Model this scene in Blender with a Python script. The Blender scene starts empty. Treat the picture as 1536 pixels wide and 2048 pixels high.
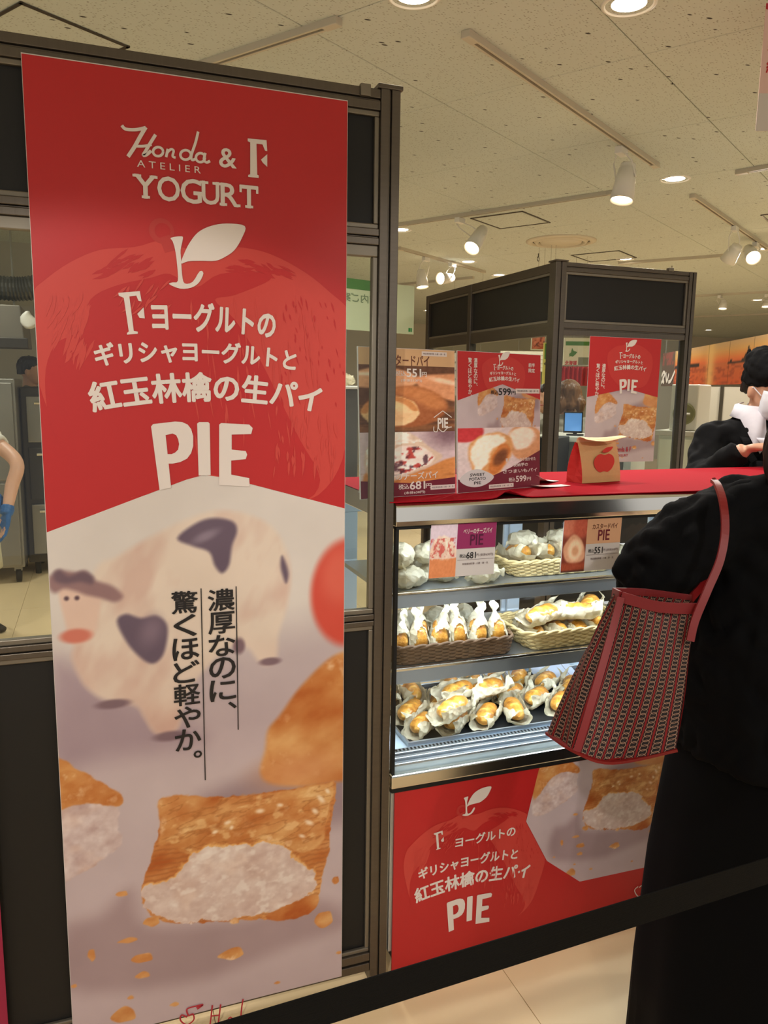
import bpy, bmesh, math, random
import numpy as np
from mathutils import Vector, Matrix, noise as mnoise
from mathutils.geometry import tessellate_polygon

scn = bpy.context.scene
col = scn.collection
R_ = random.Random(7)

# ---------------------------------------------------------------- camera
CAM_H = 1.48
F_PX, YAW, PITCH, ROLL = 1559.86, 0.353615, 0.155865, -0.0150189
_f = np.array([math.sin(YAW) * math.cos(PITCH), math.cos(YAW) * math.cos(PITCH), -math.sin(PITCH)])
_r = np.array([math.cos(YAW), -math.sin(YAW), 0.0])
_d = np.cross(_f, _r)
_cr, _sr = math.cos(ROLL), math.sin(ROLL)
CAM_M = np.array([_cr * _r + _sr * _d, -_sr * _r + _cr * _d, _f])
cam_data = bpy.data.cameras.new('camera')
cam = bpy.data.objects.new('camera', cam_data)
col.objects.link(cam)
cam_data.sensor_fit = 'VERTICAL'
cam_data.sensor_height = 36.0
cam_data.sensor_width = 27.0
cam_data.lens = F_PX / 2048 * 36.0
cam_data.clip_start = 0.02
cam_data.clip_end = 200
rx, dn, fw = (Vector(CAM_M[i]) for i in range(3))
cam.matrix_world = Matrix(((rx.x, -dn.x, -fw.x, 0), (rx.y, -dn.y, -fw.y, 0), (rx.z, -dn.z, -fw.z, CAM_H), (0, 0, 0, 1)))
scn.camera = cam

def ray(x, y):
    return Vector(CAM_M.T @ np.array([(x - 768) / F_PX, (y - 1024) / F_PX, 1.0]))
CAMP = Vector((0, 0, CAM_H))
def on_y(x, y, Y):
    d = ray(x, y); return CAMP + d * (Y / d.y)
def on_z(x, y, Z):
    d = ray(x, y); return CAMP + d * ((Z - CAM_H) / d.z)
def on_t(x, y, t):
    return CAMP + ray(x, y) * t

# ---------------------------------------------------------------- world and exposure
world = bpy.data.worlds.new('world')
scn.world = world
world.use_nodes = True
bg = world.node_tree.nodes['Background']
bg.inputs[0].default_value = (1.0, 0.985, 0.955, 1)
bg.inputs[1].default_value = 0.50
scn.view_settings.view_transform = 'Standard'
scn.view_settings.look = 'None'
scn.view_settings.exposure = 0.42
scn.view_settings.gamma = 1.0
scn.view_settings.use_curve_mapping = False
try:
    scn.cycles.use_denoising = True
    scn.cycles.max_bounces = 8
    scn.cycles.transparent_max_bounces = 24
except Exception:
    pass
WARM = (1.0, 0.955, 0.89)
COOL = (0.80, 0.91, 1.0)

# ---------------------------------------------------------------- helpers
def lin(c):
    out = []
    for v in c[:3]:
        v = v / 255.0
        out.append(v / 12.92 if v <= 0.04045 else ((v + 0.055) / 1.055) ** 2.4)
    return tuple(out)

MATS = {}
def mat(name, rgb, rough=0.5, metal=0.0, spec=0.5, bump=0.0, bscale=60.0, var=0.0, vscale=8.0, emit=0.0,
        trans=0.0, coat=0.0, stretch=None, sheen=0.0, sss=0.0, alpha=1.0, ior=1.45):
    """Principled material with optional procedural colour variation and bump."""
    if name in MATS:
        return MATS[name]
    m = bpy.data.materials.new(name)
    m.use_nodes = True
    nt = m.node_tree
    b = nt.nodes['Principled BSDF']
    c = lin(rgb) + (1,)
    b.inputs['Base Color'].default_value = c
    b.inputs['Roughness'].default_value = rough
    b.inputs['Metallic'].default_value = metal
    b.inputs['Specular IOR Level'].default_value = spec
    b.inputs['IOR'].default_value = ior
    b.inputs['Transmission Weight'].default_value = trans
    b.inputs['Coat Weight'].default_value = coat
    b.inputs['Sheen Weight'].default_value = sheen
    b.inputs['Alpha'].default_value = alpha
    if sss:
        b.inputs['Subsurface Weight'].default_value = sss
        b.inputs['Subsurface Radius'].default_value = (0.02, 0.01, 0.006)
    if emit:
        b.inputs['Emission Color'].default_value = c
        b.inputs['Emission Strength'].default_value = emit
    if var or bump:
        tc = nt.nodes.new('ShaderNodeTexCoord')
        mp = nt.nodes.new('ShaderNodeMapping')
        nt.links.new(tc.outputs['Object'], mp.inputs['Vector'])
        if stretch:
            mp.inputs['Scale'].default_value = stretch
    if var:
        n = nt.nodes.new('ShaderNodeTexNoise')
        n.inputs['Scale'].default_value = vscale
        n.inputs['Detail'].default_value = 5
        nt.links.new(mp.outputs[0], n.inputs['Vector'])
        mx = nt.nodes.new('ShaderNodeMix'); mx.data_type = 'RGBA'
        lo = tuple(max(0, v * (1 - var)) for v in c[:3]) + (1,)
        hi = tuple(min(1, v * (1 + var)) for v in c[:3]) + (1,)
        mx.inputs[6].default_value = lo; mx.inputs[7].default_value = hi
        nt.links.new(n.outputs['Fac'], mx.inputs[0])
        nt.links.new(mx.outputs[2], b.inputs['Base Color'])
    if bump:
        n2 = nt.nodes.new('ShaderNodeTexNoise')
        n2.inputs['Scale'].default_value = bscale
        n2.inputs['Detail'].default_value = 4
        nt.links.new(mp.outputs[0], n2.inputs['Vector'])
        bp = nt.nodes.new('ShaderNodeBump')
        bp.inputs['Strength'].default_value = bump
        bp.inputs['Distance'].default_value = 0.01
        nt.links.new(n2.outputs['Fac'], bp.inputs['Height'])
        nt.links.new(bp.outputs[0], b.inputs['Normal'])
    MATS[name] = m
    return m

def paint_mat(name, rough=0.45, coat=0.0):
    """Print material: colour comes from the mesh colour attribute."""
    if name in MATS:
        return MATS[name]
    m = bpy.data.materials.new(name); m.use_nodes = True
    nt = m.node_tree; b = nt.nodes['Principled BSDF']
    a = nt.nodes.new('ShaderNodeVertexColor'); a.layer_name = 'print'
    nt.links.new(a.outputs['Color'], b.inputs['Base Color'])
    b.inputs['Roughness'].default_value = rough
    b.inputs['Coat Weight'].default_value = coat
    MATS[name] = m
    return m

ORG = {}
def org(p):
    return ORG.get(p.name, Vector((0, 0, 0))) if p is not None else Vector((0, 0, 0))

def link(o, parent=None):
    col.objects.link(o)
    if parent is not None:
        o.parent = parent
        ORG[o.name] = org(parent)
    return o

def tag(o, label=None, cat=None, group=None, kind=None):
    if label: o['label'] = label
    if cat: o['category'] = cat
    if group: o['group'] = group
    if kind: o['kind'] = kind
    return o

def thing(name, label, cat, loc=(0, 0, 0), group=None):
    o = bpy.data.objects.new(name, None)
    o.empty_display_size = 0.05
    col.objects.link(o)
    o.location = loc
    ORG[o.name] = Vector(loc)
    return tag(o, label, cat, group)

class MB:
    """collects shapes in world coordinates; build() links them as one mesh object"""
    def __init__(s):
        s.v = []; s.f = []
    def add(s, vs, fs):
        n = len(s.v); s.v += [tuple(p) for p in vs]; s.f += [tuple(i + n for i in f) for f in fs]; return s
    def box(s, x0, y0, z0, x1, y1, z1):
        return s.add([(x0, y0, z0), (x1, y0, z0), (x1, y1, z0), (x0, y1, z0), (x0, y0, z1), (x1, y0, z1), (x1, y1, z1), (x0, y1, z1)],
                     [(0, 3, 2, 1), (4, 5, 6, 7), (0, 1, 5, 4), (1, 2, 6, 5), (2, 3, 7, 6), (3, 0, 4, 7)])
    def obox(s, c, ax, ay, az, hx, hy, hz):
        c, ax, ay, az = Vector(c), Vector(ax), Vector(ay), Vector(az)
        vs = [c + ax * (hx * i) + ay * (hy * j) + az * (hz * k) for k in (-1, 1) for (i, j) in ((-1, -1), (1, -1), (1, 1), (-1, 1))]
        return s.add(vs, [(0, 3, 2, 1), (4, 5, 6, 7), (0, 1, 5, 4), (1, 2, 6, 5), (2, 3, 7, 6), (3, 0, 4, 7)])
    def rings(s, rings, close=True, caps=True):
        m = len(rings[0]); vs = [p for r in rings for p in r]; fs = []
        for i in range(len(rings) - 1):
            for j in range(m if close else m - 1):
                k = (j + 1) % m
                fs.append((i * m + j, i * m + k, (i + 1) * m + k, (i + 1) * m + j))
        if caps and close:
            fs.append(tuple(range(m - 1, -1, -1))); fs.append(tuple((len(rings) - 1) * m + j for j in range(m)))
        return s.add(vs, fs)
    def tube(s, path, r, seg=8, caps=True):
        path = [Vector(p) for p in path]; n = len(path)
        rr = r if isinstance(r, (list, tuple)) else [r] * n
        up = Vector((0, 0, 1)); rings = []
        for i, p in enumerate(path):
            t = (path[min(i + 1, n - 1)] - path[max(i - 1, 0)]).normalized()
            a = t.cross(up)
            if a.length < 1e-3: a = t.cross(Vector((1, 0, 0)))
            a.normalize(); b = a.cross(t)
            rings.append([p + (a * math.cos(2 * math.pi * k / seg) + b * math.sin(2 * math.pi * k / seg)) * rr[i] for k in range(seg)])
        return s.rings(rings, True, caps)
    def lathe(s, base, axis, prof, seg=24, caps=False):
        base = Vector(base); t = Vector(axis).normalized()
        a = t.cross(Vector((0, 0, 1)))
        if a.length < 1e-3: a = Vector((1, 0, 0))
        a.normalize(); b = a.cross(t)
        rings = [[base + t * h + (a * math.cos(2 * math.pi * k / seg) + b * math.sin(2 * math.pi * k / seg)) * r for k in range(seg)] for (r, h) in prof]
        return s.rings(rings, True, caps)
    def grid(s, pts, ni, nj, wrap=False):
        fs = []
        for i in range(ni - 1):
            for j in range(nj if wrap else nj - 1):
                k = (j + 1) % nj
                fs.append((i * nj + j, i * nj + k, (i + 1) * nj + k, (i + 1) * nj + j))
        return s.add(pts, fs)
    def build(s, name, m, parent=None, bevel=0.0, smooth=False, solid=0.0, local=False):
        me = bpy.data.meshes.new(name)
        o = bpy.data.objects.new(name, me)
        off = Vector((0, 0, 0)) if local else org(parent)
        me.from_pydata([(p[0] - off.x, p[1] - off.y, p[2] - off.z) for p in s.v], [], s.f)
        me.update()
        if m is not None:
            me.materials.append(m)
        if smooth:
            me.shade_smooth()
        link(o, parent)
        if solid:
            md = o.modifiers.new('solid', 'SOLIDIFY'); md.thickness = solid; md.offset = 0
        if bevel:
            md = o.modifiers.new('bevel', 'BEVEL'); md.width = bevel; md.segments = 2; md.limit_method = 'ANGLE'
        return o

def single(mb, name, m, label, cat, group=None, kind=None, **kw):
    o = mb.build(name, m, None, **kw)
    return tag(o, label, cat, group, kind)

def recenter(o):
    """move a top-level mesh's origin to the centre of its base"""
    me = o.data
    xs = [v.co for v in me.vertices]
    c = Vector(((min(v.x for v in xs) + max(v.x for v in xs)) / 2, (min(v.y for v in xs) + max(v.y for v in xs)) / 2, min(v.z for v in xs)))
    me.transform(Matrix.Translation(-c)); o.location = c; ORG[o.name] = c
    return o

def dup(root, loc, rot=(0, 0, 0), scale=1.0, label=None, group=None):
    r = root.copy(); col.objects.link(r)
    r.location = loc; r.rotation_euler = rot
    r.scale = (scale,) * 3 if not isinstance(scale, (tuple, list)) else scale
    if label: r['label'] = label
    if group: r['group'] = group
    for ch in list(root.children):
        c = ch.copy(); col.objects.link(c); c.parent = r
        for g in list(ch.children):
            d = g.copy(); col.objects.link(d); d.parent = c
    return r

# ---------------------------------------------------------------- flat print helpers
class Plane:
    def __init__(s, o, u, v):
        s.o = Vector(o); s.u = Vector(u).normalized(); s.v = Vector(v).normalized(); s.n = s.u.cross(s.v).normalized()
    def px(s, x, y):
        d = ray(x, y); t = (s.o - CAMP).dot(s.n) / d.dot(s.n); p = CAMP + d * t - s.o
        return (p.dot(s.u), p.dot(s.v))
    def w(s, u, v, n=0.0):
        return s.o + s.u * u + s.v * v + s.n * n

def smooth_closed(pts, n=6):
    out = []; k = len(pts)
    for i in range(k):
        p0, p1, p2, p3 = (np.array(pts[(i + j - 1) % k], float) for j in range(4))
        for a in range(n):
            t = a / n
            out.append(tuple(0.5 * ((2 * p1) + (-p0 + p2) * t + (2 * p0 - 5 * p1 + 4 * p2 - p3) * t * t + (-p0 + 3 * p1 - 3 * p2 + p3) * t ** 3)))
    return out

def smooth_open(pts, n=6):
    out = []; k = len(pts)
    for i in range(k - 1):
        p0, p1, p2, p3 = (np.array(pts[min(max(i + j - 1, 0), k - 1)], float) for j in range(4))
        for a in range(n):
            t = a / n
            out.append(tuple(0.5 * ((2 * p1) + (-p0 + p2) * t + (2 * p0 - 5 * p1 + 4 * p2 - p3) * t * t + (-p0 + 3 * p1 - 3 * p2 + p3) * t ** 3)))
    out.append(tuple(pts[-1]))
    return out

class Print2D:
    """collects flat 2-D shapes in plane coordinates; every shape lies a hair above the one before"""
    STEP = 0.000006
    def __init__(s):
        s.v = []; s.f = []; s.l = []; s.n = 0
    def _lay(s, k):
        s.l += [s.n] * k; s.n += 1
    def poly(s, pts, hole=None):
        n = len(s.v); s.v += [tuple(p) for p in pts] + [tuple(p) for p in (hole or [])]
        tris = tessellate_polygon([[Vector((p[0], p[1], 0)) for p in l] for l in ([pts, hole] if hole else [pts])])
        s.f += [tuple(n + i for i in t) for t in tris]; s._lay(len(s.v) - n); return s
    def ring(s, outer, inner):
        n = len(s.v); k = len(outer); s.v += [tuple(p) for p in outer] + [tuple(p) for p in inner]
        s.f += [(n + i, n + (i + 1) % k, n + k + (i + 1) % k, n + k + i) for i in range(k)]; s._lay(2 * k); return s
    def stroke(s, pts, w, sm=5):
        if sm: pts = smooth_open(pts, sm)
        k = len(pts); n = len(s.v); L = []; Rr = []
        for i, p in enumerate(pts):
            a = np.array(pts[max(i - 1, 0)]); b = np.array(pts[min(i + 1, k - 1)]); t = b - a
            t = t / (np.linalg.norm(t) + 1e-9); nn = np.array([-t[1], t[0]])
            ww = w(i / (k - 1)) if callable(w) else w
            L.append(tuple(np.array(p) + nn * ww / 2)); Rr.append(tuple(np.array(p) - nn * ww / 2))
        s.v += L + Rr
        s.f += [(n + i, n + k + i, n + k + i + 1, n + i + 1) for i in range(k - 1)]; s._lay(2 * k); return s
    def ellipse(s, cx, cy, rx, ry, k=28, rot=0):
        c, q = math.cos(rot), math.sin(rot)
        return s.poly([(cx + rx * math.cos(a) * c - ry * math.sin(a) * q, cy + rx * math.cos(a) * q + ry * math.sin(a) * c) for a in (2 * math.pi * i / k for i in range(k))])
    def rect(s, u0, v0, u1, v1):
        return s.poly([(u0, v0), (u1, v0), (u1, v1), (u0, v1)])
    def raw(s, v, f):
        n = len(s.v); s.v += v; s.f += [tuple(n + i for i in q) for q in f]; s._lay(len(v)); return s
    def build(s, plane, name, m, parent, lift):
        mb = MB(); mb.v = [tuple(plane.w(p[0], p[1], lift + k * s.STEP)) for p, k in zip(s.v, s.l)]; mb.f = s.f
        return tag(mb.build(name, m, parent), kind='stuff' if name.endswith('streak_print') else None)

_tc = {}
def glyphs(txt, bold=0.0):
    """vector outlines of a line of text, normalised to its own box: verts (x,y), faces, width, height"""
    key = (txt, bold)
    if key in _tc: return _tc[key]
    c = bpy.data.curves.new('t', 'FONT'); c.body = txt; c.offset = bold; c.resolution_u = 3
    o = bpy.data.objects.new('t', c); col.objects.link(o)
    me = bpy.data.meshes.new_from_object(o)
    v = [(p.co.x, p.co.y) for p in me.vertices]; f = [tuple(p.vertices) for p in me.polygons]
    bpy.data.objects.remove(o); bpy.data.curves.remove(c); bpy.data.meshes.remove(me)
    if not v: v = [(0, 0), (1, 0), (1, 1)]; f = []
    x0 = min(p[0] for p in v); x1 = max(p[0] for p in v); y0 = min(p[1] for p in v); y1 = max(p[1] for p in v)
    _tc[key] = ([(p[0] - x0, p[1] - y0) for p in v], f, x1 - x0, y1 - y0)
    return _tc[key]

HEAVY = [(math.cos(a), math.sin(a)) for a in (2 * math.pi * i / 6 for i in range(6))]
def text_box(P, txt, u0, v0, u1, v1, bold=0.0, arc=0.0, rot=0.0, mirror=False):
    """text stretched into a box; arc > 0 bends the line into an arch (rise in plane units); bold thickens the strokes"""
    v, f, w, h = glyphs(txt, 0.004 if bold > 0.006 else 0.0)
    cu, cv = (u0 + u1) / 2, (v0 + v1) / 2
    W = (u1 - u0)
    Rr = (W * W / 8 / arc) if arc else None
    sx, sy = W / w, (v1 - v0) / h
    for (ox, oy) in ([(0, 0)] + (HEAVY if bold > 0.006 else [])):
        out = []
        for (x, y) in v:
            a = x * sx - W / 2 + ox * bold * sx; b = y * sy - (v1 - v0) / 2 + oy * bold * sy
            if mirror: a = -a
            if Rr:
                th = a / Rr
                a, b = (Rr + b) * math.sin(th), (Rr + b) * math.cos(th) - Rr
            if rot:
                a, b = a * math.cos(rot) - b * math.sin(rot), a * math.sin(rot) + b * math.cos(rot)
            out.append((cu + a, cv + b))
        P.raw(out, f)
    return P

def text_vert(P, txt, u0, u1, v_top, v_bot, bold=0.0):
    """vertical line of text, one character under the other"""
    n = len(txt); ch = (v_top - v_bot) / n
    for (ox, oy) in ([(0, 0)] + (HEAVY if bold > 0.006 else [])):
        allv = []; allf = []
        for i, c in enumerate(txt):
            v, f, w, h = glyphs(c, 0.004)
            W = u1 - u0
            cu, cv = (u0 + u1) / 2, v_top - (i + 0.5) * ch
            if c in '、。':
                sx = W * 0.30 / w; sy = ch * 0.30 / h; cu = u0 + W * 0.85; cv += ch * 0.28
            else:
                sx = W * 0.96 / max(w, 0.62); sy = ch * 0.93 / max(h, 0.62)
            q = len(allv)
            allv += [(cu + (x - w / 2 + ox * bold) * sx, cv + (y - h / 2 + oy * bold) * sy) for (x, y) in v]
            allf += [tuple(q + k for k in t) for t in f]
        P.raw(allv, allf)
    return P

# ---------------------------------------------------------------- numpy painting for printed photographs
def vnoise(x, y, seed=0):
    xi = np.floor(x).astype(np.int64); yi = np.floor(y).astype(np.int64)
    xf = x - xi; yf = y - yi
    def h(a, b):
        n = (a * 374761393 + b * 668265263 + seed * 1442695041) & 0x7fffffff
        n = ((n ^ (n >> 13)) * 1274126177) & 0x7fffffff
        return ((n ^ (n >> 16)) & 0xffff) / 65535.0
    u = xf * xf * (3 - 2 * xf); w = yf * yf * (3 - 2 * yf)
    return (h(xi, yi) * (1 - u) + h(xi + 1, yi) * u) * (1 - w) + (h(xi, yi + 1) * (1 - u) + h(xi + 1, yi + 1) * u) * w
def fbm(x, y, seed=0, o=4):
    t = 0; a = 0.5; s = 0
    for i in range(o):
        t = t + a * vnoise(x * 2 ** i, y * 2 ** i, seed + i * 17); s += a; a *= 0.5
    return t / s
def sd_poly(U, V, pts):
    """signed distance, negative inside"""
    d = np.full(U.shape, 1e9); sgn = np.ones(U.shape); n = len(pts)
    for i in range(n):
        ax, ay = pts[i]; bx, by = pts[i - 1]
        ex, ey = bx - ax, by - ay; wx, wy = U - ax, V - ay
        t = np.clip((wx * ex + wy * ey) / (ex * ex + ey * ey + 1e-12), 0, 1)
        d = np.minimum(d, (wx - ex * t) ** 2 + (wy - ey * t) ** 2)
        c1 = V >= ay; c2 = V < by; c3 = ex * wy > ey * wx
        sgn = np.where((c1 & c2 & c3) | (~c1 & ~c2 & ~c3), -sgn, sgn)
    return sgn * np.sqrt(d)
class Photo:
    """colour field evaluated at points U,V (plain arrays)"""
    def __init__(s, U, V, base):
        s.U, s.V = U, V; s.c = np.empty(U.shape + (3,)); s.c[:] = base
    def over(s, a, rgb):
        rgb = np.asarray(rgb, float); a = np.clip(a, 0, 1)[..., None]
        s.c = s.c * (1 - a) + rgb * a
    def poly(s, pts, rgb, soft=1.0, sm=5, k=1.0, rough=0.0, seed=0, rs=0.05):
        pts = smooth_closed(pts, sm) if sm else pts
        xs = [p[0] for p in pts]; ys = [p[1] for p in pts]; mg = soft * 2 + rough + 1
        w = (s.U > min(xs) - mg) & (s.U < max(xs) + mg) & (s.V > min(ys) - mg) & (s.V < max(ys) + mg)
        d = np.full(s.U.shape, 1e6)
        if w.any():
            dd = sd_poly(s.U[w], s.V[w], pts)
            if rough: dd = dd + (fbm(s.U[w] * rs, s.V[w] * rs, seed) - 0.5) * 2 * rough
            d[w] = dd
        a = np.clip(0.5 - d / (2 * soft), 0, 1); a = a * a * (3 - 2 * a) * k
        s.over(a, rgb if not callable(rgb) else rgb(s.U, s.V)); return d
    def ell(s, cx, cy, rx_, ry_, rgb, soft=0.1, k=1.0, rot=0.0):
        c, q = math.cos(rot), math.sin(rot)
        x, y = s.U - cx, s.V - cy
        r = np.sqrt(((x * c + y * q) / rx_) ** 2 + ((-x * q + y * c) / ry_) ** 2)
        a = np.clip((1 + soft - r) / (2 * soft), 0, 1); s.over(a * a * (3 - 2 * a) * k, rgb)

def photo_sheet(plane, u0, v0, u1, v1, step, fn, name, m, parent, lift, clip=None):
    """a printed picture: a flat grid whose vertex colours come from fn(U,V) in sRGB 0-255"""
    nu = max(2, int((u1 - u0) / step) + 1); nv = max(2, int((v1 - v0) / step) + 1)
    us = np.linspace(u0, u1, nu); vs = np.linspace(v0, v1, nv)
    U, V = np.meshgrid(us, vs)
    if clip is not None:
        V = np.minimum(V, np.maximum(clip(U), v0))
    C = np.clip(fn(U, V), 0, 255) / 255.0
    C = np.where(C <= 0.04045, C / 12.92, ((C + 0.055) / 1.055) ** 2.4)
    o = org(parent)
    base = np.array(plane.o) - np.array(o) + np.array(plane.n) * lift
    co = base + U[..., None] * np.array(plane.u) + V[..., None] * np.array(plane.v)
    me = bpy.data.meshes.new(name)
    idx = np.arange(nu * nv).reshape(nv, nu)
    q = np.stack([idx[:-1, :-1], idx[:-1, 1:], idx[1:, 1:], idx[1:, :-1]], -1).reshape(-1, 4)
    me.vertices.add(nu * nv); me.vertices.foreach_set('co', co.reshape(-1).astype(np.float32))
    me.loops.add(q.size); me.loops.foreach_set('vertex_index', q.reshape(-1).astype(np.int32))
    me.polygons.add(len(q)); me.polygons.foreach_set('loop_start', (np.arange(len(q)) * 4).astype(np.int32))
    me.update(calc_edges=True); me.validate()
    at = me.color_attributes.new('print', 'FLOAT_COLOR', 'POINT')
    at.data.foreach_set('color', np.concatenate([C, np.ones(C.shape[:2] + (1,))], -1).reshape(-1).astype(np.float32))
    me.materials.append(m)
    ob = bpy.data.objects.new(name, me)
    return link(ob, parent)

# ---------------------------------------------------------------- common materials
M_ALU = mat('brushed_aluminium', (102, 94, 86), 0.38, 0.9, bump=0.05, bscale=40, stretch=(1, 1, 30), var=0.12, vscale=6)
M_ALU_H = mat('brushed_aluminium_rail', (102, 94, 86), 0.36, 0.9, bump=0.05, bscale=40, stretch=(30, 1, 1), var=0.12, vscale=6)
M_STEEL = mat('stainless_steel', (226, 222, 214), 0.19, 1.0, var=0.05, vscale=4)
M_STEELB = mat('satin_steel_shelf', (176, 182, 188), 0.35, 0.85)
M_PANEL = mat('black_panel_board', (15, 13, 13), 0.55, bump=0.03, bscale=90)
M_BLACK = mat('black_gasket', (9, 9, 10), 0.6)
M_WHITE = mat('white_enamel', (226, 224, 214), 0.4)
M_WHITE_INK = mat('white_ink', (226, 214, 208), 0.5)
M_BLACK_INK = mat('black_ink', (26, 22, 24), 0.5)
M_RED = mat('red_ink', (186, 34, 36), 0.42)
M_REDL = mat('pale_red_ink', (201, 64, 56), 0.42)
def glass_mat(name, tint=(0.93, 0.97, 0.95), refl=0.08):
    m = bpy.data.materials.new(name); m.use_nodes = True
    nt = m.node_tree; nt.nodes.clear()
    out = nt.nodes.new('ShaderNodeOutputMaterial'); mix = nt.nodes.new('ShaderNodeMixShader')
    tr = nt.nodes.new('ShaderNodeBsdfTransparent'); gl = nt.nodes.new('ShaderNodeBsdfGlossy'); fr = nt.nodes.new('ShaderNodeFresnel')
    tr.inputs[0].default_value = tint + (1,); gl.inputs['Roughness'].default_value = 0.0; fr.inputs[0].default_value = 1.45
    mm = nt.nodes.new('ShaderNodeMath'); mm.operation = 'MULTIPLY'; mm.inputs[1].default_value = refl / 0.04
    mm.use_clamp = True
    ge = nt.nodes.new('ShaderNodeNewGeometry'); sb = nt.nodes.new('ShaderNodeMath'); sb.operation = 'SUBTRACT'; sb.inputs[0].default_value = 1.0
    m2 = nt.nodes.new('ShaderNodeMath'); m2.operation = 'MULTIPLY'
    nt.links.new(ge.outputs['Backfacing'], sb.inputs[1]); nt.links.new(sb.outputs[0], m2.inputs[1])
    nt.links.new(fr.outputs[0], mm.inputs[0]); nt.links.new(mm.outputs[0], m2.inputs[0]); nt.links.new(m2.outputs[0], mix.inputs[0])
    nt.links.new(tr.outputs[0], mix.inputs[1]); nt.links.new(gl.outputs[0], mix.inputs[2]); nt.links.new(mix.outputs[0], out.inputs[0])
    return m
M_GLASS = glass_mat('clear_glass', refl=0.05)
M_GLASS2 = glass_mat('case_glass', (0.97, 0.985, 0.985), refl=0.03)
# ================================================================ the setting
CZ = 2.77
CA = 0.570194
CC = Vector((math.cos(CA), math.sin(CA), 0)); CS = Vector((-CC.y, CC.x, 0))
def cs(c, s, z=CZ):
    return CC * c + CS * s + Vector((0, 0, z))
def to_cs(p):
    return (p.dot(CC), p.dot(CS))

def ceiling_material():
    m = bpy.data.materials.new('pitted_ceiling_board'); m.use_nodes = True
    nt = m.node_tree; b = nt.nodes['Principled BSDF']; b.inputs['Roughness'].default_value = 0.9
    tc = nt.nodes.new('ShaderNodeTexCoord')
    mp = nt.nodes.new('ShaderNodeMapping'); mp.inputs['Scale'].default_value = (34, 78, 60); mp.inputs['Rotation'].default_value = (0, 0, 0.5)
    geo = nt.nodes.new('ShaderNodeNewGeometry')
    nt.links.new(geo.outputs['Position'], mp.inputs[0])
    wn = nt.nodes.new('ShaderNodeTexNoise'); wn.inputs['Scale'].default_value = 5; nt.links.new(geo.outputs['Position'], wn.inputs['Vector'])
    def pits(scale, thr, keep):
        v = nt.nodes.new('ShaderNodeTexVoronoi'); v.inputs['Scale'].default_value = scale
        nt.links.new(mp.outputs[0], v.inputs['Vector'])
        lt = nt.nodes.new('ShaderNodeMapRange'); lt.inputs[1].default_value = thr; lt.inputs[2].default_value = thr * 1.5
        lt.inputs[3].default_value = 1; lt.inputs[4].default_value = 0
        nt.links.new(v.outputs['Distance'], lt.inputs[0])
        sep = nt.nodes.new('ShaderNodeSeparateColor'); nt.links.new(v.outputs['Color'], sep.inputs[0])
        g = nt.nodes.new('ShaderNodeMath'); g.operation = 'LESS_THAN'; g.inputs[1].default_value = keep; nt.links.new(sep.outputs[0], g.inputs[0])
        mu = nt.nodes.new('ShaderNodeMath'); mu.operation = 'MULTIPLY'; nt.links.new(lt.outputs[0], mu.inputs[0]); nt.links.new(g.outputs[0], mu.inputs[1])
        return mu
    small = pits(1.9, 0.20, 0.55); big = pits(0.36, 0.12, 0.2)
    mx1 = nt.nodes.new('ShaderNodeMix'); mx1.data_type = 'RGBA'
    mx1.inputs[6].default_value = lin((200, 206, 197)) + (1,); mx1.inputs[7].default_value = lin((140, 138, 124)) + (1,)
    nt.links.new(small.outputs[0], mx1.inputs[0])
    mx2 = nt.nodes.new('ShaderNodeMix'); mx2.data_type = 'RGBA'; mx2.inputs[7].default_value = lin((62, 58, 52)) + (1,)
    nt.links.new(big.outputs[0], mx2.inputs[0]); nt.links.new(mx1.outputs[2], mx2.inputs[6]); nt.links.new(mx2.outputs[2], b.inputs['Base Color'])
    return m
M_CEIL = ceiling_material()
M_JOINT = mat('ceiling_joint', (120, 114, 102), 0.9)

mb = MB(); mb.v = []; 
mb.add([tuple(cs(c, s, z)) for z in (CZ + 0.012, CZ + 0.06) for (c, s) in ((-9, -9), (21, -9), (21, 14), (-9, 14))],
       [(0, 3, 2, 1), (4, 5, 6, 7), (0, 1, 5, 4), (1, 2, 6, 5), (2, 3, 7, 6), (3, 0, 4, 7)])
ceiling = mb.build('ceiling', M_JOINT); tag(ceiling, kind='structure')
PT = 0.918; G = 0.0018
tile_me = None
for i in range(-2, 15):
    for j in range(-3, 13):
        c0 = 3.178 + (i - 3) * PT; s0 = 1.178 + (j - 3) * PT + 1 * PT
        if tile_me is None:
            t = MB()
            h = PT / 2 - G
            t.add([tuple(CC * (a * hh) + CS * (b * hh) + Vector((0, 0, z))) for (z, hh) in ((0, h - 0.002), (0.002, h), (0.012, h)) for (a, b) in ((-1, -1), (1, -1), (1, 1), (-1, 1))],
                  [(3, 2, 1, 0)] + [(k * 4 + a, k * 4 + (a + 1) % 4, k * 4 + 4 + (a + 1) % 4, k * 4 + 4 + a) for k in (0, 1) for a in range(4)])
            o = t.build('ceiling_tile', M_CEIL, ceiling); tile_me = o.data
        else:
            o = bpy.data.objects.new('ceiling_tile', tile_me); link(o, ceiling)
        o.location = cs(c0 + PT / 2, s0 + PT / 2)
# plain boards beyond the tiles that can be told apart
mb = MB()
for (a0, a1, b0, b1) in ((-9, 3.178 - 5 * PT, -9, 14), (3.178 + 12 * PT, 21, -9, 14), (3.178 - 5 * PT, 3.178 + 12 * PT, -9, 1.178 - 5 * PT), (3.178 - 5 * PT, 3.178 + 12 * PT, 1.178 + 11 * PT, 14)):
    mb.add([tuple(cs(c, s, CZ)) for (c, s) in ((a0, b0), (a0, b1), (a1, b1), (a1, b0))], [(0, 1, 2, 3)])
tag(mb.build('ceiling_board', M_CEIL, ceiling), kind='stuff')

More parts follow.
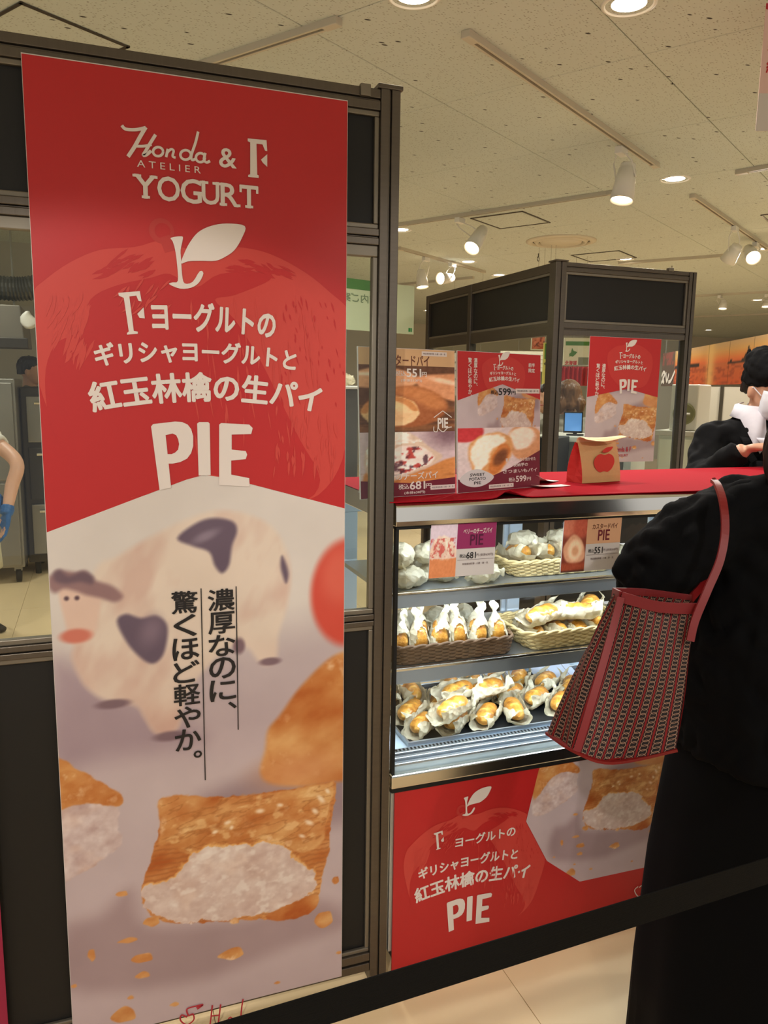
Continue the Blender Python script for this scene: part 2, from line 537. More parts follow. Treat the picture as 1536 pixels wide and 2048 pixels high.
# ---- floor
M_FLOOR = mat('cream_floor_tile', (238, 211, 166), 0.22, spec=0.5, bump=0.02, bscale=7, var=0.05, vscale=3)
M_FJOINT = mat('floor_joint', (150, 128, 98), 0.8)
mb = MB().box(-9, -4, -0.05, 16, 15, -0.004)
floor = mb.build('floor', M_FJOINT); tag(floor, kind='structure')
FT = 0.725; ft_me = None
for i in range(-8, 10):
    for j in range(-4, 12):
        x0 = 0.933 + i * FT; y0 = 1.2 + j * FT
        if ft_me is None:
            t = MB().box(0.001, 0.001, -0.004, FT - 0.001, FT - 0.001, 0.0)
            o = t.build('floor_tile', M_FLOOR, floor); ft_me = o.data
        else:
            o = bpy.data.objects.new('floor_tile', ft_me); link(o, floor)
        o.location = (x0, y0, 0)
mb = MB()
for (a0, a1, b0, b1) in ((-9, 0.933 - 8 * FT, -4, 15), (0.933 + 10 * FT, 16, -4, 15), (0.933 - 8 * FT, 0.933 + 10 * FT, -4, 1.2 - 4 * FT), (0.933 - 8 * FT, 0.933 + 10 * FT, 1.2 + 12 * FT, 15)):
    mb.add([(a0, b0, 0), (a1, b0, 0), (a1, b1, 0), (a0, b1, 0)], [(0, 1, 2, 3)])
tag(mb.build('floor_finish', M_FLOOR, floor), kind='stuff')

# ---- far walls of the hall
M_WALL = mat('cream_wall', (205, 196, 178), 0.85, bump=0.05, bscale=40)
w = MB().box(-9, 14.6, 0, 16, 14.8, 2.8).build('wall_back', M_WALL); tag(w, kind='structure')
w = MB().box(15.6, -4, 0, 15.8, 14.6, 2.8).build('wall_right', M_WALL); tag(w, kind='structure')

# ================================================================ ceiling fixtures
M_LAMP = mat('lamp_glow', (255, 236, 205), 0.4, emit=14.0)
M_LAMPW = mat('spot_lens_glow', (255, 226, 180), 0.4, emit=11.0)
M_RIM = mat('lamp_ring_white', (232, 230, 222), 0.35)
def light(name, kind, loc, power, color, parent=None, size=0.12, spot=None, blend=0.5, target=None, sizey=None, spread=None):
    L = bpy.data.lights.new(name, kind); L.energy = power; L.color = color
    if kind == 'AREA':
        L.shape = 'DISK' if sizey is None else 'RECTANGLE'; L.size = size
        if sizey is not None: L.size_y = sizey
        if spread: L.spread = spread
    else:
        L.shadow_soft_size = size
    if kind == 'SPOT':
        L.spot_size = spot; L.spot_blend = blend
    o = bpy.data.objects.new(name, L)
    col.objects.link(o)
    if parent is not None: o.parent = parent
    o.location = Vector(loc) - org(parent)
    if target is not None:
        o.rotation_euler = (Vector(target) - Vector(loc)).to_track_quat('-Z', 'Y').to_euler()
    return o

DL_W = 10.5
def downlight(p, label, r=0.08, power=DL_W):
    t = thing('downlight', label, 'downlight', (p.x, p.y, CZ - 0.004), 'round downlights in the ceiling')
    ring = MB().lathe((p.x, p.y, CZ), (0, 0, -1), [(r + 0.012, -0.004), (r + 0.012, 0.003), (r, 0.006), (r - 0.006, -0.012)], 28)
    ring.build('trim_ring', M_RIM, t, smooth=True)
    MB().lathe((p.x, p.y, CZ), (0, 0, -1), [(0.001, 0.0), (r * 0.5, 0.001), (r - 0.004, -0.001)], 28).build('lens', M_LAMP, t)
    light('downlight_lamp', 'AREA', (p.x, p.y, CZ - 0.012), power, WARM, t, size=2 * r, target=(p.x, p.y, 0), spread=2.6)
    return t
DLAB = 'round downlight with white ring added to the pitted ceiling to brighten the hall'
for (x, y, lab) in ((1258, 8, 'round downlight beside the near end of the long near track'), (828, -8, 'round downlight between the banner track and the long near track'), (1350, 358, 'round downlight beyond the downward spotlight of the long near track'), (998, 550, 'round downlight just over the side fascia of the far booth'),
                    (857, 621, 'small far downlight beside the left end of the far booth'), (1417, 660, 'far downlight low beside the right post of the far booth'), (1534, 497, 'round downlight beside the spotlight with the glowing face')):
    downlight(on_z(x, y, CZ), lab)
for p in ((-1.6, 0.4), (0.4, -1.4), (2.2, -1.0), (-1.4, -1.6), (-1.6, 3.2), (0.6, 3.6), (-0.9, 5.6), (3.6, 1.0), (4.6, -0.6), (4.2, 4.0), (6.4, 3.0), (6.8, 6.2), (9.0, 5.0), (5.0, 8.0), (2.4, 6.2), (8.6, 8.6), (4.9, 6.6), (3.6, 7.4), (7.6, 4.6), (6.2, 1.6)):  # downlights added as fill, most out of view; last few brighten the far hall
    downlight(Vector((p[0], p[1], CZ)), DLAB)

M_TRACK = mat('track_cream', (196, 188, 170), 0.45)
M_SLOT = mat('track_slot', (60, 54, 46), 0.7)
def track(a, b, label):
    a = on_z(a[0], a[1], CZ); b = on_z(b[0], b[1], CZ)
    d = (b - a); L = d.length; d.normalize(); n = Vector((-d.y, d.x, 0)); c = (a + b) / 2
    t = thing('lighting_track', label, 'lighting track', (c.x, c.y, CZ))
    z = Vector((0, 0, 1))
    for s_ in (-1, 1):
        MB().obox(c + n * (s_ * 0.0125) - z * 0.012, d, n, z, L / 2, 0.0055, 0.012).build('track_rail', M_TRACK, t)
    MB().obox(c - z * 0.006, d, n, z, L / 2 - 0.03, 0.0072, 0.006).build('slot', M_SLOT, t)
    for s_ in (-1, 1):
        MB().obox(c + d * (s_ * (L / 2 - 0.02)) - z * 0.013, d, n, z, 0.035, 0.019, 0.014).build('end_cap', M_TRACK, t, bevel=0.003)
    return t
track((935, 62), (1312, 326), 'cream track running from the near ceiling to the downward spotlight')
track((803, 446), (1232, 380), 'long cream track crossing behind the near booth post')
track((672, 36), (400, 126), 'short cream track beside the square hatch above the red banner')
track((1386, 388), (1536, 494), 'cream track carrying the pair of lit spotlights beyond the counter')
track((800, 494), (968, 541), 'cream track with two small spotlights behind the booth post')
track((1478, 340), (1600, 318), 'short cream track crossing a tile joint by the hanging sign')
track((1240, 524), (1462, 507), 'cream track above the dark fascia of the far booth')
track((1392, 590), (1600, 578), 'far cream track with small spotlights beyond the far booth')
track((800, 567), (945, 553), 'thin far track just below the two small spotlights')
track((1390, 632), (1600, 624), 'farthest cream track over the other stalls')

def spotlight(ad, back, front, label, dt=0.0, lit=True, r=0.062, power=0, aim=None, off=0.0, lens_face=False):
    """ad = track point, back/front = ends of the shade in the photograph, all at the track's distance"""
    A = on_z(ad[0], ad[1], CZ - 0.03); t0 = (A - CAMP).dot(Vector(_f))
    B = on_t(back[0], back[1], t0); Fp = on_t(front[0], front[1], t0 + dt)
    T = thing('track_spotlight', label, 'spotlight', tuple(A), 'white cone spotlights on the ceiling tracks')
    ax = (Fp - B); L = ax.length; ax.normalize()
    MB().obox(A - Vector((0, 0, 0.012)), CC, CS, (0, 0, 1), 0.045, 0.02, 0.018).build('adapter', M_RIM, T, bevel=0.003)
    sh = MB().lathe(B, ax, [(0.001, 0), (r * 0.62, 0.004), (r * 0.66, 0.012), (r * 0.66, 0.03), (r * 0.74, 0.032), (r, L), (r - 0.004, L), (r * 0.8, L - 0.02)], 26)
    so = sh.build('shade', M_RIM, T, smooth=True)
    MB().lathe(B + ax * (L - 0.012), ax, [(0.001, 0.001), (r - 0.006, 0.0)], 26).build('lens', M_LAMPW if lit else M_LAMPW, so)
    mid = B + ax * (L * 0.4); side = ax.cross(Vector((0, 0, 1)))
    if side.length < 0.05: side = CS.copy()
    side.normalize()
    for s_ in (-1, 1):
        top = A + side * (s_ * 0.03) - Vector((0, 0, 0.03))
        MB().tube([top, top + (mid - top) * 0.3 + side * (s_ * r * 0.5), mid + side * (s_ * r * 0.92)], 0.005, 6).build('bracket_arm', M_RIM, T)
    if power:
        tgt = aim if aim is not None else tuple(Fp + ax * 3)
        light('spot_lamp', 'SPOT', Fp + ax * 0.02, power, WARM, T, size=0.05, spot=0.9, blend=0.6, target=tgt)
    return T
spotlight((1243, 298), (1257, 328), (1243, 402), 'white spotlight pointing down at the end of the long near track', power=60, aim=(1.3, 1.95, 1.2))
spotlight((920, 438), (967, 458), (943, 497), 'white spotlight tilted left on the track crossing behind the booth post', dt=-0.1, power=50, aim=(0.2, 3.2, 0.5))
spotlight((852, 516), (842, 540), (845, 575), 'small cream spotlight hanging straight down behind the near booth post')
spotlight((905, 528), (905, 556), (880, 557), 'small round spotlight with its lit face turned to the near booth post', dt=-0.12)
spotlight((1512, 487), (1496, 497), (1507, 516), 'spotlight with bright glowing face above the staff member', dt=-0.15, power=45, aim=(2.2, 2.0, 1.2))
spotlight((1470, 455), (1476, 490), (1455, 522), 'unlit-looking white spotlight beside the one with the glowing face', dt=0.1)
spotlight((1440, 592), (1447, 600), (1445, 618), 'tiny far spotlight hanging over the sunset mural', r=0.055)
spotlight((1534, 590), (1533, 600), (1532, 614), 'tiny far spotlight at the right end of the far track', r=0.055)

# unseen spots behind the camera: one for the banner, one added to brighten posters
for (x, y, ax_, ay_, az_, pw) in ((-0.9, -0.9, 0.15, 1.66, 0.85, 70), (1.0, -0.9, 0.98, 1.72, 1.12, 42)):
    A = Vector((x, y, CZ - 0.03)); ax = (Vector((ax_, ay_, az_)) - A).normalized()
    T = thing('track_spotlight', 'white cone spotlight on the track behind the queue aiming at the %s' % ('red banner' if x < 0 else 'display case front, added to brighten the posters'), 'spotlight', tuple(A), 'white cone spotlights on the ceiling tracks')
    B = A - Vector((0, 0, 0.08)); r = 0.062
    MB().obox(A - Vector((0, 0, 0.0)), CC, CS, (0, 0, 1), 0.045, 0.02, 0.03).build('adapter', M_RIM, T, bevel=0.003)
    MB().tube([A, B + ax * 0.05], 0.006, 6).build('bracket_arm', M_RIM, T)
    so = MB().lathe(B, ax, [(0.001, 0), (r * 0.62, 0.004), (r * 0.74, 0.032), (r, 0.2), (r - 0.004, 0.2), (r * 0.8, 0.18)], 26).build('shade', M_RIM, T, smooth=True)
    MB().lathe(B + ax * 0.19, ax, [(0.001, 0.001), (r - 0.006, 0.0)], 26).build('lens', M_LAMPW, so)
    light('spot_lamp', 'SPOT', B + ax * 0.23, pw, WARM, T, size=0.04, spot=0.62 if x < 0 else 0.66, blend=0.15 if x < 0 else 0.8, target=(ax_, ay_, az_))

# hatches in the ceiling
def hatch(corners, label, zz=CZ):
    P = [on_z(x, y, CZ) for (x, y) in corners]
    q = [to_cs(p) for p in P]
    c0 = min(a[0] for a in q); c1 = max(a[0] for a in q); s0 = min(a[1] for a in q); s1 = max(a[1] for a in q)
    C_ = cs((c0 + c1) / 2, (s0 + s1) / 2)
    t = thing('ceiling_hatch', label, 'ceiling hatch', tuple(C_))
    wd = 0.013
    for (a0, a1, b0, b1) in ((c0, c1, s0, s0 + wd), (c0, c1, s1 - wd, s1), (c0, c0 + wd, s0, s1), (c1 - wd, c1, s0, s1)):
        MB().obox(cs((a0 + a1) / 2, (b0 + b1) / 2, CZ - 0.003), CC, CS, (0, 0, 1), (a1 - a0) / 2, (b1 - b0) / 2, 0.003).build('frame_bar', M_ALU, t)
    MB().obox(cs((c0 + c1) / 2, (s0 + s1) / 2, CZ - 0.001), CC, CS, (0, 0, 1), (c1 - c0) / 2, (s1 - s0) / 2, 0.001).build('hatch_board', M_CEIL, t)
hatch([(960, 437), (1042, 422), (1098, 443), (1000, 457)], 'square access hatch with grey frame beside the left-tilted spotlight')
hatch([(1142, 510), (1232, 501), (1272, 514), (1182, 523)], 'square access hatch with grey frame just above the far booth fascia')
hatch([(-40, 45), (65, 14), (260, 92), (150, 130)], 'large square access hatch directly above the near booth rail')
hatch([(1522, 430), (1560, 425), (1590, 445), (1548, 452)], 'small square access hatch beside the lit spotlight pair')
# round air diffuser
p = on_z(1122, 482, CZ)
t = thing('air_diffuser', 'large round air diffuser with stepped rings in the ceiling', 'air vent', tuple(p))
M_DIFF = mat('diffuser_cream', (206, 198, 178), 0.5)
MB().lathe(p, (0, 0, -1), [(0.30, -0.001), (0.30, 0.006), (0.25, 0.018), (0.245, 0.0)], 40).build('outer_ring', M_DIFF, t, smooth=True)
MB().lathe(p, (0, 0, -1), [(0.235, 0.0), (0.215, 0.022), (0.20, 0.022), (0.195, 0.0)], 40).build('middle_ring', M_DIFF, t, smooth=True)
MB().lathe(p, (0, 0, -1), [(0.18, 0.004), (0.17, 0.02), (0.001, 0.021)], 40).build('centre_plate', M_DIFF, t, smooth=True)
MB().lathe(p, (0, 0, -1), [(0.25, 0.001), (0.18, 0.001)], 40).build('shadow_gap', M_SLOT, t)
# ceiling hook
p = on_z(1077, 507, CZ)
t = thing('ceiling_hook', 'small dark ring hook hanging from the ceiling near the air diffuser', 'hook', tuple(p))
MB().tube([p, p - Vector((0, 0, 0.03))], 0.004, 6).build('shank', M_SLOT, t)
q = p - Vector((0, 0, 0.05))
MB().tube([q + (CC * math.sin(a) + Vector((0, 0, math.cos(a)))) * 0.02 for a in (2 * math.pi * i / 14 for i in range(15))], 0.004, 6, False).build('ring', M_SLOT, t)

# ================================================================ near booth wall
DW = 1.6576
BT = 2.108
XL, XR = -0.95, 0.636          # wall run
def frame_profile(axis, a0, a1, cx, cz, y0, w, depth, name, parent, m, side=1):
    """aluminium system extrusion with a groove: two lips and a recessed web (axis 'x' or 'z')"""
    mb = MB(); h = w / 2
    for (lo, hi, yy) in ((-h, -h * 0.12, y0), (h * 0.12, h, y0), (-h * 0.12, h * 0.12, y0 + 0.006)):
        if axis == 'z': mb.box(cx + lo, yy, a0, cx + hi, y0 + depth, a1)
        else: mb.box(a0, yy, cz + lo, a1, y0 + depth, cz + hi)
    return mb.build(name, m, parent, bevel=0.0015)
booth = thing('booth_wall', 'near booth wall with aluminium frame, black panels and glass pane behind the tall banner', 'booth', (0.0, DW + 0.02, 0))
def wall_bay(booth, x0, x1, y0, zt, nx=(1, 0, 0), glass=True):
    pass
POSTS = [0.614, -0.40, -0.95]
PW = 0.044; PD = 0.04
for px_ in POSTS:
    frame_profile('z', 0.0, BT, px_, 0, DW, PW, PD, 'post', booth, M_ALU)
bays = [(-0.40 + PW / 2, 0.614 - PW / 2), (-0.95 + PW / 2, -0.40 - PW / 2)]
M_BEAD = mat('pale_bead_strip', (128, 120, 108), 0.4, 0.7)
for (x0, x1) in bays:
    for (zc, wz) in ((BT - 0.024, 0.042), (1.806, 0.034), (0.947, 0.028), (0.058, 0.05)):
        frame_profile('x', x0, x1, 0, zc, DW + 0.002, wz, PD - 0.004, 'rail', booth, M_ALU_H)
    # black boards
    for (z0, z1) in ((1.823, BT - 0.045), (0.083, 0.933)):
        MB().box(x0, DW + 0.017, z0, x1, DW + 0.021, z1).build('panel_board', M_PANEL, booth)
        b = 0.011
        for (a0, a1, c0, c1) in ((x0, x1, z0, z0 + b), (x0, x1, z1 - b, z1), (x0, x0 + b, z0 + b, z1 - b), (x1 - b, x1, z0 + b, z1 - b)):
            MB().box(a0, DW + 0.008, c0, a1, DW + 0.017, c1).build('bead', M_BEAD, booth, bevel=0.002)
    z0, z1 = 0.961, 1.789
    MB().box(x0 + 0.008, DW + 0.017, z0 + 0.008, x1 - 0.008, DW + 0.021, z1 - 0.008).build('glass_pane', M_GLASS, booth)
    b = 0.012
    for (a0, a1, c0, c1) in ((x0, x1, z0, z0 + b), (x0, x1, z1 - 0.024, z1), (x0, x0 + b, z0 + b, z1 - 0.024), (x1 - b, x1, z0 + b, z1 - 0.024)):
        MB().box(a0, DW + 0.008, c0, a1, DW + 0.026, c1).build('bead', M_BEAD, booth, bevel=0.002)
MB().box(0.585, DW - 0.003, BT - 0.002, 0.641, DW + PD + 0.002, BT + 0.008).build('post_cap', M_ALU, booth, bevel=0.002)
MB().box(0.545, DW - 0.004, BT - 0.022, 0.568, DW + 0.01, BT + 0.002).build('clip', M_BEAD, booth, bevel=0.002)
# return wall going back from the left end and kitchen side
# ================================================================ far booth
FBX, FBY = 2.158, 3.40
FB_R = 2.956
fb = thing('booth_fascia', 'dark panelled far booth frame behind the counter with glazed front and side', 'booth', (FBX, FBY, 0))
frame_profile('z', 0, BT, FBX, 0, FBY, 0.06, 0.06, 'post', fb, M_ALU)
frame_profile('z', 0, BT, FB_R, 0, FBY, 0.045, 0.05, 'post', fb, M_ALU)
for yy in (4.36, 5.0):
    MB().box(FBX - 0.022, yy - 0.022, 0, FBX + 0.022, yy + 0.022, BT).build('post', M_ALU, fb, bevel=0.002)
MB().box(FBX - 0.036, FBY - 0.006, BT, FBX + 0.036, FBY + 0.066, BT + 0.008).build('post_cap', M_ALU, fb, bevel=0.002)
x0, x1 = FBX + 0.03, FB_R - 0.022
for (zc, wz) in ((BT - 0.022, 0.044), (1.79, 0.062), (0.95, 0.04), (0.05, 0.05)):
    frame_profile('x', x0, x1, 0, zc, FBY + 0.004, wz, 0.045, 'rail', fb, M_ALU_H)
MB().box(x0, FBY + 0.02, 1.82, x1, FBY + 0.025, BT - 0.044).build('panel_board', M_PANEL, fb)
b = 0.013; z0, z1 = 1.821, BT - 0.044
for (a0, a1, c0, c1) in ((x0, x1, z0, z0 + b), (x0, x1, z1 - b, z1), (x0, x0 + b, z0 + b, z1 - b), (x1 - b, x1, z0 + b, z1 - b)):
    MB().box(a0, FBY + 0.008, c0, a1, FBY + 0.02, c1).build('bead', M_BEAD, fb, bevel=0.002)
MB().box(x0, FBY + 0.02, 0.075, x1, FBY + 0.025, 0.93).build('panel_board', M_PANEL, fb)
MB().box(x0, FBY + 0.02, 0.97, x1, FBY + 0.025, 1.76).build('glass_pane', M_GLASS, fb)
MB().box(FB_R - 0.16, FBY - 0.004, BT - 0.006, FB_R - 0.13, FBY + 0.02, BT + 0.012).build('clip', M_BEAD, fb, bevel=0.002)
for (y0, y1) in ((FBY + 0.06, 4.338), (4.382, 4.978)):
    for (zc, wz) in ((BT - 0.022, 0.044), (1.79, 0.062), (0.95, 0.04), (0.05, 0.05)):
        MB().box(FBX - 0.02, y0, zc - wz / 2, FBX + 0.02, y1, zc + wz / 2).build('rail', M_ALU, fb, bevel=0.002)
    MB().box(FBX - 0.004, y0, 1.82, FBX + 0.001, y1, BT - 0.044).build('panel_board', M_PANEL, fb)
    MB().box(FBX - 0.004, y0, 0.075, FBX + 0.001, y1, 0.93).build('panel_board', M_PANEL, fb)
    MB().box(FBX - 0.004, y0, 0.97, FBX + 0.001, y1, 1.76).build('glass_pane', M_GLASS, fb)
    for (c0, c1) in ((1.821, 1.834), (BT - 0.057, BT - 0.044)):
        MB().box(FBX - 0.016, y0, c0, FBX - 0.004, y1, c1).build('bead', M_BEAD, fb, bevel=0.002)

# ================================================================ display case
CX0, CX1 = 0.645, 1.845
CY0, CY1 = 1.668, 2.19
CTOP = 1.222
case = thing('display_case', 'stainless refrigerated display case with glass front and lit shelves of pies', 'display case', (1.245, 1.93, 0))
M_INNER = mat('case_inner_blue_grey', (196, 208, 218), 0.4)
M_DARKBASE = mat('dark_brown_base', (40, 32, 28), 0.6)
# lower cabinet
MB().box(CX0, CY0 + 0.004, 0.06, CX1, CY1, 0.50).build('cabinet', M_STEELB, case, bevel=0.004)
MB().box(CX0 + 0.03, CY0 + 0.05, 0.0, CX1 - 0.03, CY1 - 0.05, 0.06).build('plinth', M_BLACK, case)
# bottom trim rail
MB().box(CX0 - 0.004, CY0 - 0.012, 0.514, CX1 + 0.004, CY0 + 0.01, 0.548).build('trim_rail', M_STEEL, case, bevel=0.004)
MB().box(CX0, CY0 - 0.004, 0.50, CX1, CY0 + 0.012, 0.514).build('trim_lip', M_BLACK, case)
# deck
DECK = 0.56
MB().box(CX0 + 0.012, CY0 + 0.012, 0.50, CX1 - 0.012, CY1 - 0.02, DECK).build('deck', mat('deck_blue_white', (196, 214, 226), 0.35), case)
# stepped front sill
for k, (y0, y1, z1) in enumerate(((CY0 + 0.012, CY0 + 0.026, 0.566), (CY0 + 0.03, CY0 + 0.044, 0.572), (CY0 + 0.048, CY0 + 0.058, 0.576))):
    MB().box(CX0 + 0.014, y0, DECK - 0.002, CX1 - 0.014, y1, z1).build('sill_step', M_STEELB, case, bevel=0.002)
# vent grille: a row of slots
gr = MB().box(CX0 + 0.02, CY0 + 0.064, DECK, CX1 - 0.02, CY0 + 0.094, DECK + 0.004).build('vent_grille', M_STEELB, case)
sl = MB(); x = CX0 + 0.03
while x < CX1 - 0.03:
    sl.add([(x, CY0 + 0.067, DECK + 0.0045), (x + 0.0055, CY0 + 0.067, DECK + 0.0045), (x + 0.008, CY0 + 0.091, DECK + 0.0045), (x + 0.0025, CY0 + 0.091, DECK + 0.0045)], [(0, 1, 2, 3)])
    x += 0.0105
tag(sl.build('slot_row', M_BLACK, gr), kind='stuff')
# hood
hp = [(CY0 - 0.012, 1.166), (CY0 - 0.014, 1.178), (CY0 - 0.012, 1.212), (CY0 - 0.004, CTOP - 0.001), (CY0 + 0.01, CTOP), (CY1, CTOP), (CY1, 1.166)]
MB().rings([[(xx, y, z) for (y, z) in hp] for xx in (CX0 - 0.004, CX1 + 0.004)]).build('hood', M_STEEL, case, bevel=0.002)
MB().box(CX0, CY0 - 0.006, 1.158, CX1, CY0 + 0.02, 1.166).build('hood_gasket', M_BLACK, case)
# corner posts and side glass
for xx in (CX0, CX1):
    s_ = 1 if xx == CX0 else -1
    MB().box(xx, CY0 - 0.002, 0.548, xx + s_ * 0.008, CY0 + 0.012, 1.16).build('corner_post', M_BLACK, case)
    MB().box(xx, CY1 - 0.03, 0.50, xx + s_ * 0.03, CY1, 1.17).build('corner_post', M_STEELB, case, bevel=0.002)
    MB().box(xx + s_ * 0.001, CY0 + 0.012, 0.55, xx + s_ * 0.006, CY1 - 0.03, 1.166).build('side_glass', M_GLASS2, case)
    MB().box(xx - s_ * 0.002, CY0 + 0.012, 0.50, xx + s_ * 0.012, CY1 - 0.03, 0.556).build('side_rail', M_STEEL, case, bevel=0.003)
# front glass
MB().box(CX0 + 0.008, CY0 - 0.001, 0.55, CX1 - 0.008, CY0 + 0.004, 1.162).build('front_glass', M_GLASS2, case)
# rear sliding doors
for k, (a0, a1, yy) in enumerate(((CX0 + 0.03, 1.26, CY1 - 0.014), (1.23, CX1 - 0.03, CY1 - 0.026))):
    d = MB()
    for (p0, p1, q0, q1) in ((a0, a1, 0.56, 0.60), (a0, a1, 1.12, 1.166), (a0, a0 + 0.045, 0.6, 1.12), (a1 - 0.045, a1, 0.6, 1.12)):
        d.box(p0, yy, q0, p1, yy + 0.01, q1)
    do = d.build('rear_door', M_INNER, case, bevel=0.002)
    MB().box(a0 + 0.045, yy + 0.003, 0.6, a1 - 0.045, yy + 0.006, 1.12).build('door_glass', M_GLASS2, do)
# shelves
SHELF = []
for (px_l, z_hint) in (((787, 1190), 0), ((783.5, 1343), 0)):
    yy = CY0 + 0.055
    z = on_y(px_l[0], px_l[1], yy).z
    SHELF.append(z)
    s = MB().box(CX0 + 0.012, yy + 0.012, z - 0.012, CX1 - 0.012, CY1 - 0.07, z).build('shelf', M_STEELB, case)
    MB().box(CX0 + 0.012, yy, z - 0.004, CX1 - 0.012, yy + 0.014, z + 0.004).build('shelf_lip', M_STEEL, s, bevel=0.002)
    fr = [(yy + 0.002, z - 0.004), (yy - 0.004, z - 0.034), (yy + 0.002, z - 0.036), (yy + 0.008, z - 0.006)]
    MB().rings([[(xx, y, zz) for (y, zz) in fr] for xx in (CX0 + 0.014, CX1 - 0.014)]).build('price_rail', M_STEELB, s)
M_LED = mat('case_led_tube', (226, 240, 255), 0.4, emit=9.0)
for (y_, z_, pw) in ((CY0 + 0.04, 1.158, 1.35), (CY0 + 0.075, SHELF[0] - 0.022, 2.0), (CY0 + 0.075, SHELF[1] - 0.022, 2.7)):
    MB().tube([(CX0 + 0.05, y_, z_), (CX1 - 0.05, y_, z_)], 0.007, 8).build('led_tube', M_LED, case)
    light('led_lamp', 'AREA', (1.245, y_ + 0.012, z_ - 0.009), pw, COOL, case, size=1.1, sizey=0.02, target=(1.245, y_ + 0.16, z_ - 0.3))
# ================================================================ printed matter
BP = Plane((0, DW - 0.004, 0), (1, 0, 0), (0, 0, 1))      # banner plane
BU0, BU1, BV0, BV1 = -0.101, 0.517, 0.042, 2.071
def bm(x, y):
    """banner pixel -> banner millimetres (right, down)"""
    u, v = BP.px(x, y); return ((u - BU0) * 1000, (BV1 - v) * 1000)
def bml(l):
    return [bm(*p) for p in l]
def z1(l): return bml([(x / 2, y / 2) for x, y in l])
def z2(l): return bml([(x / 2, 560 + y / 2) for x, y in l])

# --- the printed photograph shared by the banner and the smaller posters (banner millimetres)
PH = dict(
    body=bml([(190, 1140), (240, 1110), (300, 1075), (370, 1040), (430, 1022), (500, 1030), (550, 1060), (575, 1110), (580, 1160), (572, 1220), (557, 1270), (552, 1318), (532, 1330), (515, 1320), (498, 1298), (470, 1290), (440, 1310), (400, 1350), (368, 1400), (357, 1450), (335, 1470), (308, 1462), (290, 1435), (270, 1410), (210, 1400), (170, 1370), (146, 1320), (150, 1290), (160, 1250)]),
    head=bml([(117, 1182), (132, 1168), (170, 1168), (200, 1188), (196, 1240), (184, 1275), (160, 1288), (141, 1283), (129, 1240)]),
    horn=bml([(106, 1148), (118, 1140), (150, 1144), (172, 1142), (190, 1160), (225, 1172), (246, 1192), (230, 1204), (200, 1196), (172, 1190), (150, 1182), (128, 1178), (110, 1186), (98, 1176), (97, 1156)]),
    hornd=bml([(107, 1147), (120, 1140), (138, 1152), (165, 1143), (186, 1153), (184, 1168), (160, 1164), (130, 1168), (110, 1162)]),
    spot1=bml([(355, 1076), (395, 1045), (430, 1036), (465, 1043), (474, 1062), (464, 1092), (458, 1130), (444, 1146), (430, 1132), (418, 1104), (385, 1092)]),
    spot2=bml([(234, 1243), (252, 1228), (282, 1236), (312, 1231), (332, 1246), (335, 1272), (326, 1310), (306, 1327), (282, 1316), (254, 1285)]),
    spot3=bml([(564, 1112), (573, 1130), (577, 1150), (572, 1166), (565, 1150), (561, 1130)]),
    pieR=bml([(820, 1330), (760, 1300), (700, 1300), (655, 1320), (600, 1375), (560, 1430), (536, 1460), (530, 1500), (520, 1545), (545, 1568), (620, 1572), (700, 1560), (800, 1555)]),
    shadM=bml([(700, 1500), (600, 1500), (480, 1560), (400, 1600), (440, 1640), (700, 1640)]),
    shadB=bml([(300, 1850), (260, 1780), (200, 1830), (130, 1860), (140, 1980), (400, 1960), (560, 1900), (690, 1850), (640, 1800), (480, 1840)]),
    shadC=bml([(100, 1340), (150, 1330), (260, 1400), (400, 1470), (370, 1490), (200, 1520), (110, 1530)]),
    crust=bml([(318, 1605), (345, 1592), (430, 1594), (490, 1590), (570, 1580), (648, 1566), (671, 1568), (668, 1610), (660, 1650), (660, 1690), (645, 1750), (638, 1792), (620, 1815), (560, 1835), (470, 1840), (380, 1846), (318, 1840), (286, 1806), (283, 1770), (296, 1735), (310, 1690), (320, 1650)]),
    top=bml([(318, 1605), (345, 1592), (430, 1594), (490, 1590), (570, 1580), (648, 1566), (668, 1570), (655, 1640), (640, 1690), (600, 1706), (560, 1690), (490, 1684), (430, 1690), (380, 1706), (340, 1690), (318, 1690), (322, 1640)]),
    fill=bml([(385, 1712), (430, 1693), (500, 1688), (556, 1690), (585, 1712), (625, 1742), (634, 1770), (604, 1797), (550, 1822), (480, 1836), (420, 1840), (365, 1845), (315, 1832), (287, 1805), (284, 1776), (305, 1766), (345, 1754)]),
    bot=bml([(530, 1832), (580, 1808), (632, 1788), (636, 1808), (615, 1828), (560, 1842)]),
    lcrust=bml([(10, 1590), (40, 1520), (100, 1508), (150, 1535), (200, 1563), (242, 1590), (238, 1612), (182, 1606), (132, 1616), (90, 1640), (40, 1700), (10, 1730), (-8, 1700)]),
    lfill=bml([(0, 1728), (40, 1700), (90, 1640), (140, 1608), (196, 1606), (236, 1612), (238, 1655), (244, 1688), (206, 1718), (152, 1752), (80, 1790), (10, 1800)]),
)
PH_APPLE = bm(700, 1185)
CRUMB = [(bm(x, y), w, h) for (x, y, w, h) in ((258, 1880, 24, 7), (184, 1910, 9, 17), (287, 1915, 26, 14), (287, 1950, 18, 10), (465, 1907, 34, 17), (650, 1838, 26, 26), (250, 2030, 30, 22), (350, 2008, 12, 6), (305, 1843, 20, 14), (245, 1787, 14, 8), (262, 1995, 8, 6), (148, 1972, 8, 5), (672, 1760, 10, 12), (470, 1842, 12, 9), (555, 1965, 9, 4), (678, 1905, 8, 5))]

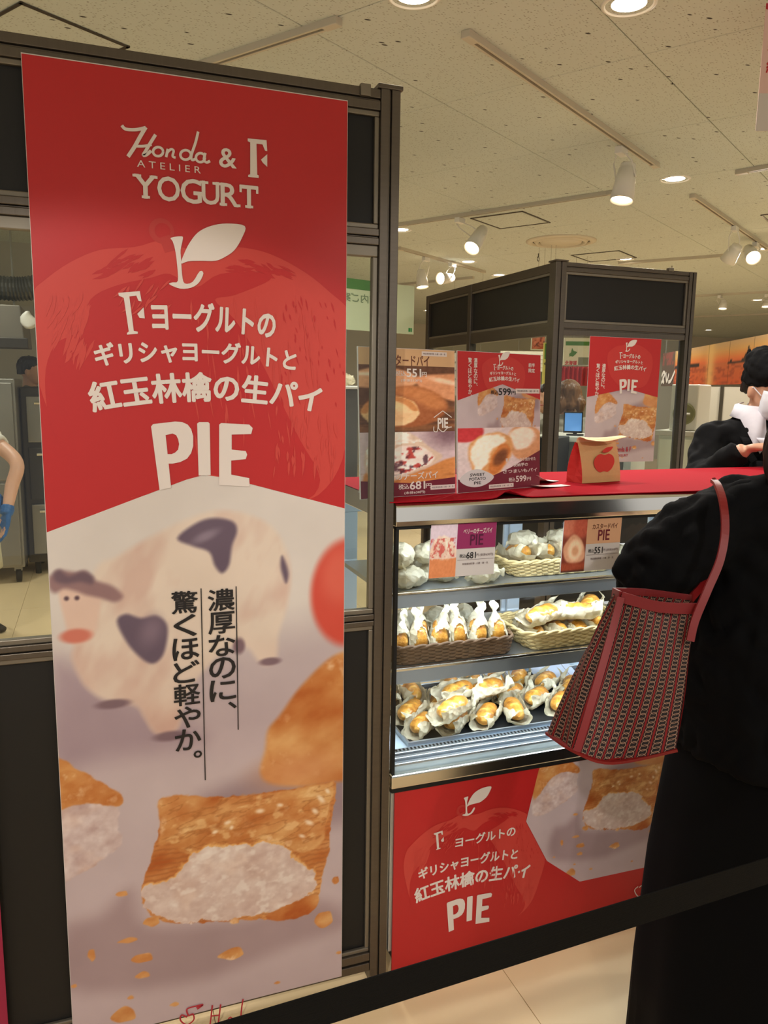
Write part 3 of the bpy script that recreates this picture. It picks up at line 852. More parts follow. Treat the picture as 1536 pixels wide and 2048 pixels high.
def crust_col(dark=0.0, seed=3):
    def fn(U, V):
        n = fbm(U * 0.022 + V * 0.006, V * 0.03, seed, 4); m = fbm(U * 0.008, V * 0.012, seed + 9, 3); h = fbm(U * 0.05, V * 0.045, seed + 4, 4)
        a = np.stack([206 + 26 * (n - 0.5) * 2, 140 + 44 * (n - 0.5) * 2, 80 + 44 * (n - 0.5) * 2], -1)
        a = a + ((m - 0.5) * 76)[..., None] * np.array([0.6, 1.0, 0.9]) - dark * np.array([16, 30, 30])
        g = np.clip((h - 0.63) * 6, 0, 1)[..., None] * np.clip((m - 0.35) * 4, 0, 1)[..., None]
        r = np.clip(1 - np.abs(fbm(U * 0.02, V * 0.035, seed + 30, 3) - 0.5) * 14, 0, 1)[..., None]
        a = a - r * np.array([5, 9, 9]) * np.clip((m - 0.45) * 6, 0, 1)[..., None]
        return a * (1 - g * 0.6) + np.array([252, 226, 196]) * g * 0.6
    return fn
def cream_col(seed=5, base=(226, 205, 196)):
    def fn(U, V):
        n = fbm(U * 0.03, V * 0.036, seed, 3); k = fbm(U * 0.08, V * 0.08, seed + 2, 3)
        a = np.array(base) + ((n - 0.5) * 60 + (k - 0.5) * 36)[..., None] * np.array([0.75, 1.0, 1.0])
        t = np.clip((fbm(U * 0.02, V * 0.024, seed + 7, 2) - 0.56) * 5, 0, 1)[..., None]
        return a * (1 - 0.22 * t) + np.array([216, 166, 136]) * 0.22 * t
    return fn

def product_photo(U, V):
    """U right, V down, in banner millimetres"""
    g = np.clip((V - 1060) / 330, 0, 1)[..., None]
    P = Photo(U, V, (0, 0, 0))
    P.c = np.array([216, 206, 200]) * (1 - g) + np.array([197, 178, 182]) * g
    l = np.clip((V - 1500) / 500, 0, 1)[..., None]
    P.c = P.c * (1 - l) + np.array([190, 168, 172]) * l
    hz = np.clip(0.5 + (V - 1225 + U * 0.12 + 40) / 120, 0, 1)
    P.over(hz * 0.38 * np.clip((1450 - V) / 120, 0, 1), (158, 134, 146))
    P.poly(PH['shadC'], (158, 134, 146), 40, k=0.75)
    P.poly(PH['shadM'], (146, 122, 130), 38, k=0.85)
    P.poly(PH['shadB'], (160, 134, 138), 30, k=0.85)
    # apple behind
    P.ell(PH_APPLE[0], PH_APPLE[1], 92, 126, (208, 74, 58), 0.12)
    P.ell(PH_APPLE[0] - 25, PH_APPLE[1] - 40, 40, 60, (226, 112, 92), 0.6, 0.6)
    # cow figurine
    d = P.poly(PH['body'], (224, 205, 190), 9)
    P.over(np.clip(0.5 - d / 16, 0, 1) * np.clip((V - 1130) / 330 + (fbm(U * .008, V * .008, 4) - .5) * .8, 0, 0.75), (208, 170, 156))
    P.over(np.clip(0.5 - d / 16, 0, 1) * np.clip((fbm(U * .012 + V * .004, V * .006, 8) - .5) * 2.4, 0, 0.5), (196, 152, 140))
    P.poly(PH['head'], (222, 190, 174), 6); 
    e = bm(152, 1272); P.ell(e[0], e[1], 30, 15, (206, 116, 98), 0.35)
    P.poly(PH['horn'], (146, 112, 114), 7); P.poly(PH['hornd'], (108, 84, 96), 7)
    for (x, y) in ((133, 1197), (154, 1196)):
        e = bm(x, y); P.ell(e[0], e[1], 4.5, 4.5, (84, 60, 70), 0.7)
    for k in ('spot1', 'spot2', 'spot3'):
        P.poly(PH[k], (100, 82, 100), 6)
    e = bm(412, 1072); P.ell(e[0], e[1], 26, 9, (150, 134, 150), 0.8, 0.7, -0.4)
    e = bm(302, 1262); P.ell(e[0], e[1], 20, 30, (134, 112, 128), 0.9, 0.7, 0.3)
    for (x, y, a, b) in ((340, 1472, 34, 11), (540, 1323, 24, 9), (226, 1408, 34, 10), (478, 1292, 13, 18)):
        e = bm(x, y); P.ell(e[0], e[1], a, b, (124, 98, 108), 0.4)
    # blurred pie at the right
    P.poly(PH['pieR'], lambda u, v: crust_col(0.2, 21)(u * 0.6, v * 0.6), 8)
    e = bm(600, 1540); P.ell(e[0], e[1], 90, 40, (222, 158, 112), 0.9, 0.55)
    # left cut pie
    P.poly(PH['lfill'], cream_col(31, (206, 182, 180)), 3, rough=5, seed=3, rs=0.08)
    P.poly(PH['lcrust'], crust_col(0.1, 11), 2.5, rough=4, seed=2, rs=0.06)
    # main pie
    P.poly(PH['crust'], crust_col(0.35, 5), 2, rough=5, seed=5, rs=0.07)
    lay = np.clip(np.sin(V * 0.55 + fbm(U * 0.03, V * 0.03, 91, 3) * 9) * 1.6, 0, 1) * (sd_poly(U, V, PH['crust']) < -2)
    P.over(lay * 0.5, (164, 92, 44))
    P.poly(PH['top'], crust_col(-0.15, 3), 4, rough=7, seed=9, rs=0.05)
    ins = sd_poly(U, V, PH['top']) < -3
    wr = fbm(U * 0.02 + V * 0.03, V * 0.045, 63, 4)
    P.over(np.clip(1 - np.abs(wr - 0.52) * 16, 0, 1) * ins * 0.45, (150, 84, 34))
    P.over(np.clip((fbm(U * 0.035 + 5, V * 0.06, 64, 4) - 0.58) * 7, 0, 1) * ins * 0.5, (244, 206, 150))
    for (x, y, a_, b_, r_) in ((642, 1598, 12, 5, -0.9), (630, 1622, 9, 5, -0.8), (618, 1645, 11, 5, -0.6), (604, 1672, 8, 4, -0.5), (655, 1582, 7, 4, -0.9), (455, 1645, 7, 4, 0.2), (463, 1655, 5, 4, 0.9), (520, 1622, 9, 5, -0.1), (430, 1664, 6, 4, 0.3), (560, 1610, 7, 4, -0.3)):
        e = bm(x, y); P.ell(e[0], e[1], a_, b_, (255, 238, 214), 0.8, 0.75, -r_)
    P.poly([(p[0], p[1] - 5) for p in PH['fill']], (232, 176, 106), 4, rough=12, seed=12, rs=0.06)
    d = P.poly(PH['fill'], cream_col(5), 1.5, rough=12, seed=12, rs=0.06)
    f_in = np.clip(0.5 - d / 6, 0, 1)
    P.over(np.clip((V - 1590) / 130, 0, 1) * f_in * 0.28, (176, 140, 132))
    P.over(np.clip((fbm(U * 0.025, V * 0.05, 66, 3) - 0.55) * 5, 0, 1) * f_in * 0.35, (192, 158, 150))
    P.over(np.clip((fbm(U * 0.045, V * 0.06, 67, 3) - 0.6) * 6, 0, 1) * f_in * 0.5, (244, 234, 226))
    P.poly(PH['bot'], crust_col(0.8, 15), 2, rough=3, seed=7, rs=0.09)
    for i, (p, w, h) in enumerate(CRUMB):
        pts = [(p[0] + w * math.cos(a) * (0.7 + 0.4 * ((i * 7 + k * 5) % 7) / 7), p[1] + h * math.sin(a) * (0.7 + 0.4 * ((i * 5 + k * 3) % 7) / 7)) for k, a in enumerate(2 * math.pi * j / 8 for j in range(8))]
        P.poly(pts, crust_col(0.0, 40 + i), 1.5, sm=3)
    P.c += ((fbm(U * 0.01, V * 0.01, 77, 3) - 0.5) * 12)[..., None]
    return P.c

# --- emblem and lettering lock-up, in banner millimetres
STEM = z1([(683, 952), (724, 946), (731, 956), (722, 1000), (724, 1040), (728, 1100), (738, 1134), (770, 1128), (798, 1086), (813, 1094), (796, 1130), (765, 1151), (720, 1155), (676, 1137), (690, 1130), (711, 1124), (708, 1060), (700, 1000), (690, 966)])
LEAF = z1([(724, 1054), (735, 1018), (758, 972), (792, 930), (842, 905), (905, 895), (978, 905), (968, 950), (938, 1000), (900, 1028), (860, 1044), (800, 1044), (752, 1046)])
F_TOP = z1([(990, 555), (1065, 562), (1068, 606), (1059, 604), (1049, 579), (1025, 576), (1028, 700), (1034, 703), (1034, 713), (992, 709), (992, 701), (1000, 698), (1000, 571), (990, 566)])
F_ARM = z1([(1043, 640), (1068, 618), (1068, 669), (1050, 652)])
F2 = z2([(473, 52), (559, 45), (566, 86), (554, 84), (545, 63), (517, 66), (535, 204), (551, 207), (551, 215), (508, 219), (508, 212), (515, 206), (495, 72), (475, 63)])
F2_ARM = z2([(549, 136), (574, 110), (579, 154), (558, 152)])
PIE_P = bml([(302, 853), (306, 848), (350, 843), (364, 844), (375, 849), (382, 858), (386, 872), (386, 892), (382, 906), (374, 917), (360, 924), (345, 927), (337, 927), (342, 975), (319, 980)])
PIE_PH = bml([(331, 870), (345, 867), (352, 870), (356, 878), (358, 888), (356, 899), (350, 905), (343, 908), (335, 908)])
PIE_I = bml([(394, 847), (398, 844), (416, 844), (419, 847), (421, 950), (397, 951)])
PIE_E = bml([(438, 849), (442, 846), (498, 849), (505, 856), (502, 868), (463, 869), (463, 899), (491, 902), (494, 909), (491, 918), (462, 921), (462, 949), (498, 956), (499, 973), (438, 970)])
def box_mm(x0, y0, x1, y1):
    a = bm(x0, y0); b = bm(x1, y1); return (a[0], a[1], b[0], b[1])

def flipv(pts, T):
    return [T(*p) for p in pts]
LN = [('ヨーグルトの', (303, 610, 550, 668), 0.03, 5, -0.035), ('ギリシャヨーグルトと', (188, 687, 592, 732), 0.03, 13, 0.0), ('紅玉林檎の生パイ', (176, 756, 641, 816), 0.028, 24, 0.0)]
def emblem(plane, T, parent, lift, m=None):
    P = Print2D().poly(smooth_closed(flipv(STEM, T), 3)).poly(smooth_closed(flipv(LEAF, T), 4))
    return P.build(plane, 'leaf_emblem', m or M_WHITE_INK, parent, lift)
def lines(plane, T, parent, lift, m=None, which=(0, 1, 2), f=True):
    for i in which:
        s, bx, bold, arc, rot = LN[i]
        a = bm(bx[0], bx[1]); b = bm(bx[2], bx[1]); h = (bx[3] - bx[1]) * 0.96
        cu, cv = (a[0] + b[0]) / 2, bm((bx[0] + bx[2]) / 2, (bx[1] + bx[3]) / 2 - (arc * 0.5))[1]
        Q = Print2D(); text_box(Q, s, cu - (b[0] - a[0]) / 2, cv - h / 2, cu + (b[0] - a[0]) / 2, cv + h / 2, bold, arc * 1.05, rot)
        # text_box works with v up; the lock-up frame has v down
        Q.v = [T(x, 2 * cv - y) for (x, y) in Q.v]
        Q.build(plane, 'lettering', m or M_WHITE_INK, parent, lift)
    if f:
        P = Print2D().poly(flipv(F2, T)).poly(flipv(F2_ARM, T)); P.build(plane, 'monogram', m or M_WHITE_INK, parent, lift)
def pie_word(plane, T, parent, lift, m=None):
    P = Print2D().poly(flipv(PIE_P, T), flipv(PIE_PH, T)).poly(flipv(PIE_I, T)).poly(flipv(PIE_E, T))
    return P.build(plane, 'lettering', m or M_WHITE_INK, parent, lift)

# apple engraving
APPLE = bml([(60, 592), (90, 560), (140, 525), (200, 500), (270, 494), (325, 480), (352, 492), (400, 500), (470, 494), (540, 508), (610, 545), (660, 585), (700, 625), (722, 700), (722, 780), (700, 870), (665, 960), (600, 1010), (500, 1020), (300, 1010), (180, 930), (110, 850), (70, 740), (52, 660)])
APPLE_IN = bml([(300, 556), (230, 572), (180, 600), (160, 660), (110, 690), (90, 760), (110, 870), (190, 960), (330, 1020), (500, 1025), (600, 1010), (640, 960), (600, 880), (560, 800), (520, 720), (470, 640), (430, 600), (470, 590), (540, 560), (520, 545), (440, 548), (390, 575), (340, 548)])
def apple(plane, T, parent, lift, full=True, clip=None):
    c = clip or (lambda pts: pts)
    P = Print2D().poly(c(flipv(smooth_closed(APPLE, 4), T)))
    P.build(plane, 'apple_print', M_REDL, parent, lift)
    Q = Print2D().poly(c(flipv(smooth_closed(APPLE_IN, 4), T)))
    rr = random.Random(5)
    def dash(P, x, y, ang, L, w):
        m0 = bm(x, y); d = (math.cos(ang), math.sin(ang)); n = (-d[1], d[0])
        k = rr.uniform(-0.25, 0.25)
        pts = [(-0.5, 0), (-0.2, 0.5), (0.15, 0.42), (0.5, 0.05 + k), (0.15, -0.4), (-0.2, -0.5)]
        P.poly(c(flipv([(m0[0] + d[0] * a * L + n[0] * b * w, m0[1] + d[1] * a * L + n[1] * b * w) for (a, b) in pts], T)))
    if full:
        for i in range(26):       # hatching on the shoulders
            t = i / 25; dash(Q, 205 + 95 * t + rr.uniform(-8, 8), 545 - 26 * math.sin(t * 3) + rr.uniform(-10, 14), 2.6 + rr.uniform(-0.25, 0.25), rr.uniform(18, 46), rr.uniform(4, 8))
        for i in range(30):
            t = i / 29; dash(Q, 470 + 105 * t + rr.uniform(-8, 8), 530 + 18 * t + rr.uniform(-14, 14), 0.5 + rr.uniform(-0.3, 0.3) - 0.6 * (1 - t), rr.uniform(18, 46), rr.uniform(4, 8))
        for i in range(46):
            dash(Q, rr.uniform(560, 690), rr.uniform(600, 820), 1.35 + rr.uniform(-0.2, 0.2), rr.uniform(8, 26), rr.uniform(2, 4))
    Q.build(plane, 'apple_shade_print', M_RED, parent, lift + 0.0003)
    if full:
        S = Print2D()
        for i in range(34):
            dash(S, rr.uniform(95, 180), rr.uniform(600, 720), 1.9 + rr.uniform(-0.2, 0.2), rr.uniform(24, 60), rr.uniform(4, 9))
        for i in range(60):
            dash(S, rr.uniform(380, 640), rr.uniform(610, 900), 1.5 + rr.uniform(-0.12, 0.12) - 0.0, rr.uniform(20, 70), rr.uniform(2, 5))
        for i in range(36):
            dash(S, rr.uniform(545, 680), rr.uniform(820, 960), 1.55 + rr.uniform(-0.2, 0.2), rr.uniform(20, 64), rr.uniform(3, 7))
        for i in range(18):
            dash(S, rr.uniform(240, 330), rr.uniform(560, 640), 2.2 + rr.uniform(-0.3, 0.3), rr.uniform(16, 40), rr.uniform(3, 6))
        S.build(plane, 'apple_streak_print', M_REDL, parent, lift + 0.0006)
        st = bm(323, 462); out = [(st[0] + 24 * math.cos(a), st[1] + 24 * math.sin(a)) for a in (2 * math.pi * i / 24 for i in range(24))]
        inn = [(st[0] + 15 * math.cos(a) + 2, st[1] + 15 * math.sin(a)) for a in (2 * math.pi * i / 24 for i in range(24))]
        Print2D().ring(flipv(out, T), flipv(inn, T)).poly(flipv(bml([(318, 476), (338, 470), (352, 500), (330, 506)]), T)).build(plane, 'stalk_print', mat('dim_red_ink', (186, 52, 48), 0.42), parent, lift + 0.0003)

# ---------------------------------------------------------------- the tall banner
banner = thing('hanging_banner', 'tall red paper banner with apple print and pie photograph hung on the near booth wall', 'banner', (0.208, DW - 0.003, BV0))
MB().box(BU0, DW - 0.0036, BV0, BU1, DW - 0.0028, BV1).build('sheet', mat('banner_paper', (214, 206, 200), 0.5), banner)
TB = lambda x, y: (x / 1000 + BU0, BV1 - y / 1000)
chev = [BP.px(*p) for p in ((89, 1065), (399, 949), (420, 947), (687, 1017))]
e0, e1 = BU0 + 0.001, BU1 - 0.001
def chev_v(u):
    xs = [e0] + [c[0] for c in chev[1:3]] + [e1]; ys = [chev[0][1]] + [c[1] for c in chev[1:3]] + [chev[3][1]]
    return np.interp(u, xs, ys)
Print2D().poly([(e0, BV1 - 0.002), (e0, chev[0][1]), chev[1], chev[2], (e1, chev[3][1]), (e1, BV1 - 0.002)]).build(BP, 'red_field', M_RED, banner, 0.0003)
photo_sheet(BP, e0, BV0 + 0.001, e1, max(c[1] for c in chev) + 0.001, 0.0021, lambda U, V: product_photo((U - BU0) * 1000, (BV1 - V) * 1000), 'photo_print', paint_mat('print_ink', 0.45), banner, 0.0003, clip=chev_v)
cl = lambda pts: [(min(max(p[0], e0), e1), max(p[1], float(chev_v(min(max(p[0], e0), e1))))) for p in pts]
apple(BP, TB, banner, 0.0006, True, cl)
emblem(BP, TB, banner, 0.0024)
lines(BP, TB, banner, 0.0024)
pie_word(BP, TB, banner, 0.0024)
P = Print2D().poly(flipv(F_TOP, TB)).poly(flipv(F_ARM, TB)); P.build(BP, 'monogram', M_WHITE_INK, banner, 0.0024)
q1 = lambda l: [BP.px(x / 2, y / 2) for x, y in l]
P = Print2D()
for pts, w in (([(487, 503), (503, 518), (545, 520), (583, 512)], 0.006), ([(583, 510), (562, 545), (537, 590), (512, 628)], 0.007), ([(622, 540), (602, 572), (582, 606), (573, 622), (586, 620), (604, 604)], 0.006), ([(538, 586), (575, 586), (606, 580)], 0.005),
               ([(671, 597), (664, 630)], 0.005), ([(665, 616), (682, 599), (694, 604), (690, 626), (702, 632)], 0.0045), ([(792, 528), (782, 570), (765, 622), (768, 641), (781, 637)], 0.005), ([(821, 613), (815, 640), (826, 651), (839, 645)], 0.005)):
    P.stroke(q1(pts), w)
for (cx, cy, rx_, ry_) in ((632, 608, 20, 18), (742, 621, 21, 19), (801, 632, 18, 18)):
    P.stroke(q1([(cx + rx_ * math.cos(a), cy + ry_ * math.sin(a)) for a in (2 * math.pi * i / 12 for i in range(13))]), 0.0048)
P.build(BP, 'lettering', M_WHITE_INK, banner, 0.0024)
def btext(s, x0, y0, x1, y1, bold, k=2.0, m=None, yo=0):
    a = BP.px(x0 / k, yo + y0 / k); b = BP.px(x1 / k, yo + y1 / k)
    P = Print2D(); text_box(P, s, a[0], b[1], b[0], a[1], bold); return P.build(BP, 'lettering', m or M_WHITE_INK, banner, 0.0024)
def level_box(x0, x1, ymid, h):
    a = BP.px(x0, ymid); b = BP.px(x1, ymid); c = BP.px((x0 + x1) / 2, ymid)[1]
    return a[0], c - h / 2, b[0], c + h / 2
P = Print2D(); text_box(P, 'A T E L I E R', *level_box(274, 401, 334, 0.0125), 0.0); P.build(BP, 'lettering', M_WHITE_INK, banner, 0.0024)
P = Print2D(); text_box(P, '&', *level_box(438, 472, 317, 0.036), 0.01); P.build(BP, 'lettering', M_WHITE_INK, banner, 0.0024)
P = Print2D()
u0, v0, u1, v1 = level_box(269, 515, 384, 0.043)
lw = (u1 - u0)
for ch, a, b in (('Y', 0.0, 0.17), ('O', 0.18, 0.355), ('G', 0.365, 0.53), ('U', 0.535, 0.675), ('R', 0.69, 0.835), ('T', 0.85, 1.0)):
    text_box(P, ch, u0 + lw * a, v0 - (0.001 if ch in 'OG' else 0), u0 + lw * b, v1 + (0.001 if ch in 'OG' else 0), 0.012)
def serif(f0, f1, top=True, h=0.005):
    P.rect(u0 + lw * f0, (v1 - h) if top else v0, u0 + lw * f1, v1 if top else v0 + h)
for a in ((-0.012, 0.055), (0.12, 0.182), (0.518, 0.588), (0.622, 0.692)): serif(*a)
for a in ((0.055, 0.118), (0.678, 0.74), (0.80, 0.852), (0.892, 0.96)): serif(*a, top=False)
for f0 in (0.845, 0.985): P.rect(u0 + lw * f0, v1 - 0.014, u0 + lw * (f0 + 0.02), v1)
P.rect(u0 + lw * 0.688, v1 - 0.005, u0 + lw * 0.72, v1)
P.build(BP, 'lettering', M_WHITE_INK, banner, 0.0024)
# vertical slogan
def vslogan(plane, T, parent, lift, m, rule=True):
    for s, x0, x1, y0, y1 in (('濃厚なのに、', 417, 471, 1176, 1446), ('驚くほど軽やか。', 344, 402, 1180, 1545)):
        a = bm((x0 + x1) / 2 - 27, (y0 + y1) / 2); b = bm((x0 + x1) / 2 + 27, (y0 + y1) / 2)
        t = bm((x0 + x1) / 2, y0)[1]; bt = bm((x0 + x1) / 2, y1)[1]
        P = Print2D(); text_vert(P, s, a[0], b[0], -t, -bt, 0.014)
        P.v = [T(x, -y) for (x, y) in P.v]
        P.build(plane, 'lettering', m, parent, lift)
    if rule:
        P = Print2D()
        for x, y0, y1 in ((474, 1172, 1459), (406, 1176, 1560)):
            a = bm(x, (y0 + y1) / 2)[0]; t = bm(x, y0)[1]; bt = bm(x, y1)[1]
            P.poly([T(a - 1.1, t), T(a + 1.1, t), T(a + 1.1, bt), T(a - 1.1, bt)])
        P.build(plane, 'rule_print', m, parent, lift)
vslogan(BP, TB, banner, 0.0024, M_BLACK_INK)
# red signature at the foot
M_CRIMSON = mat('crimson_ink', (178, 40, 56), 0.5)
q3 = lambda l: [BP.px(x / 1.873, 1200 + y / 1.873) for x, y in l]
P = Print2D()
for pts in ([(700, 1560), (680, 1552), (676, 1572), (700, 1588), (725, 1570), (722, 1548), (706, 1556)], [(706, 1556), (700, 1530), (735, 1518), (760, 1512)], [(738, 1530), (760, 1514), (735, 1524)], [(795, 1515), (790, 1560), (786, 1590)], [(826, 1512), (820, 1560), (816, 1590)], [(788, 1556), (822, 1552)], [(910, 1492), (904, 1530), (900, 1580)], [(850, 1575), (862, 1560), (872, 1575), (862, 1590), (850, 1578)]):
    P.stroke(q3(pts), 0.0035)
P.build(BP, 'lettering', M_CRIMSON, banner, 0.0024)

# neighbouring crimson sheet on the same wall
nb = thing('hanging_banner', 'plain crimson sheet hung low on the booth wall beside the tall banner', 'banner', (-0.4, DW - 0.003, 0.05))
MB().box(-0.60, DW - 0.0036, 0.05, -0.227, DW - 0.0028, 0.93).build('sheet', mat('crimson_paper', (150, 28, 62), 0.5), nb)
MB().box(-0.60, DW - 0.005, 0.922, -0.227, DW - 0.0036, 0.934).build('tape', M_WHITE, nb)

# ---------------------------------------------------------------- panel on the case front
FP = Plane((0, CY0 - 0.001, 0), (1, 0, 0), (0, 0, 1))
FU0, FU1, FV0, FV1 = 0.655, 1.84, 0.006, 0.499
panel = thing('front_panel_poster', 'wide red poster with apple emblem and pie photograph covering the case front', 'poster', (1.25, CY0 - 0.002, FV0))
MB().box(FU0, CY0 - 0.0012, FV0, FU1, CY0 + 0.0036, FV1).build('sheet', M_RED, panel)
q8 = lambda l: [FP.px(760 + x / 1.979, 1480 + y / 1.979) for x, y in l]
poly_ph = q8([(632, 66), (578, 322), (660, 478), (790, 560), (1052, 503)]) 
hexa = [(min(p[0], FU1), min(p[1], FV1)) for p in poly_ph]
v_r = hexa[-1][1]
# lock-up mapping: fit the third line
def sim(plane, pA, pB, sc=None):
    """map banner millimetres to a plane so that the ends of the third line fall on two pixels"""
    a = np.array(plane.px(*pA)); b = np.array(plane.px(*pB))
    A = np.array(bm(176, 792)); B = np.array(bm(641, 792)); A[1] = B[1] = (A[1] + B[1]) / 2
    k = (b[0] - a[0]) / (B[0] - A[0]); 
    return lambda x, y: (a[0] + (x - A[0]) * k, (a[1] + b[1]) / 2 - (y - A[1]) * k)
TF = sim(FP, (828, 1782), (1058, 1745))
kk = (TF(100, 0)[0] - TF(0, 0)[0]) / 100
# photograph: scaled so that the centre pie sits where the poster shows it
pc = FP.px(1240, 1590); kp = 0.00058
bc = bm(470, 1700)
def front_photo(U, V):
    return product_photo(bc[0] + (U - pc[0]) / kp, bc[1] - (V - pc[1]) / kp)
ph_u0 = min(p[0] for p in hexa)
def fclip(U):
    return np.full(U.shape, FV1 - 0.0005)
# build the photo as a polygon-clipped grid
def clipped_photo(plane, pts, step, fn, name, m, parent, lift):
    xs = [p[0] for p in pts]
    lo_u, hi_u = min(xs), max(xs)
    n = int((hi_u - lo_u) / step) + 1; rows = int((max(p[1] for p in pts) - min(p[1] for p in pts)) / step) + 1
    us = np.linspace(lo_u, hi_u, n)
    lo = []; hi = []
    for u in us:
        ys = []
        for i in range(len(pts)):
            (x0, y0), (x1, y1) = pts[i], pts[i - 1]
            if (x0 - u) * (x1 - u) <= 0 and abs(x1 - x0) > 1e-9:
                ys.append(y0 + (y1 - y0) * (u - x0) / (x1 - x0))
        lo.append(min(ys)); hi.append(max(ys))
    t = np.linspace(0, 1, rows)[:, None]
    U = np.repeat(us[None, :], rows, 0); V = np.array(lo)[None] * (1 - t) + np.array(hi)[None] * t
    C = np.clip(fn(U, V), 0, 255) / 255.0
    C = np.where(C <= 0.04045, C / 12.92, ((C + 0.055) / 1.055) ** 2.4)
    mb = MB(); mb.grid([tuple(plane.w(U[i, j], V[i, j], lift)) for i in range(rows) for j in range(n)], rows, n)
    o = mb.build(name, m, parent)
    at = o.data.color_attributes.new('print', 'FLOAT_COLOR', 'POINT')
    at.data.foreach_set('color', np.concatenate([C, np.ones(C.shape[:2] + (1,))], -1).reshape(-1).astype(np.float32))
    return o
right_v = hexa[-1][1] + (hexa[-1][1] - hexa[-2][1]) / (hexa[-1][0] - hexa[-2][0]) * (FU1 - 0.002 - hexa[-1][0])
clipped_photo(FP, [hexa[0][:1] + (FV1 - 0.001,), hexa[1], hexa[2], hexa[3], (FU1 - 0.002, right_v), (FU1 - 0.002, FV1 - 0.001)], 0.0028, front_photo, 'photo_print', paint_mat('print_ink'), panel, 0.0006)
lim = lambda pts: [(min(max(p[0], FU0 + 0.001), FU1), min(max(p[1], FV0 + 0.001), FV1 - 0.001)) for p in pts]
ap_c = FP.px(945, 1755)
def TA(x, y):
    c = bm(395, 790); k = 0.00062; return (ap_c[0] + (x - c[0]) * k, ap_c[1] - (y - c[1]) * k)
def lim2(pts):
    # keep the apple print left of the photograph
    out = []
    for (u, v) in lim(pts):
        edge = np.interp(-v, [-hexa[0][1], -hexa[1][1], -hexa[2][1], -hexa[3][1], 0], [hexa[0][0], hexa[1][0], hexa[2][0], hexa[3][0], hexa[3][0] + 0.2])
        out.append((min(u, float(edge) - 0.002), v))
    return out
apple(FP, TA, panel, 0.0009, True, lim2)
le = FP.px(951, 1603); bl = bm(410, 515)
emblem(FP, lambda x, y: (le[0] + (x - bl[0]) * 0.00053, le[1] - (y - bl[1]) * 0.00053), panel, 0.0026)
lines(FP, TF, panel, 0.0018, which=(1, 2), f=False)
fa = FP.px(910, 1690); fb_ = FP.px(1030, 1655)
P = Print2D(); text_box(P, 'ヨーグルトの', fa[0], (fa[1] + fb_[1]) / 2 - 0.014, fb_[0], (fa[1] + fb_[1]) / 2 + 0.014, 0.022); P.build(FP, 'lettering', M_WHITE_INK, panel, 0.0026)
q = FP.px(876, 1680); c2 = bm(262, 626)
P = Print2D(); TT = lambda x, y: (q[0] + (x - c2[0]) * 0.0006, q[1] - (y - c2[1]) * 0.0006); P.poly(flipv(F2, TT)).poly(flipv(F2_ARM, TT)); P.build(FP, 'monogram', M_WHITE_INK, panel, 0.0026)
pq = FP.px(936, 1820); pb = bm(403, 905)
pie_word(FP, lambda x, y: (pq[0] + (x - pb[0]) * 0.00064, pq[1] - (y - pb[1]) * 0.00064), panel, 0.0026)
P = Print2D()
for pts in ([(1275, 1772), (1268, 1780), (1276, 1792), (1288, 1782), (1284, 1770), (1277, 1774)], [(1284, 1770), (1288, 1752), (1296, 1746)]):
    P.stroke([FP.px(*p) for p in pts], 0.003)
P.build(FP, 'lettering', M_WHITE_INK, panel, 0.0026)

# ---------------------------------------------------------------- generic poster pieces
M_INK = paint_mat('print_ink')
def card_text(plane, s, u0, v0, u1, v1, m, parent, lift, bold=0.01, **kw):
    P = Print2D(); text_box(P, s, u0, v0, u1, v1, bold, **kw); return P.build(plane, 'lettering', m, parent, lift)

def bread_photo(U, V):
    """custard loaf; U,V in 0..100"""
    P = Photo(U, V, (92, 56, 36))
    P.over(np.clip((fbm(U * .02, V * .2, 3) - .45) * 2.4, 0, .6) * (V > 55), (150, 96, 56))
    P.poly([(-5, 4), (20, -8), (52, 0), (60, 16), (40, 26), (-5, 24)], (206, 150, 112), 2); P.ell(14, 4, 18, 3, (244, 222, 200), 0.6, 0.8)
    P.poly([(58, 8), (80, 2), (110, 4), (110, 46), (84, 42), (64, 28)], (204, 138, 98), 2); P.ell(90, 14, 18, 4, (242, 208, 182), 0.6, 0.8, 0.3)
    P.poly([(4, 62), (20, 34), (52, 22), (80, 34), (92, 58), (78, 82), (50, 92), (18, 84)], (150, 84, 46), 2.5)
    P.poly([(30, 30), (54, 23), (80, 36), (90, 56), (76, 62), (52, 44)], (186, 116, 68), 6)
    P.poly([(2, 66), (10, 48), (30, 40), (50, 46), (60, 62), (56, 82), (36, 90), (12, 84)], cream_col(61, (226, 186, 136)), 1.6, rough=3, seed=4, rs=0.1)
    P.poly([(2, 66), (10, 48), (30, 40), (50, 46), (60, 62), (54, 64), (44, 52), (30, 47), (14, 53), (8, 68)], (196, 128, 74), 1.5)
    P.c += ((fbm(U * .3, V * .3, 9, 3) - .5) * 26)[..., None]
    return P.c
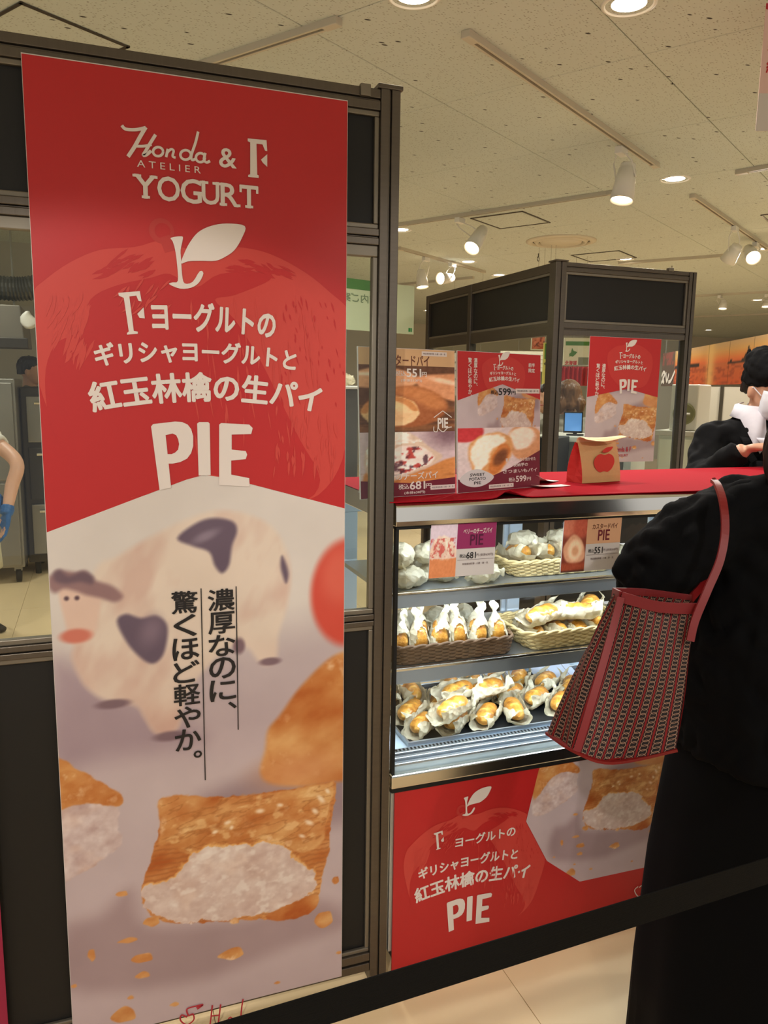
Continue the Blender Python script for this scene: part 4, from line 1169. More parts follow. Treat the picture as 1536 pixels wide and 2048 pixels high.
def berry_photo(U, V):
    P = Photo(U, V, (196, 172, 176))
    P.over(np.clip((U - 55) / 30, 0, 1) * np.clip((40 - V) / 30, 0, 1), (120, 90, 100))
    P.poly([(0, 62), (40, 78), (105, 46), (105, 104), (0, 104)], (198, 128, 70), 2, sm=3)
    P.over(np.clip((fbm(U * .03, V * .2, 13) - .5) * 2, 0, .4) * (V > 60), (150, 86, 44))
    P.poly([(-4, 70), (-4, 30), (12, 10), (30, -4), (50, 6), (70, 30), (84, 46), (70, 62), (44, 76), (18, 88)], (206, 178, 158), 2)
    P.over(np.clip((fbm(U * .1, V * .1, 17) - .4) * 4, 0, .8) * (sd_poly(U, V, [(-4, 60), (-4, 30), (12, 10), (30, -4), (50, 6), (60, 18), (30, 22), (10, 44)]) < 0), (240, 232, 226))
    core = [(8, 66), (18, 44), (34, 26), (56, 26), (74, 46), (66, 60), (44, 72), (20, 82)]
    P.poly(core, cream_col(71, (230, 208, 200)), 1.5, rough=3, seed=8, rs=0.12)
    b = fbm(U * .11, V * .13, 33, 3); ins = sd_poly(U, V, core) < -1
    P.over(np.clip((b - .53) * 9, 0, .9) * ins, (168, 46, 40))
    P.over(np.clip((fbm(U * .14, V * .11, 55, 3) - .6) * 9, 0, .8) * ins, (70, 36, 50))
    P.c += ((fbm(U * .3, V * .3, 9, 3) - .5) * 22)[..., None]
    return P.c
def potato_photo(U, V):
    P = Photo(U, V, (206, 188, 188))
    P.ell(8, 6, 22, 18, (182, 46, 52), 0.1)
    P.poly([(60, 10), (76, -4), (98, 6), (104, 34), (92, 56), (74, 58), (62, 40)], (198, 142, 100), 2); P.poly([(62, 10), (76, 0), (92, 8), (90, 30), (76, 40), (64, 30)], (232, 214, 198), 3, rough=3, seed=6, rs=.1)
    P.poly([(12, 40), (22, 16), (46, 8), (62, 20), (64, 44), (54, 70), (40, 90), (20, 78)], (204, 146, 90), 2, rough=2, seed=3, rs=.1)
    P.poly([(14, 40), (24, 18), (46, 12), (58, 22), (48, 30), (38, 44), (34, 62), (22, 74)], (236, 222, 206), 2, rough=3, seed=13, rs=.1)
    P.poly([(40, 52), (48, 32), (58, 30), (62, 46), (54, 66), (42, 82), (36, 72)], (190, 112, 52), 1.5, rough=2, seed=23, rs=.12)
    P.ell(50, 52, 7, 15, (104, 58, 30), 0.35, 0.9, rot=0.4)
    P.c += ((fbm(U * .3, V * .3, 19, 3) - .5) * 26)[..., None]
    return P.c
def swirl_photo(U, V):
    P = Photo(U, V, (120, 56, 44))
    P.ell(20, 12, 40, 20, (190, 110, 88), 0.3); P.ell(76, 16, 34, 20, (176, 84, 66), 0.3)
    P.poly([(4, 56), (18, 40), (44, 28), (74, 36), (94, 54), (96, 76), (60, 84), (20, 78)], (204, 150, 120), 3)
    P.ell(55, 58, 30, 20, (232, 198, 168), 0.3); P.ell(56, 60, 14, 9, (198, 146, 112), 0.5)
    P.over(np.clip((V - 80) / 6, 0, 1), (150, 70, 48)); P.over(np.clip((V - 95) / 3, 0, 1), (80, 50, 44))
    P.c += ((fbm(U * .2, V * .2, 19, 3) - .5) * 20)[..., None]
    return P.c
def berrycard_photo(U, V):
    P = Photo(U, V, (206, 190, 206))
    P.over(np.clip((V - 62) / 3, 0, 1), (204, 128, 84))
    P.poly([(4, 62), (10, 34), (40, 22), (80, 28), (98, 62)], cream_col(81, (224, 200, 186)), 3, rough=4, seed=2, rs=.1)
    b = fbm(U * .1, V * .14, 43, 3); w = (V > 26) & (V < 62)
    P.over(np.clip((b - .52) * 7, 0, .8) * w, (186, 70, 66))
    P.c += ((fbm(U * .2, V * .2, 29, 3) - .5) * 18)[..., None]
    return P.c
def unit(fn, u0, v0, u1, v1):
    return lambda U, V: (fn((U - u0) / (u1 - u0) * 100, (v1 - V) / (v1 - v0) * 100) - 110) * 1.14 + 126
def pie_house(plane, cu, cv, s, m, parent, lift):
    """PIE under a little roof line"""
    P = Print2D(); text_box(P, 'PIE', cu - 0.42 * s, cv - 0.34 * s, cu + 0.42 * s, cv + 0.30 * s, 0.03)
    P.stroke([(cu - 0.75 * s, cv + 0.35 * s), (cu, cv + 0.8 * s), (cu + 0.75 * s, cv + 0.35 * s)], 0.06 * s, 0)
    P.stroke([(cu - 0.75 * s, cv - 0.25 * s), (cu - 0.75 * s, cv - 0.55 * s), (cu - 0.5 * s, cv - 0.6 * s), (cu - 0.42 * s, cv - 0.3 * s)], 0.06 * s)
    P.stroke([(cu - 0.4 * s, cv - 0.36 * s), (cu, cv - 0.62 * s), (cu + 0.4 * s, cv - 0.36 * s), (cu + 0.75 * s, cv - 0.3 * s)], 0.06 * s)
    P.build(plane, 'lettering', m, parent, lift)
M_TAN = mat('tan_ink', (214, 170, 126), 0.5); M_BURG = mat('burgundy_ink', (112, 30, 48), 0.5); M_GREYP = mat('grey_white_paper', (212, 206, 206), 0.5)
M_BROWN_INK = mat('brown_ink', (104, 52, 34), 0.5); M_MAG = mat('magenta_ink', (150, 46, 98), 0.5); M_LABEL = mat('label_paper', (222, 206, 200), 0.5)
M_GREY_INK = mat('grey_ink', (120, 104, 106), 0.5)
def stand_poster(name, label, bl, br, h, lean=0.06):
    a = Vector(bl); b = Vector(br); u = (b - a); w = u.length; u.normalize()
    back = Vector((-u.y, u.x, 0)); v = (Vector((0, 0, 1)) + back * lean).normalized()
    pl = Plane(a, u, v); t = thing(name, label, 'poster', tuple((a + b) / 2))
    n = pl.n
    MB().rings([[pl.w(x, y, d) for (x, y) in ((0, 0), (w, 0), (w, h), (0, h))] for d in (-0.004, 0)]).build('board', M_GREYP, t)
    foot = MB(); c = pl.w(w / 2, 0, -0.004)
    for s_ in (-1, 1):
        p0 = c + u * (s_ * w * 0.3); q0 = pl.w(w / 2 + s_ * w * 0.3, h * 0.45, -0.004); r0 = p0 + back * 0.10
        r0.z = a.z + 0.001; foot.tube([q0, r0], 0.003, 6)
    foot.build('easel_leg', M_STEELB, t)
    return t, pl, w, h
CT = CTOP + 0.0035      # cloth surface
lp_l = on_z(721, 999, CT); lp_r = on_z(911, 986, CT)
t, pl, w, h = stand_poster('counter_poster', 'tan and brown counter poster of the custard and berry pies priced 551 and 681', lp_l, lp_r, 0.352)
photo_sheet(pl, 0.001, h * 0.44, w - 0.001, h * 0.90, 0.0028, unit(bread_photo, 0, h * 0.44, w, h * 0.84), 'photo_print', M_INK, t, 0.0005)
photo_sheet(pl, 0.001, h * 0.06, w - 0.001, h * 0.44, 0.0028, unit(berry_photo, w * 0.1, h * 0.06, w, h * 0.44), 'photo_print', M_INK, t, 0.0006)
Print2D().rect(0.001, h * 0.885, w - 0.001, h - 0.001).build(pl, 'header_print', M_TAN, t, 0.001)
Print2D().poly([(0.001, 0.001), (w - 0.001, 0.001), (w - 0.001, h * 0.115), (w * 0.5, h * 0.09), (0.001, h * 0.12)]).build(pl, 'footer_print', M_BURG, t, 0.001)
card_text(pl, 'カスタードパイ', w * 0.22, h * 0.885, w * 0.72, h * 0.955, M_BROWN_INK, t, 0.0016, 0.012)
card_text(pl, '税込', w * 0.36, h * 0.815, w * 0.47, h * 0.85, M_WHITE_INK, t, 0.0016); card_text(pl, '551', w * 0.48, h * 0.81, w * 0.63, h * 0.865, M_WHITE_INK, t, 0.0016, 0.015); card_text(pl, '円', w * 0.64, h * 0.815, w * 0.69, h * 0.845, M_WHITE_INK, t, 0.0016)
card_text(pl, '(本体510円)', w * 0.42, h * 0.775, w * 0.64, h * 0.797, M_WHITE_INK, t, 0.0016)
card_text(pl, 'ベリーのチーズパイ', w * 0.12, h * 0.115, w * 0.80, h * 0.165, M_WHITE_INK, t, 0.0016, 0.012)
card_text(pl, '税込', w * 0.38, h * 0.05, w * 0.49, h * 0.085, M_WHITE_INK, t, 0.0016); card_text(pl, '681', w * 0.50, h * 0.045, w * 0.66, h * 0.10, M_WHITE_INK, t, 0.0016, 0.015); card_text(pl, '円', w * 0.67, h * 0.05, w * 0.73, h * 0.08, M_WHITE_INK, t, 0.0016)
card_text(pl, '(本体630円)', w * 0.44, h * 0.012, w * 0.66, h * 0.034, M_WHITE_INK, t, 0.0016)
pie_house(pl, w * 0.86, h * 0.50, 0.036, M_WHITE_INK, t, 0.0018)
for (a0, b0) in ((w * 0.64, h * 0.955), (w * 0.72, h * 0.035)):
    Print2D().rect(a0, b0, a0 + w * 0.27, b0 + h * 0.03).build(pl, 'sticker', M_LABEL, t, 0.0014)
    card_text(pl, '特定原材料等: 小麦・卵・乳', a0 + w * 0.015, b0 + h * 0.009, a0 + w * 0.255, b0 + h * 0.021, M_GREY_INK, t, 0.0017)

rp_l = on_z(915, 987, CT); rp_r = on_z(1079, 973, CT)
t, pl, w, h = stand_poster('counter_poster', 'red counter poster of the yogurt apple pie and sweet potato pie priced 599', rp_l, rp_r, 0.352, 0.05)
cv = lambda u: np.interp(u, [0, w * 0.52, w], [h * 0.655, h * 0.775, h * 0.665])
k2 = w / 0.66
photo_sheet(pl, 0.001, h * 0.46, w - 0.001, h * 0.776, 0.0026, lambda U, V: product_photo(bc[0] + (U - w * 0.70) / 0.000285, bc[1] - 10 - (V - h * 0.575) / 0.000285), 'photo_print', M_INK, t, 0.0005, clip=cv)
photo_sheet(pl, 0.001, 0.001, w - 0.001, h * 0.46, 0.0026, unit(potato_photo, 0, h * 0.04, w, h * 0.46), 'photo_print', M_INK, t, 0.0006)
Print2D().poly([(0.001, h - 0.001), (0.001, float(cv(0))), (w * 0.52, float(cv(w * 0.52))), (w - 0.001, float(cv(w))), (w - 0.001, h - 0.001)]).build(pl, 'red_field', M_RED, t, 0.0006)
Print2D().poly([(0.001, 0.001), (w - 0.001, 0.001), (w - 0.001, h * 0.28), (w * 0.62, h * 0.16), (w * 0.2, h * 0.06), (0.001, h * 0.10)]).build(pl, 'footer_print', M_BURG, t, 0.0009)
T2 = lambda x, y: (w * 0.53 + (x - 309) * w * 0.00078, h * 0.782 - (y - 655) * w * 0.00066)
c_a = [T2(*p) for p in smooth_closed(APPLE, 4)]
Print2D().poly([(min(max(p[0], 0.002), w - 0.002), min(max(p[1], float(cv(min(max(p[0], 0), w)))), h - 0.002)) for p in c_a]).build(pl, 'apple_print', mat('soft_red_ink', (194, 50, 46), 0.42), t, 0.0009)
emblem(pl, lambda x, y: (w * 0.53 + (x - bl[0]) * w * 0.00095, h * 0.955 - (y - bl[1]) * w * 0.00095), t, 0.0015)
lines(pl, T2, t, 0.0015)
def small_slogan(pl, t, w, h, u_r, v_t, sz, m, n=2):
    P = Print2D(); text_vert(P, '濃厚なのに、', u_r - sz, u_r, v_t, v_t - 6 * sz * 1.03, 0.012); text_vert(P, '驚くほど軽やか。', u_r - 2.5 * sz, u_r - 1.5 * sz, v_t, v_t - 8 * sz * 1.03, 0.012)
    P.build(pl, 'lettering', m, t, 0.0015)
small_slogan(pl, t, w, h, w * 0.225, h * 0.955, 0.0125, M_WHITE_INK)
card_text(pl, '前半', w * 0.84, h * 0.905, w * 0.92, h * 0.935, M_WHITE_INK, t, 0.0015, 0.02); card_text(pl, '限定', w * 0.84, h * 0.865, w * 0.92, h * 0.895, M_WHITE_INK, t, 0.0015, 0.02)
card_text(pl, '税込', w * 0.38, h * 0.70, w * 0.47, h * 0.73, M_BLACK_INK, t, 0.0015); card_text(pl, '599', w * 0.475, h * 0.695, w * 0.62, h * 0.745, M_BLACK_INK, t, 0.0015, 0.015); card_text(pl, '円', w * 0.63, h * 0.70, w * 0.68, h * 0.725, M_BLACK_INK, t, 0.0015)
Print2D().rect(w * 0.68, h * 0.71, w * 0.985, h * 0.745).build(pl, 'sticker', M_LABEL, t, 0.0014)
card_text(pl, '特定原材料等: 小麦・卵・乳', w * 0.70, h * 0.72, w * 0.97, h * 0.735, M_GREY_INK, t, 0.0017)
le_pts = [(0.02, 0.095), (0.10, 0.145), (0.22, 0.165), (0.34, 0.14), (0.42, 0.10), (0.34, 0.055), (0.22, 0.035), (0.10, 0.05)]
Print2D().poly(smooth_closed([(w * a, h * b) for a, b in le_pts], 4)).build(pl, 'badge_print', M_GREYP, t, 0.0012)
for s_, a0, a1, b0 in (('SWEET', 0.14, 0.31, 0.115), ('POTATO', 0.13, 0.32, 0.085), ('PIE', 0.185, 0.265, 0.055)):
    card_text(pl, s_, w * a0, h * b0, w * a1, h * (b0 + 0.02), M_BLACK_INK, t, 0.0016, 0.012)
for s_, a0, a1, b0 in (('蜜までしっかり効かせた', 0.56, 0.94, 0.205), ('安納芋の', 0.66, 0.84, 0.165), ('さつまいもパイ', 0.53, 0.96, 0.12)):
    card_text(pl, s_, w * a0, h * b0, w * a1, h * (b0 + 0.027), M_WHITE_INK, t, 0.0016, 0.012)
card_text(pl, '税込', w * 0.60, h * 0.055, w * 0.68, h * 0.085, M_WHITE_INK, t, 0.0016); card_text(pl, '599', w * 0.69, h * 0.05, w * 0.82, h * 0.095, M_WHITE_INK, t, 0.0016, 0.015); card_text(pl, '円', w * 0.83, h * 0.055, w * 0.88, h * 0.08, M_WHITE_INK, t, 0.0016)
Print2D().rect(w * 0.36, h * 0.015, w * 0.66, h * 0.045).build(pl, 'sticker', M_LABEL, t, 0.0014)
card_text(pl, '特定原材料等: 小麦・卵・乳', w * 0.375, h * 0.024, w * 0.645, h * 0.036, M_GREY_INK, t, 0.0017)

# ---------------------------------------------------------------- poster on the far booth
KP = Plane((0, FBY - 0.006, 0), (1, 0, 0), (0, 0, 1))
ku0, kv1 = KP.px(1180, 672); ku1 = KP.px(1323, 680)[0]; kv0 = KP.px(1235, 924)[1]
t = thing('hanging_banner', 'smaller red banner with apple emblem and pies hung on the far booth glass', 'banner', ((ku0 + ku1) / 2, FBY - 0.006, kv0))
w, h = ku1 - ku0, kv1 - kv0
MB().box(ku0, FBY - 0.006, kv0, ku1, FBY - 0.005, kv1).build('sheet', M_GREYP, t)
PL = Plane((ku0, FBY - 0.006, kv0), (1, 0, 0), (0, 0, 1))
cv2 = lambda u: np.interp(u, [0, w * 0.56, w], [h * 0.525, h * 0.595, h * 0.53])
photo_sheet(PL, 0.001, 0.001, w - 0.001, h * 0.597, 0.0045, lambda U, V: product_photo(bc[0] + (U - w * 0.72) / 0.00054, bc[1] - (V - h * 0.34) / 0.00054), 'photo_print', M_INK, t, 0.0006, clip=cv2)
Print2D().poly([(0.001, h - 0.001), (0.001, float(cv2(0))), (w * 0.56, float(cv2(w * 0.56))), (w - 0.001, float(cv2(w))), (w - 0.001, h - 0.001)]).build(PL, 'red_field', M_RED, t, 0.0012)
T3 = lambda x, y: (w * 0.56 + (x - 309) * w * 0.00096, h * 0.728 - (y - 655) * w * 0.00092)
Print2D().poly([(min(max(p[0], 0.002), w - 0.002), min(max(p[1], float(cv2(min(max(p[0], 0), w)))), h - 0.002)) for p in [T3(*p) for p in smooth_closed(APPLE, 4)]]).build(PL, 'apple_print', mat('soft_red_ink', (194, 50, 46), 0.42), t, 0.0018)
emblem(PL, lambda x, y: (w * 0.56 + (x - bl[0]) * w * 0.00105, h * 0.935 - (y - bl[1]) * w * 0.00105), t, 0.003)
lines(PL, T3, t, 0.003); pie_word(PL, lambda x, y: (w * 0.56 + (x - pb[0]) * w * 0.00128, h * 0.618 - (y - pb[1]) * w * 0.00122), t, 0.003)
small_slogan(PL, t, w, h, w * 0.235, h * 0.79, 0.0225, M_WHITE_INK)
card_text(PL, 'Honda & F', w * 0.42, h * 0.085, w * 0.66, h * 0.125, M_CRIMSON, t, 0.003); card_text(PL, 'YOGURT', w * 0.44, h * 0.045, w * 0.62, h * 0.065, M_CRIMSON, t, 0.003)

# ---------------------------------------------------------------- price cards on the case glass
def price_card(corners, label, left_fn, m_top, name_txt, price, m_name, m_pie, sub):
    pl0 = Plane((0, CY0 - 0.006, 0), (1, 0, 0), (0, 0, 1))
    c = [pl0.px(*p) for p in corners]      # tl tr bl br
    u0 = (c[0][0] + c[2][0]) / 2; u1 = (c[1][0] + c[3][0]) / 2; v1 = (c[0][1] + c[1][1]) / 2; v0 = (c[2][1] + c[3][1]) / 2
    ang = 0.02
    pl_ = Plane((u0, CY0 - 0.006, v0), (1, 0, 0), (0.03, 0, 1)); w = u1 - u0; h = v1 - v0
    t = thing('price_card', label, 'price card', (u0 + w / 2, CY0 - 0.006, v0))
    MB().rings([[pl_.w(x, y, d) for (x, y) in ((0, 0), (w, 0), (w, h), (0, h))] for d in (-0.002, 0)]).build('card', M_GREYP, t)
    s = w * 0.40
    photo_sheet(pl_, 0.0005, 0.0005, s, h - 0.0005, 0.0016, unit(left_fn, 0, 0, s, h), 'photo_print', M_INK, t, 0.0005)
    Print2D().rect(s, h * 0.52, w - 0.0005, h - 0.0005).build(pl_, 'header_print', m_top, t, 0.0005)
    card_text(pl_, 'PIE', s + w * 0.20, h * 0.58, s + w * 0.40, h * 0.78, m_pie, t, 0.0008, 0.015)
    card_text(pl_, name_txt, s + w * 0.09, h * 0.80, s + w * 0.53, h * 0.90, m_name, t, 0.0011, 0.012)
    card_text(pl_, '税込', s + w * 0.05, h * 0.35, s + w * 0.15, h * 0.42, M_BLACK_INK, t, 0.0009); card_text(pl_, price, s + w * 0.155, h * 0.33, s + w * 0.30, h * 0.45, M_BLACK_INK, t, 0.0009, 0.012)
    card_text(pl_, '円 (本体%s円)' % sub, s + w * 0.31, h * 0.355, s + w * 0.57, h * 0.415, M_GREY_INK, t, 0.0009)
    Print2D().rect(s + w * 0.02, h * 0.305, w - w * 0.02, h * 0.311).build(pl_, 'rule_print', M_GREY_INK, t, 0.0009)
    card_text(pl_, '特定原材料等 : 小麦・卵・乳', s + w * 0.10, h * 0.21, s + w * 0.50, h * 0.25, M_GREY_INK, t, 0.0009)
    return t
price_card([(853, 1050), (985, 1044), (863, 1157), (993, 1147)], 'magenta topped price card for the berry cheese pie taped to the case glass', berrycard_photo, M_MAG, 'ベリーのチーズパイ', '681', M_WHITE_INK, mat('plum_ink', (84, 24, 58), 0.5), '630')
price_card([(1117, 1042), (1236, 1034), (1129, 1146), (1241, 1136)], 'tan topped price card for the custard pie taped to the case glass', swirl_photo, mat('peach_ink', (222, 172, 136), 0.5), 'カスタードパイ', '551', M_BROWN_INK, M_BURG, '510')
# ================================================================ counter cloth and small things on it
M_CLOTH = mat('red_cloth', (158, 12, 30), 0.9, spec=0.15, bump=0.15, bscale=220)
cl0, cl1, cy0, cy1 = CX0 - 0.02, 2.72, CY0 - 0.008, CY1 - 0.02
mb = MB(); NX, NY = 150, 16; pts = []
for top in (1, 0):
    for i in range(NX):
        for j in range(NY):
            x = cl0 + (cl1 - cl0) * i / (NX - 1); y = cy0 + (cy1 - cy0) * j / (NY - 1)
            z = CTOP + (0.0028 if top else 0.0006)
            f = math.exp(-((x - 0.945) / 0.028) ** 2) * max(0, 1 - (y - cy0) / 0.10)
            if j == 0: y += 0.004 * math.sin(x * 7) + 0.016 * math.exp(-((x - 0.945) / 0.035) ** 2)
            z += 0.016 * f
            pts.append((x, y, z))
mb.grid(pts[:NX * NY], NX, NY); n0 = len(mb.v); mb.add(pts[NX * NY:], [tuple(reversed([i * NY + j, i * NY + j + 1, (i + 1) * NY + j + 1, (i + 1) * NY + j])) for i in range(NX - 1) for j in range(NY - 1)])
N = NX * NY
mb.f += [(i * NY, (i + 1) * NY, N + (i + 1) * NY, N + i * NY) for i in range(NX - 1)]
mb.f += [(i * NY + NY - 1, N + i * NY + NY - 1, N + (i + 1) * NY + NY - 1, (i + 1) * NY + NY - 1) for i in range(NX - 1)]
recenter(single(mb, 'counter_cloth', M_CLOTH, 'bright red cloth spread over the top of the display case', 'cloth', smooth=False))

# counter to the right of the case
sc = thing('service_counter', 'service counter continuing the display case under the red cloth', 'counter', (2.29, 1.93, 0))
MB().box(1.862, CY0 + 0.02, 0.08, 2.70, CY1 - 0.02, 1.19).build('cabinet', mat('counter_laminate', (190, 178, 160), 0.5), sc, bevel=0.004)
MB().box(1.854, CY0 + 0.0, 1.19, 2.715, CY1, CTOP).build('worktop', M_STEEL, sc, bevel=0.003)
MB().box(1.89, CY0 + 0.05, 0, 2.68, CY1 - 0.05, 0.08).build('plinth', M_BLACK, sc)

# kraft paper bag
bl = on_z(1164, 967, CT); br = on_z(1240, 962, CT)
u = (br - bl); bw = u.length; u.normalize(); bk = Vector((-u.y, u.x, 0)); bd = 0.062; bh = 0.136
M_KRAFT = mat('kraft_paper', (206, 164, 112), 0.75, bump=0.25, bscale=25, var=0.06, vscale=12)
M_KRAFTL = mat('kraft_inner', (232, 204, 156), 0.75, bump=0.2, bscale=25)
M_REDP = mat('red_bag_side', (196, 38, 34), 0.65, bump=0.2, bscale=25)
bagp = thing('paper_bag', 'small kraft paper bag with red apple print and folded top on the red cloth', 'paper bag', tuple(bl + u * bw / 2 + bk * bd / 2))
def bpnt(a, d, z): return bl + u * (a * bw) + bk * d + Vector((0, 0, z))
rows = 7; mb = MB(); F = []; B = []
for i in range(rows):
    s = i / (rows - 1); z = bh * 0.84 * s; c = math.sin(s * 3.1) * 0.004
    F.append([bpnt(a, bd * 0.42 * s ** 1.6 - c * (0.4 + math.sin(a * 3.1)), z) for a in (0, 0.2, 0.4, 0.6, 0.8, 1.0)])
    B.append([bpnt(a, bd - bd * 0.42 * s ** 1.6 + c, z) for a in (0, 0.2, 0.4, 0.6, 0.8, 1.0)])
MB().grid([p for r in F for p in r], rows, 6).build('front_sheet', M_KRAFT, bagp)
MB().grid([p for r in B for p in r], rows, 6).build('back_sheet', M_KRAFT, bagp)
for k, a in ((0, 0.0), (5, 1.0)):
    g = []
    for i in range(rows):
        s = i / (rows - 1); f, b_ = F[i][k], B[i][k]; m_ = (f + b_) / 2 + u * ((0.018 if a == 0 else -0.018) * s)
        g.append([f, m_, b_])
    MB().grid([p for r in g for p in r], rows, 3).build('gusset', M_REDP, bagp)
MB().add([F[0][0], F[0][5], B[0][5], B[0][0]], [(0, 1, 2, 3)]).build('bottom', M_KRAFT, bagp)
top = []
for i in range(6):
    s = i / 5; z = bh * (0.84 + 0.16 * math.sin(min(s, 0.8) * 1.95)); d = bd * (0.42 - 0.55 * s * s)
    top.append([bpnt(a * 1.06 - 0.03 + 0.05 * s, d + 0.004 * math.sin(a * 5 + s * 3), z - 0.012 * s * s * (1 + 0.5 * math.sin(a * 4))) for a in (0, 0.2, 0.4, 0.6, 0.8, 1.0)])
MB().grid([p for r in top for p in r], 6, 6).build('folded_top', M_KRAFTL, bagp, solid=0.0008)
bpl = Plane(bl - bk * 0.0046 , u, Vector((0, 0, 1)) + bk * 0.1)
P = Print2D().poly(smooth_closed([(bw * a, bh * b) for a, b in ((0.36, 0.56), (0.46, 0.60), (0.57, 0.575), (0.68, 0.60), (0.79, 0.54), (0.82, 0.42), (0.75, 0.29), (0.64, 0.22), (0.54, 0.235), (0.43, 0.22), (0.32, 0.30), (0.28, 0.44))], 4))
P.build(bpl, 'apple_print', mat('red_bag_ink', (200, 52, 40), 0.6), bagp, 0.0006)
P = Print2D().poly(smooth_closed([(bw * a, bh * b) for a, b in ((0.52, 0.64), (0.60, 0.72), (0.72, 0.745), (0.80, 0.74), (0.74, 0.67), (0.64, 0.63))], 4))
P.build(bpl, 'leaf_print', mat('red_bag_ink', (200, 52, 40), 0.6), bagp, -0.001)

# leaflets lying beside the posters
M_LEAF = mat('leaflet_paper', (226, 196, 190), 0.6)
for k, (a, b, lab) in enumerate((((1076, 974), (1118, 962), 'curled pale leaflet tucked beside the red counter poster'), ((1082, 978), (1142, 972), 'flat pale leaflet lying on the cloth beside the red counter poster'))):
    p0 = on_z(a[0], a[1], CT); p1 = on_z(b[0], b[1], CT); d = p1 - p0; n = Vector((-d.y, d.x, 0)).normalized() * (0.035 if k else 0.05)
    g = [[p0 + d * s + n * t_ + Vector((0, 0, 0.0008 + k * 0.0004 + (0.03 * (1 - s) ** 2 if k == 0 else 0.006 * (1 - s) ** 3))) for t_ in (0, 0.5, 1)] for s in (i / 7 for i in range(8))]
    recenter(single(MB().grid([p for r in g for p in r], 8, 3), 'leaflet', M_LEAF, lab, 'leaflet', solid=0.0004))

# ================================================================ pies
def pastry_material():
    m = mat('glazed_pastry', (208, 146, 60), 0.35, bump=0.5, bscale=70, coat=0.35)
    nt = m.node_tree; b = nt.nodes['Principled BSDF']
    tc = nt.nodes.new('ShaderNodeTexCoord'); n = nt.nodes.new('ShaderNodeTexNoise'); n.inputs['Scale'].default_value = 38; n.inputs['Detail'].default_value = 4
    nt.links.new(tc.outputs['Object'], n.inputs['Vector'])
    r = nt.nodes.new('ShaderNodeValToRGB'); e = r.color_ramp.elements
    e[0].position = 0.3; e[0].color = lin((140, 78, 24)) + (1,); e[1].position = 0.72; e[1].color = lin((236, 196, 110)) + (1,)
    k = e.new(0.5); k.color = lin((202, 140, 52)) + (1,)
    nt.links.new(n.outputs['Fac'], r.inputs[0]); nt.links.new(r.outputs[0], b.inputs['Base Color'])
    return m
M_PASTRY = pastry_material()
def paper_material():
    m = bpy.data.materials.new('waxed_wrapping_paper'); m.use_nodes = True; nt = m.node_tree
    b = nt.nodes['Principled BSDF']; out = nt.nodes['Material Output']
    b.inputs['Base Color'].default_value = lin((206, 197, 170)) + (1,); b.inputs['Roughness'].default_value = 0.42
    tl = nt.nodes.new('ShaderNodeBsdfTranslucent'); tl.inputs[0].default_value = lin((226, 214, 176)) + (1,)
    mx = nt.nodes.new('ShaderNodeMixShader'); mx.inputs[0].default_value = 0.28
    tc = nt.nodes.new('ShaderNodeTexCoord'); v = nt.nodes.new('ShaderNodeTexVoronoi'); v.inputs['Scale'].default_value = 58; v.feature = 'F1'
    nt.links.new(tc.outputs['Object'], v.inputs['Vector'])
    bp = nt.nodes.new('ShaderNodeBump'); bp.inputs['Strength'].default_value = 0.9; bp.inputs['Distance'].default_value = 0.006
    nt.links.new(v.outputs['Distance'], bp.inputs['Height']); nt.links.new(bp.outputs[0], b.inputs['Normal']); nt.links.new(bp.outputs[0], tl.inputs['Normal'])
    nt.links.new(b.outputs[0], mx.inputs[1]); nt.links.new(tl.outputs[0], mx.inputs[2]); nt.links.new(mx.outputs[0], out.inputs[0])
    return m
M_PAPER = paper_material()
def nz(p, s, sc):
    return mnoise.noise(Vector((p[0] * sc + s * 7.3, p[1] * sc - s * 3.1, p[2] * sc + s * 1.7)))
def crumple(p, s, amp, sc=38):
    v = Vector(p); q = v * sc + Vector((s * 7.3, -s * 3.1, s * 1.7))
    return v + Vector((mnoise.noise(q), mnoise.noise(q + Vector((31, 0, 0))), mnoise.noise(q + Vector((0, 47, 0))))) * amp
def pastry_loaf(L, W, H, seed, z0):
    mb = MB(); ni, nj = 26, 18; pts = []
    for i in range(ni):
        t = -1 + 2 * i / (ni - 1); k = max(0.0, 1 - abs(t) ** 3.2) ** 0.5; k = max(k, 0.03)
        for j in range(nj):
            a = 2 * math.pi * j / nj; y = math.cos(a) * W / 2 * k; z = math.sin(a) * H / 2 * k
            if z > 0: z += 0.0032 * k * abs(math.sin(t * L / 2 * 150 + y * 60)) * (z / (H / 2))
            pts.append(crumple((t * L / 2, y, z + z0 + H / 2), seed, 0.0018, 60))
    return mb.grid(pts, ni, nj, True)
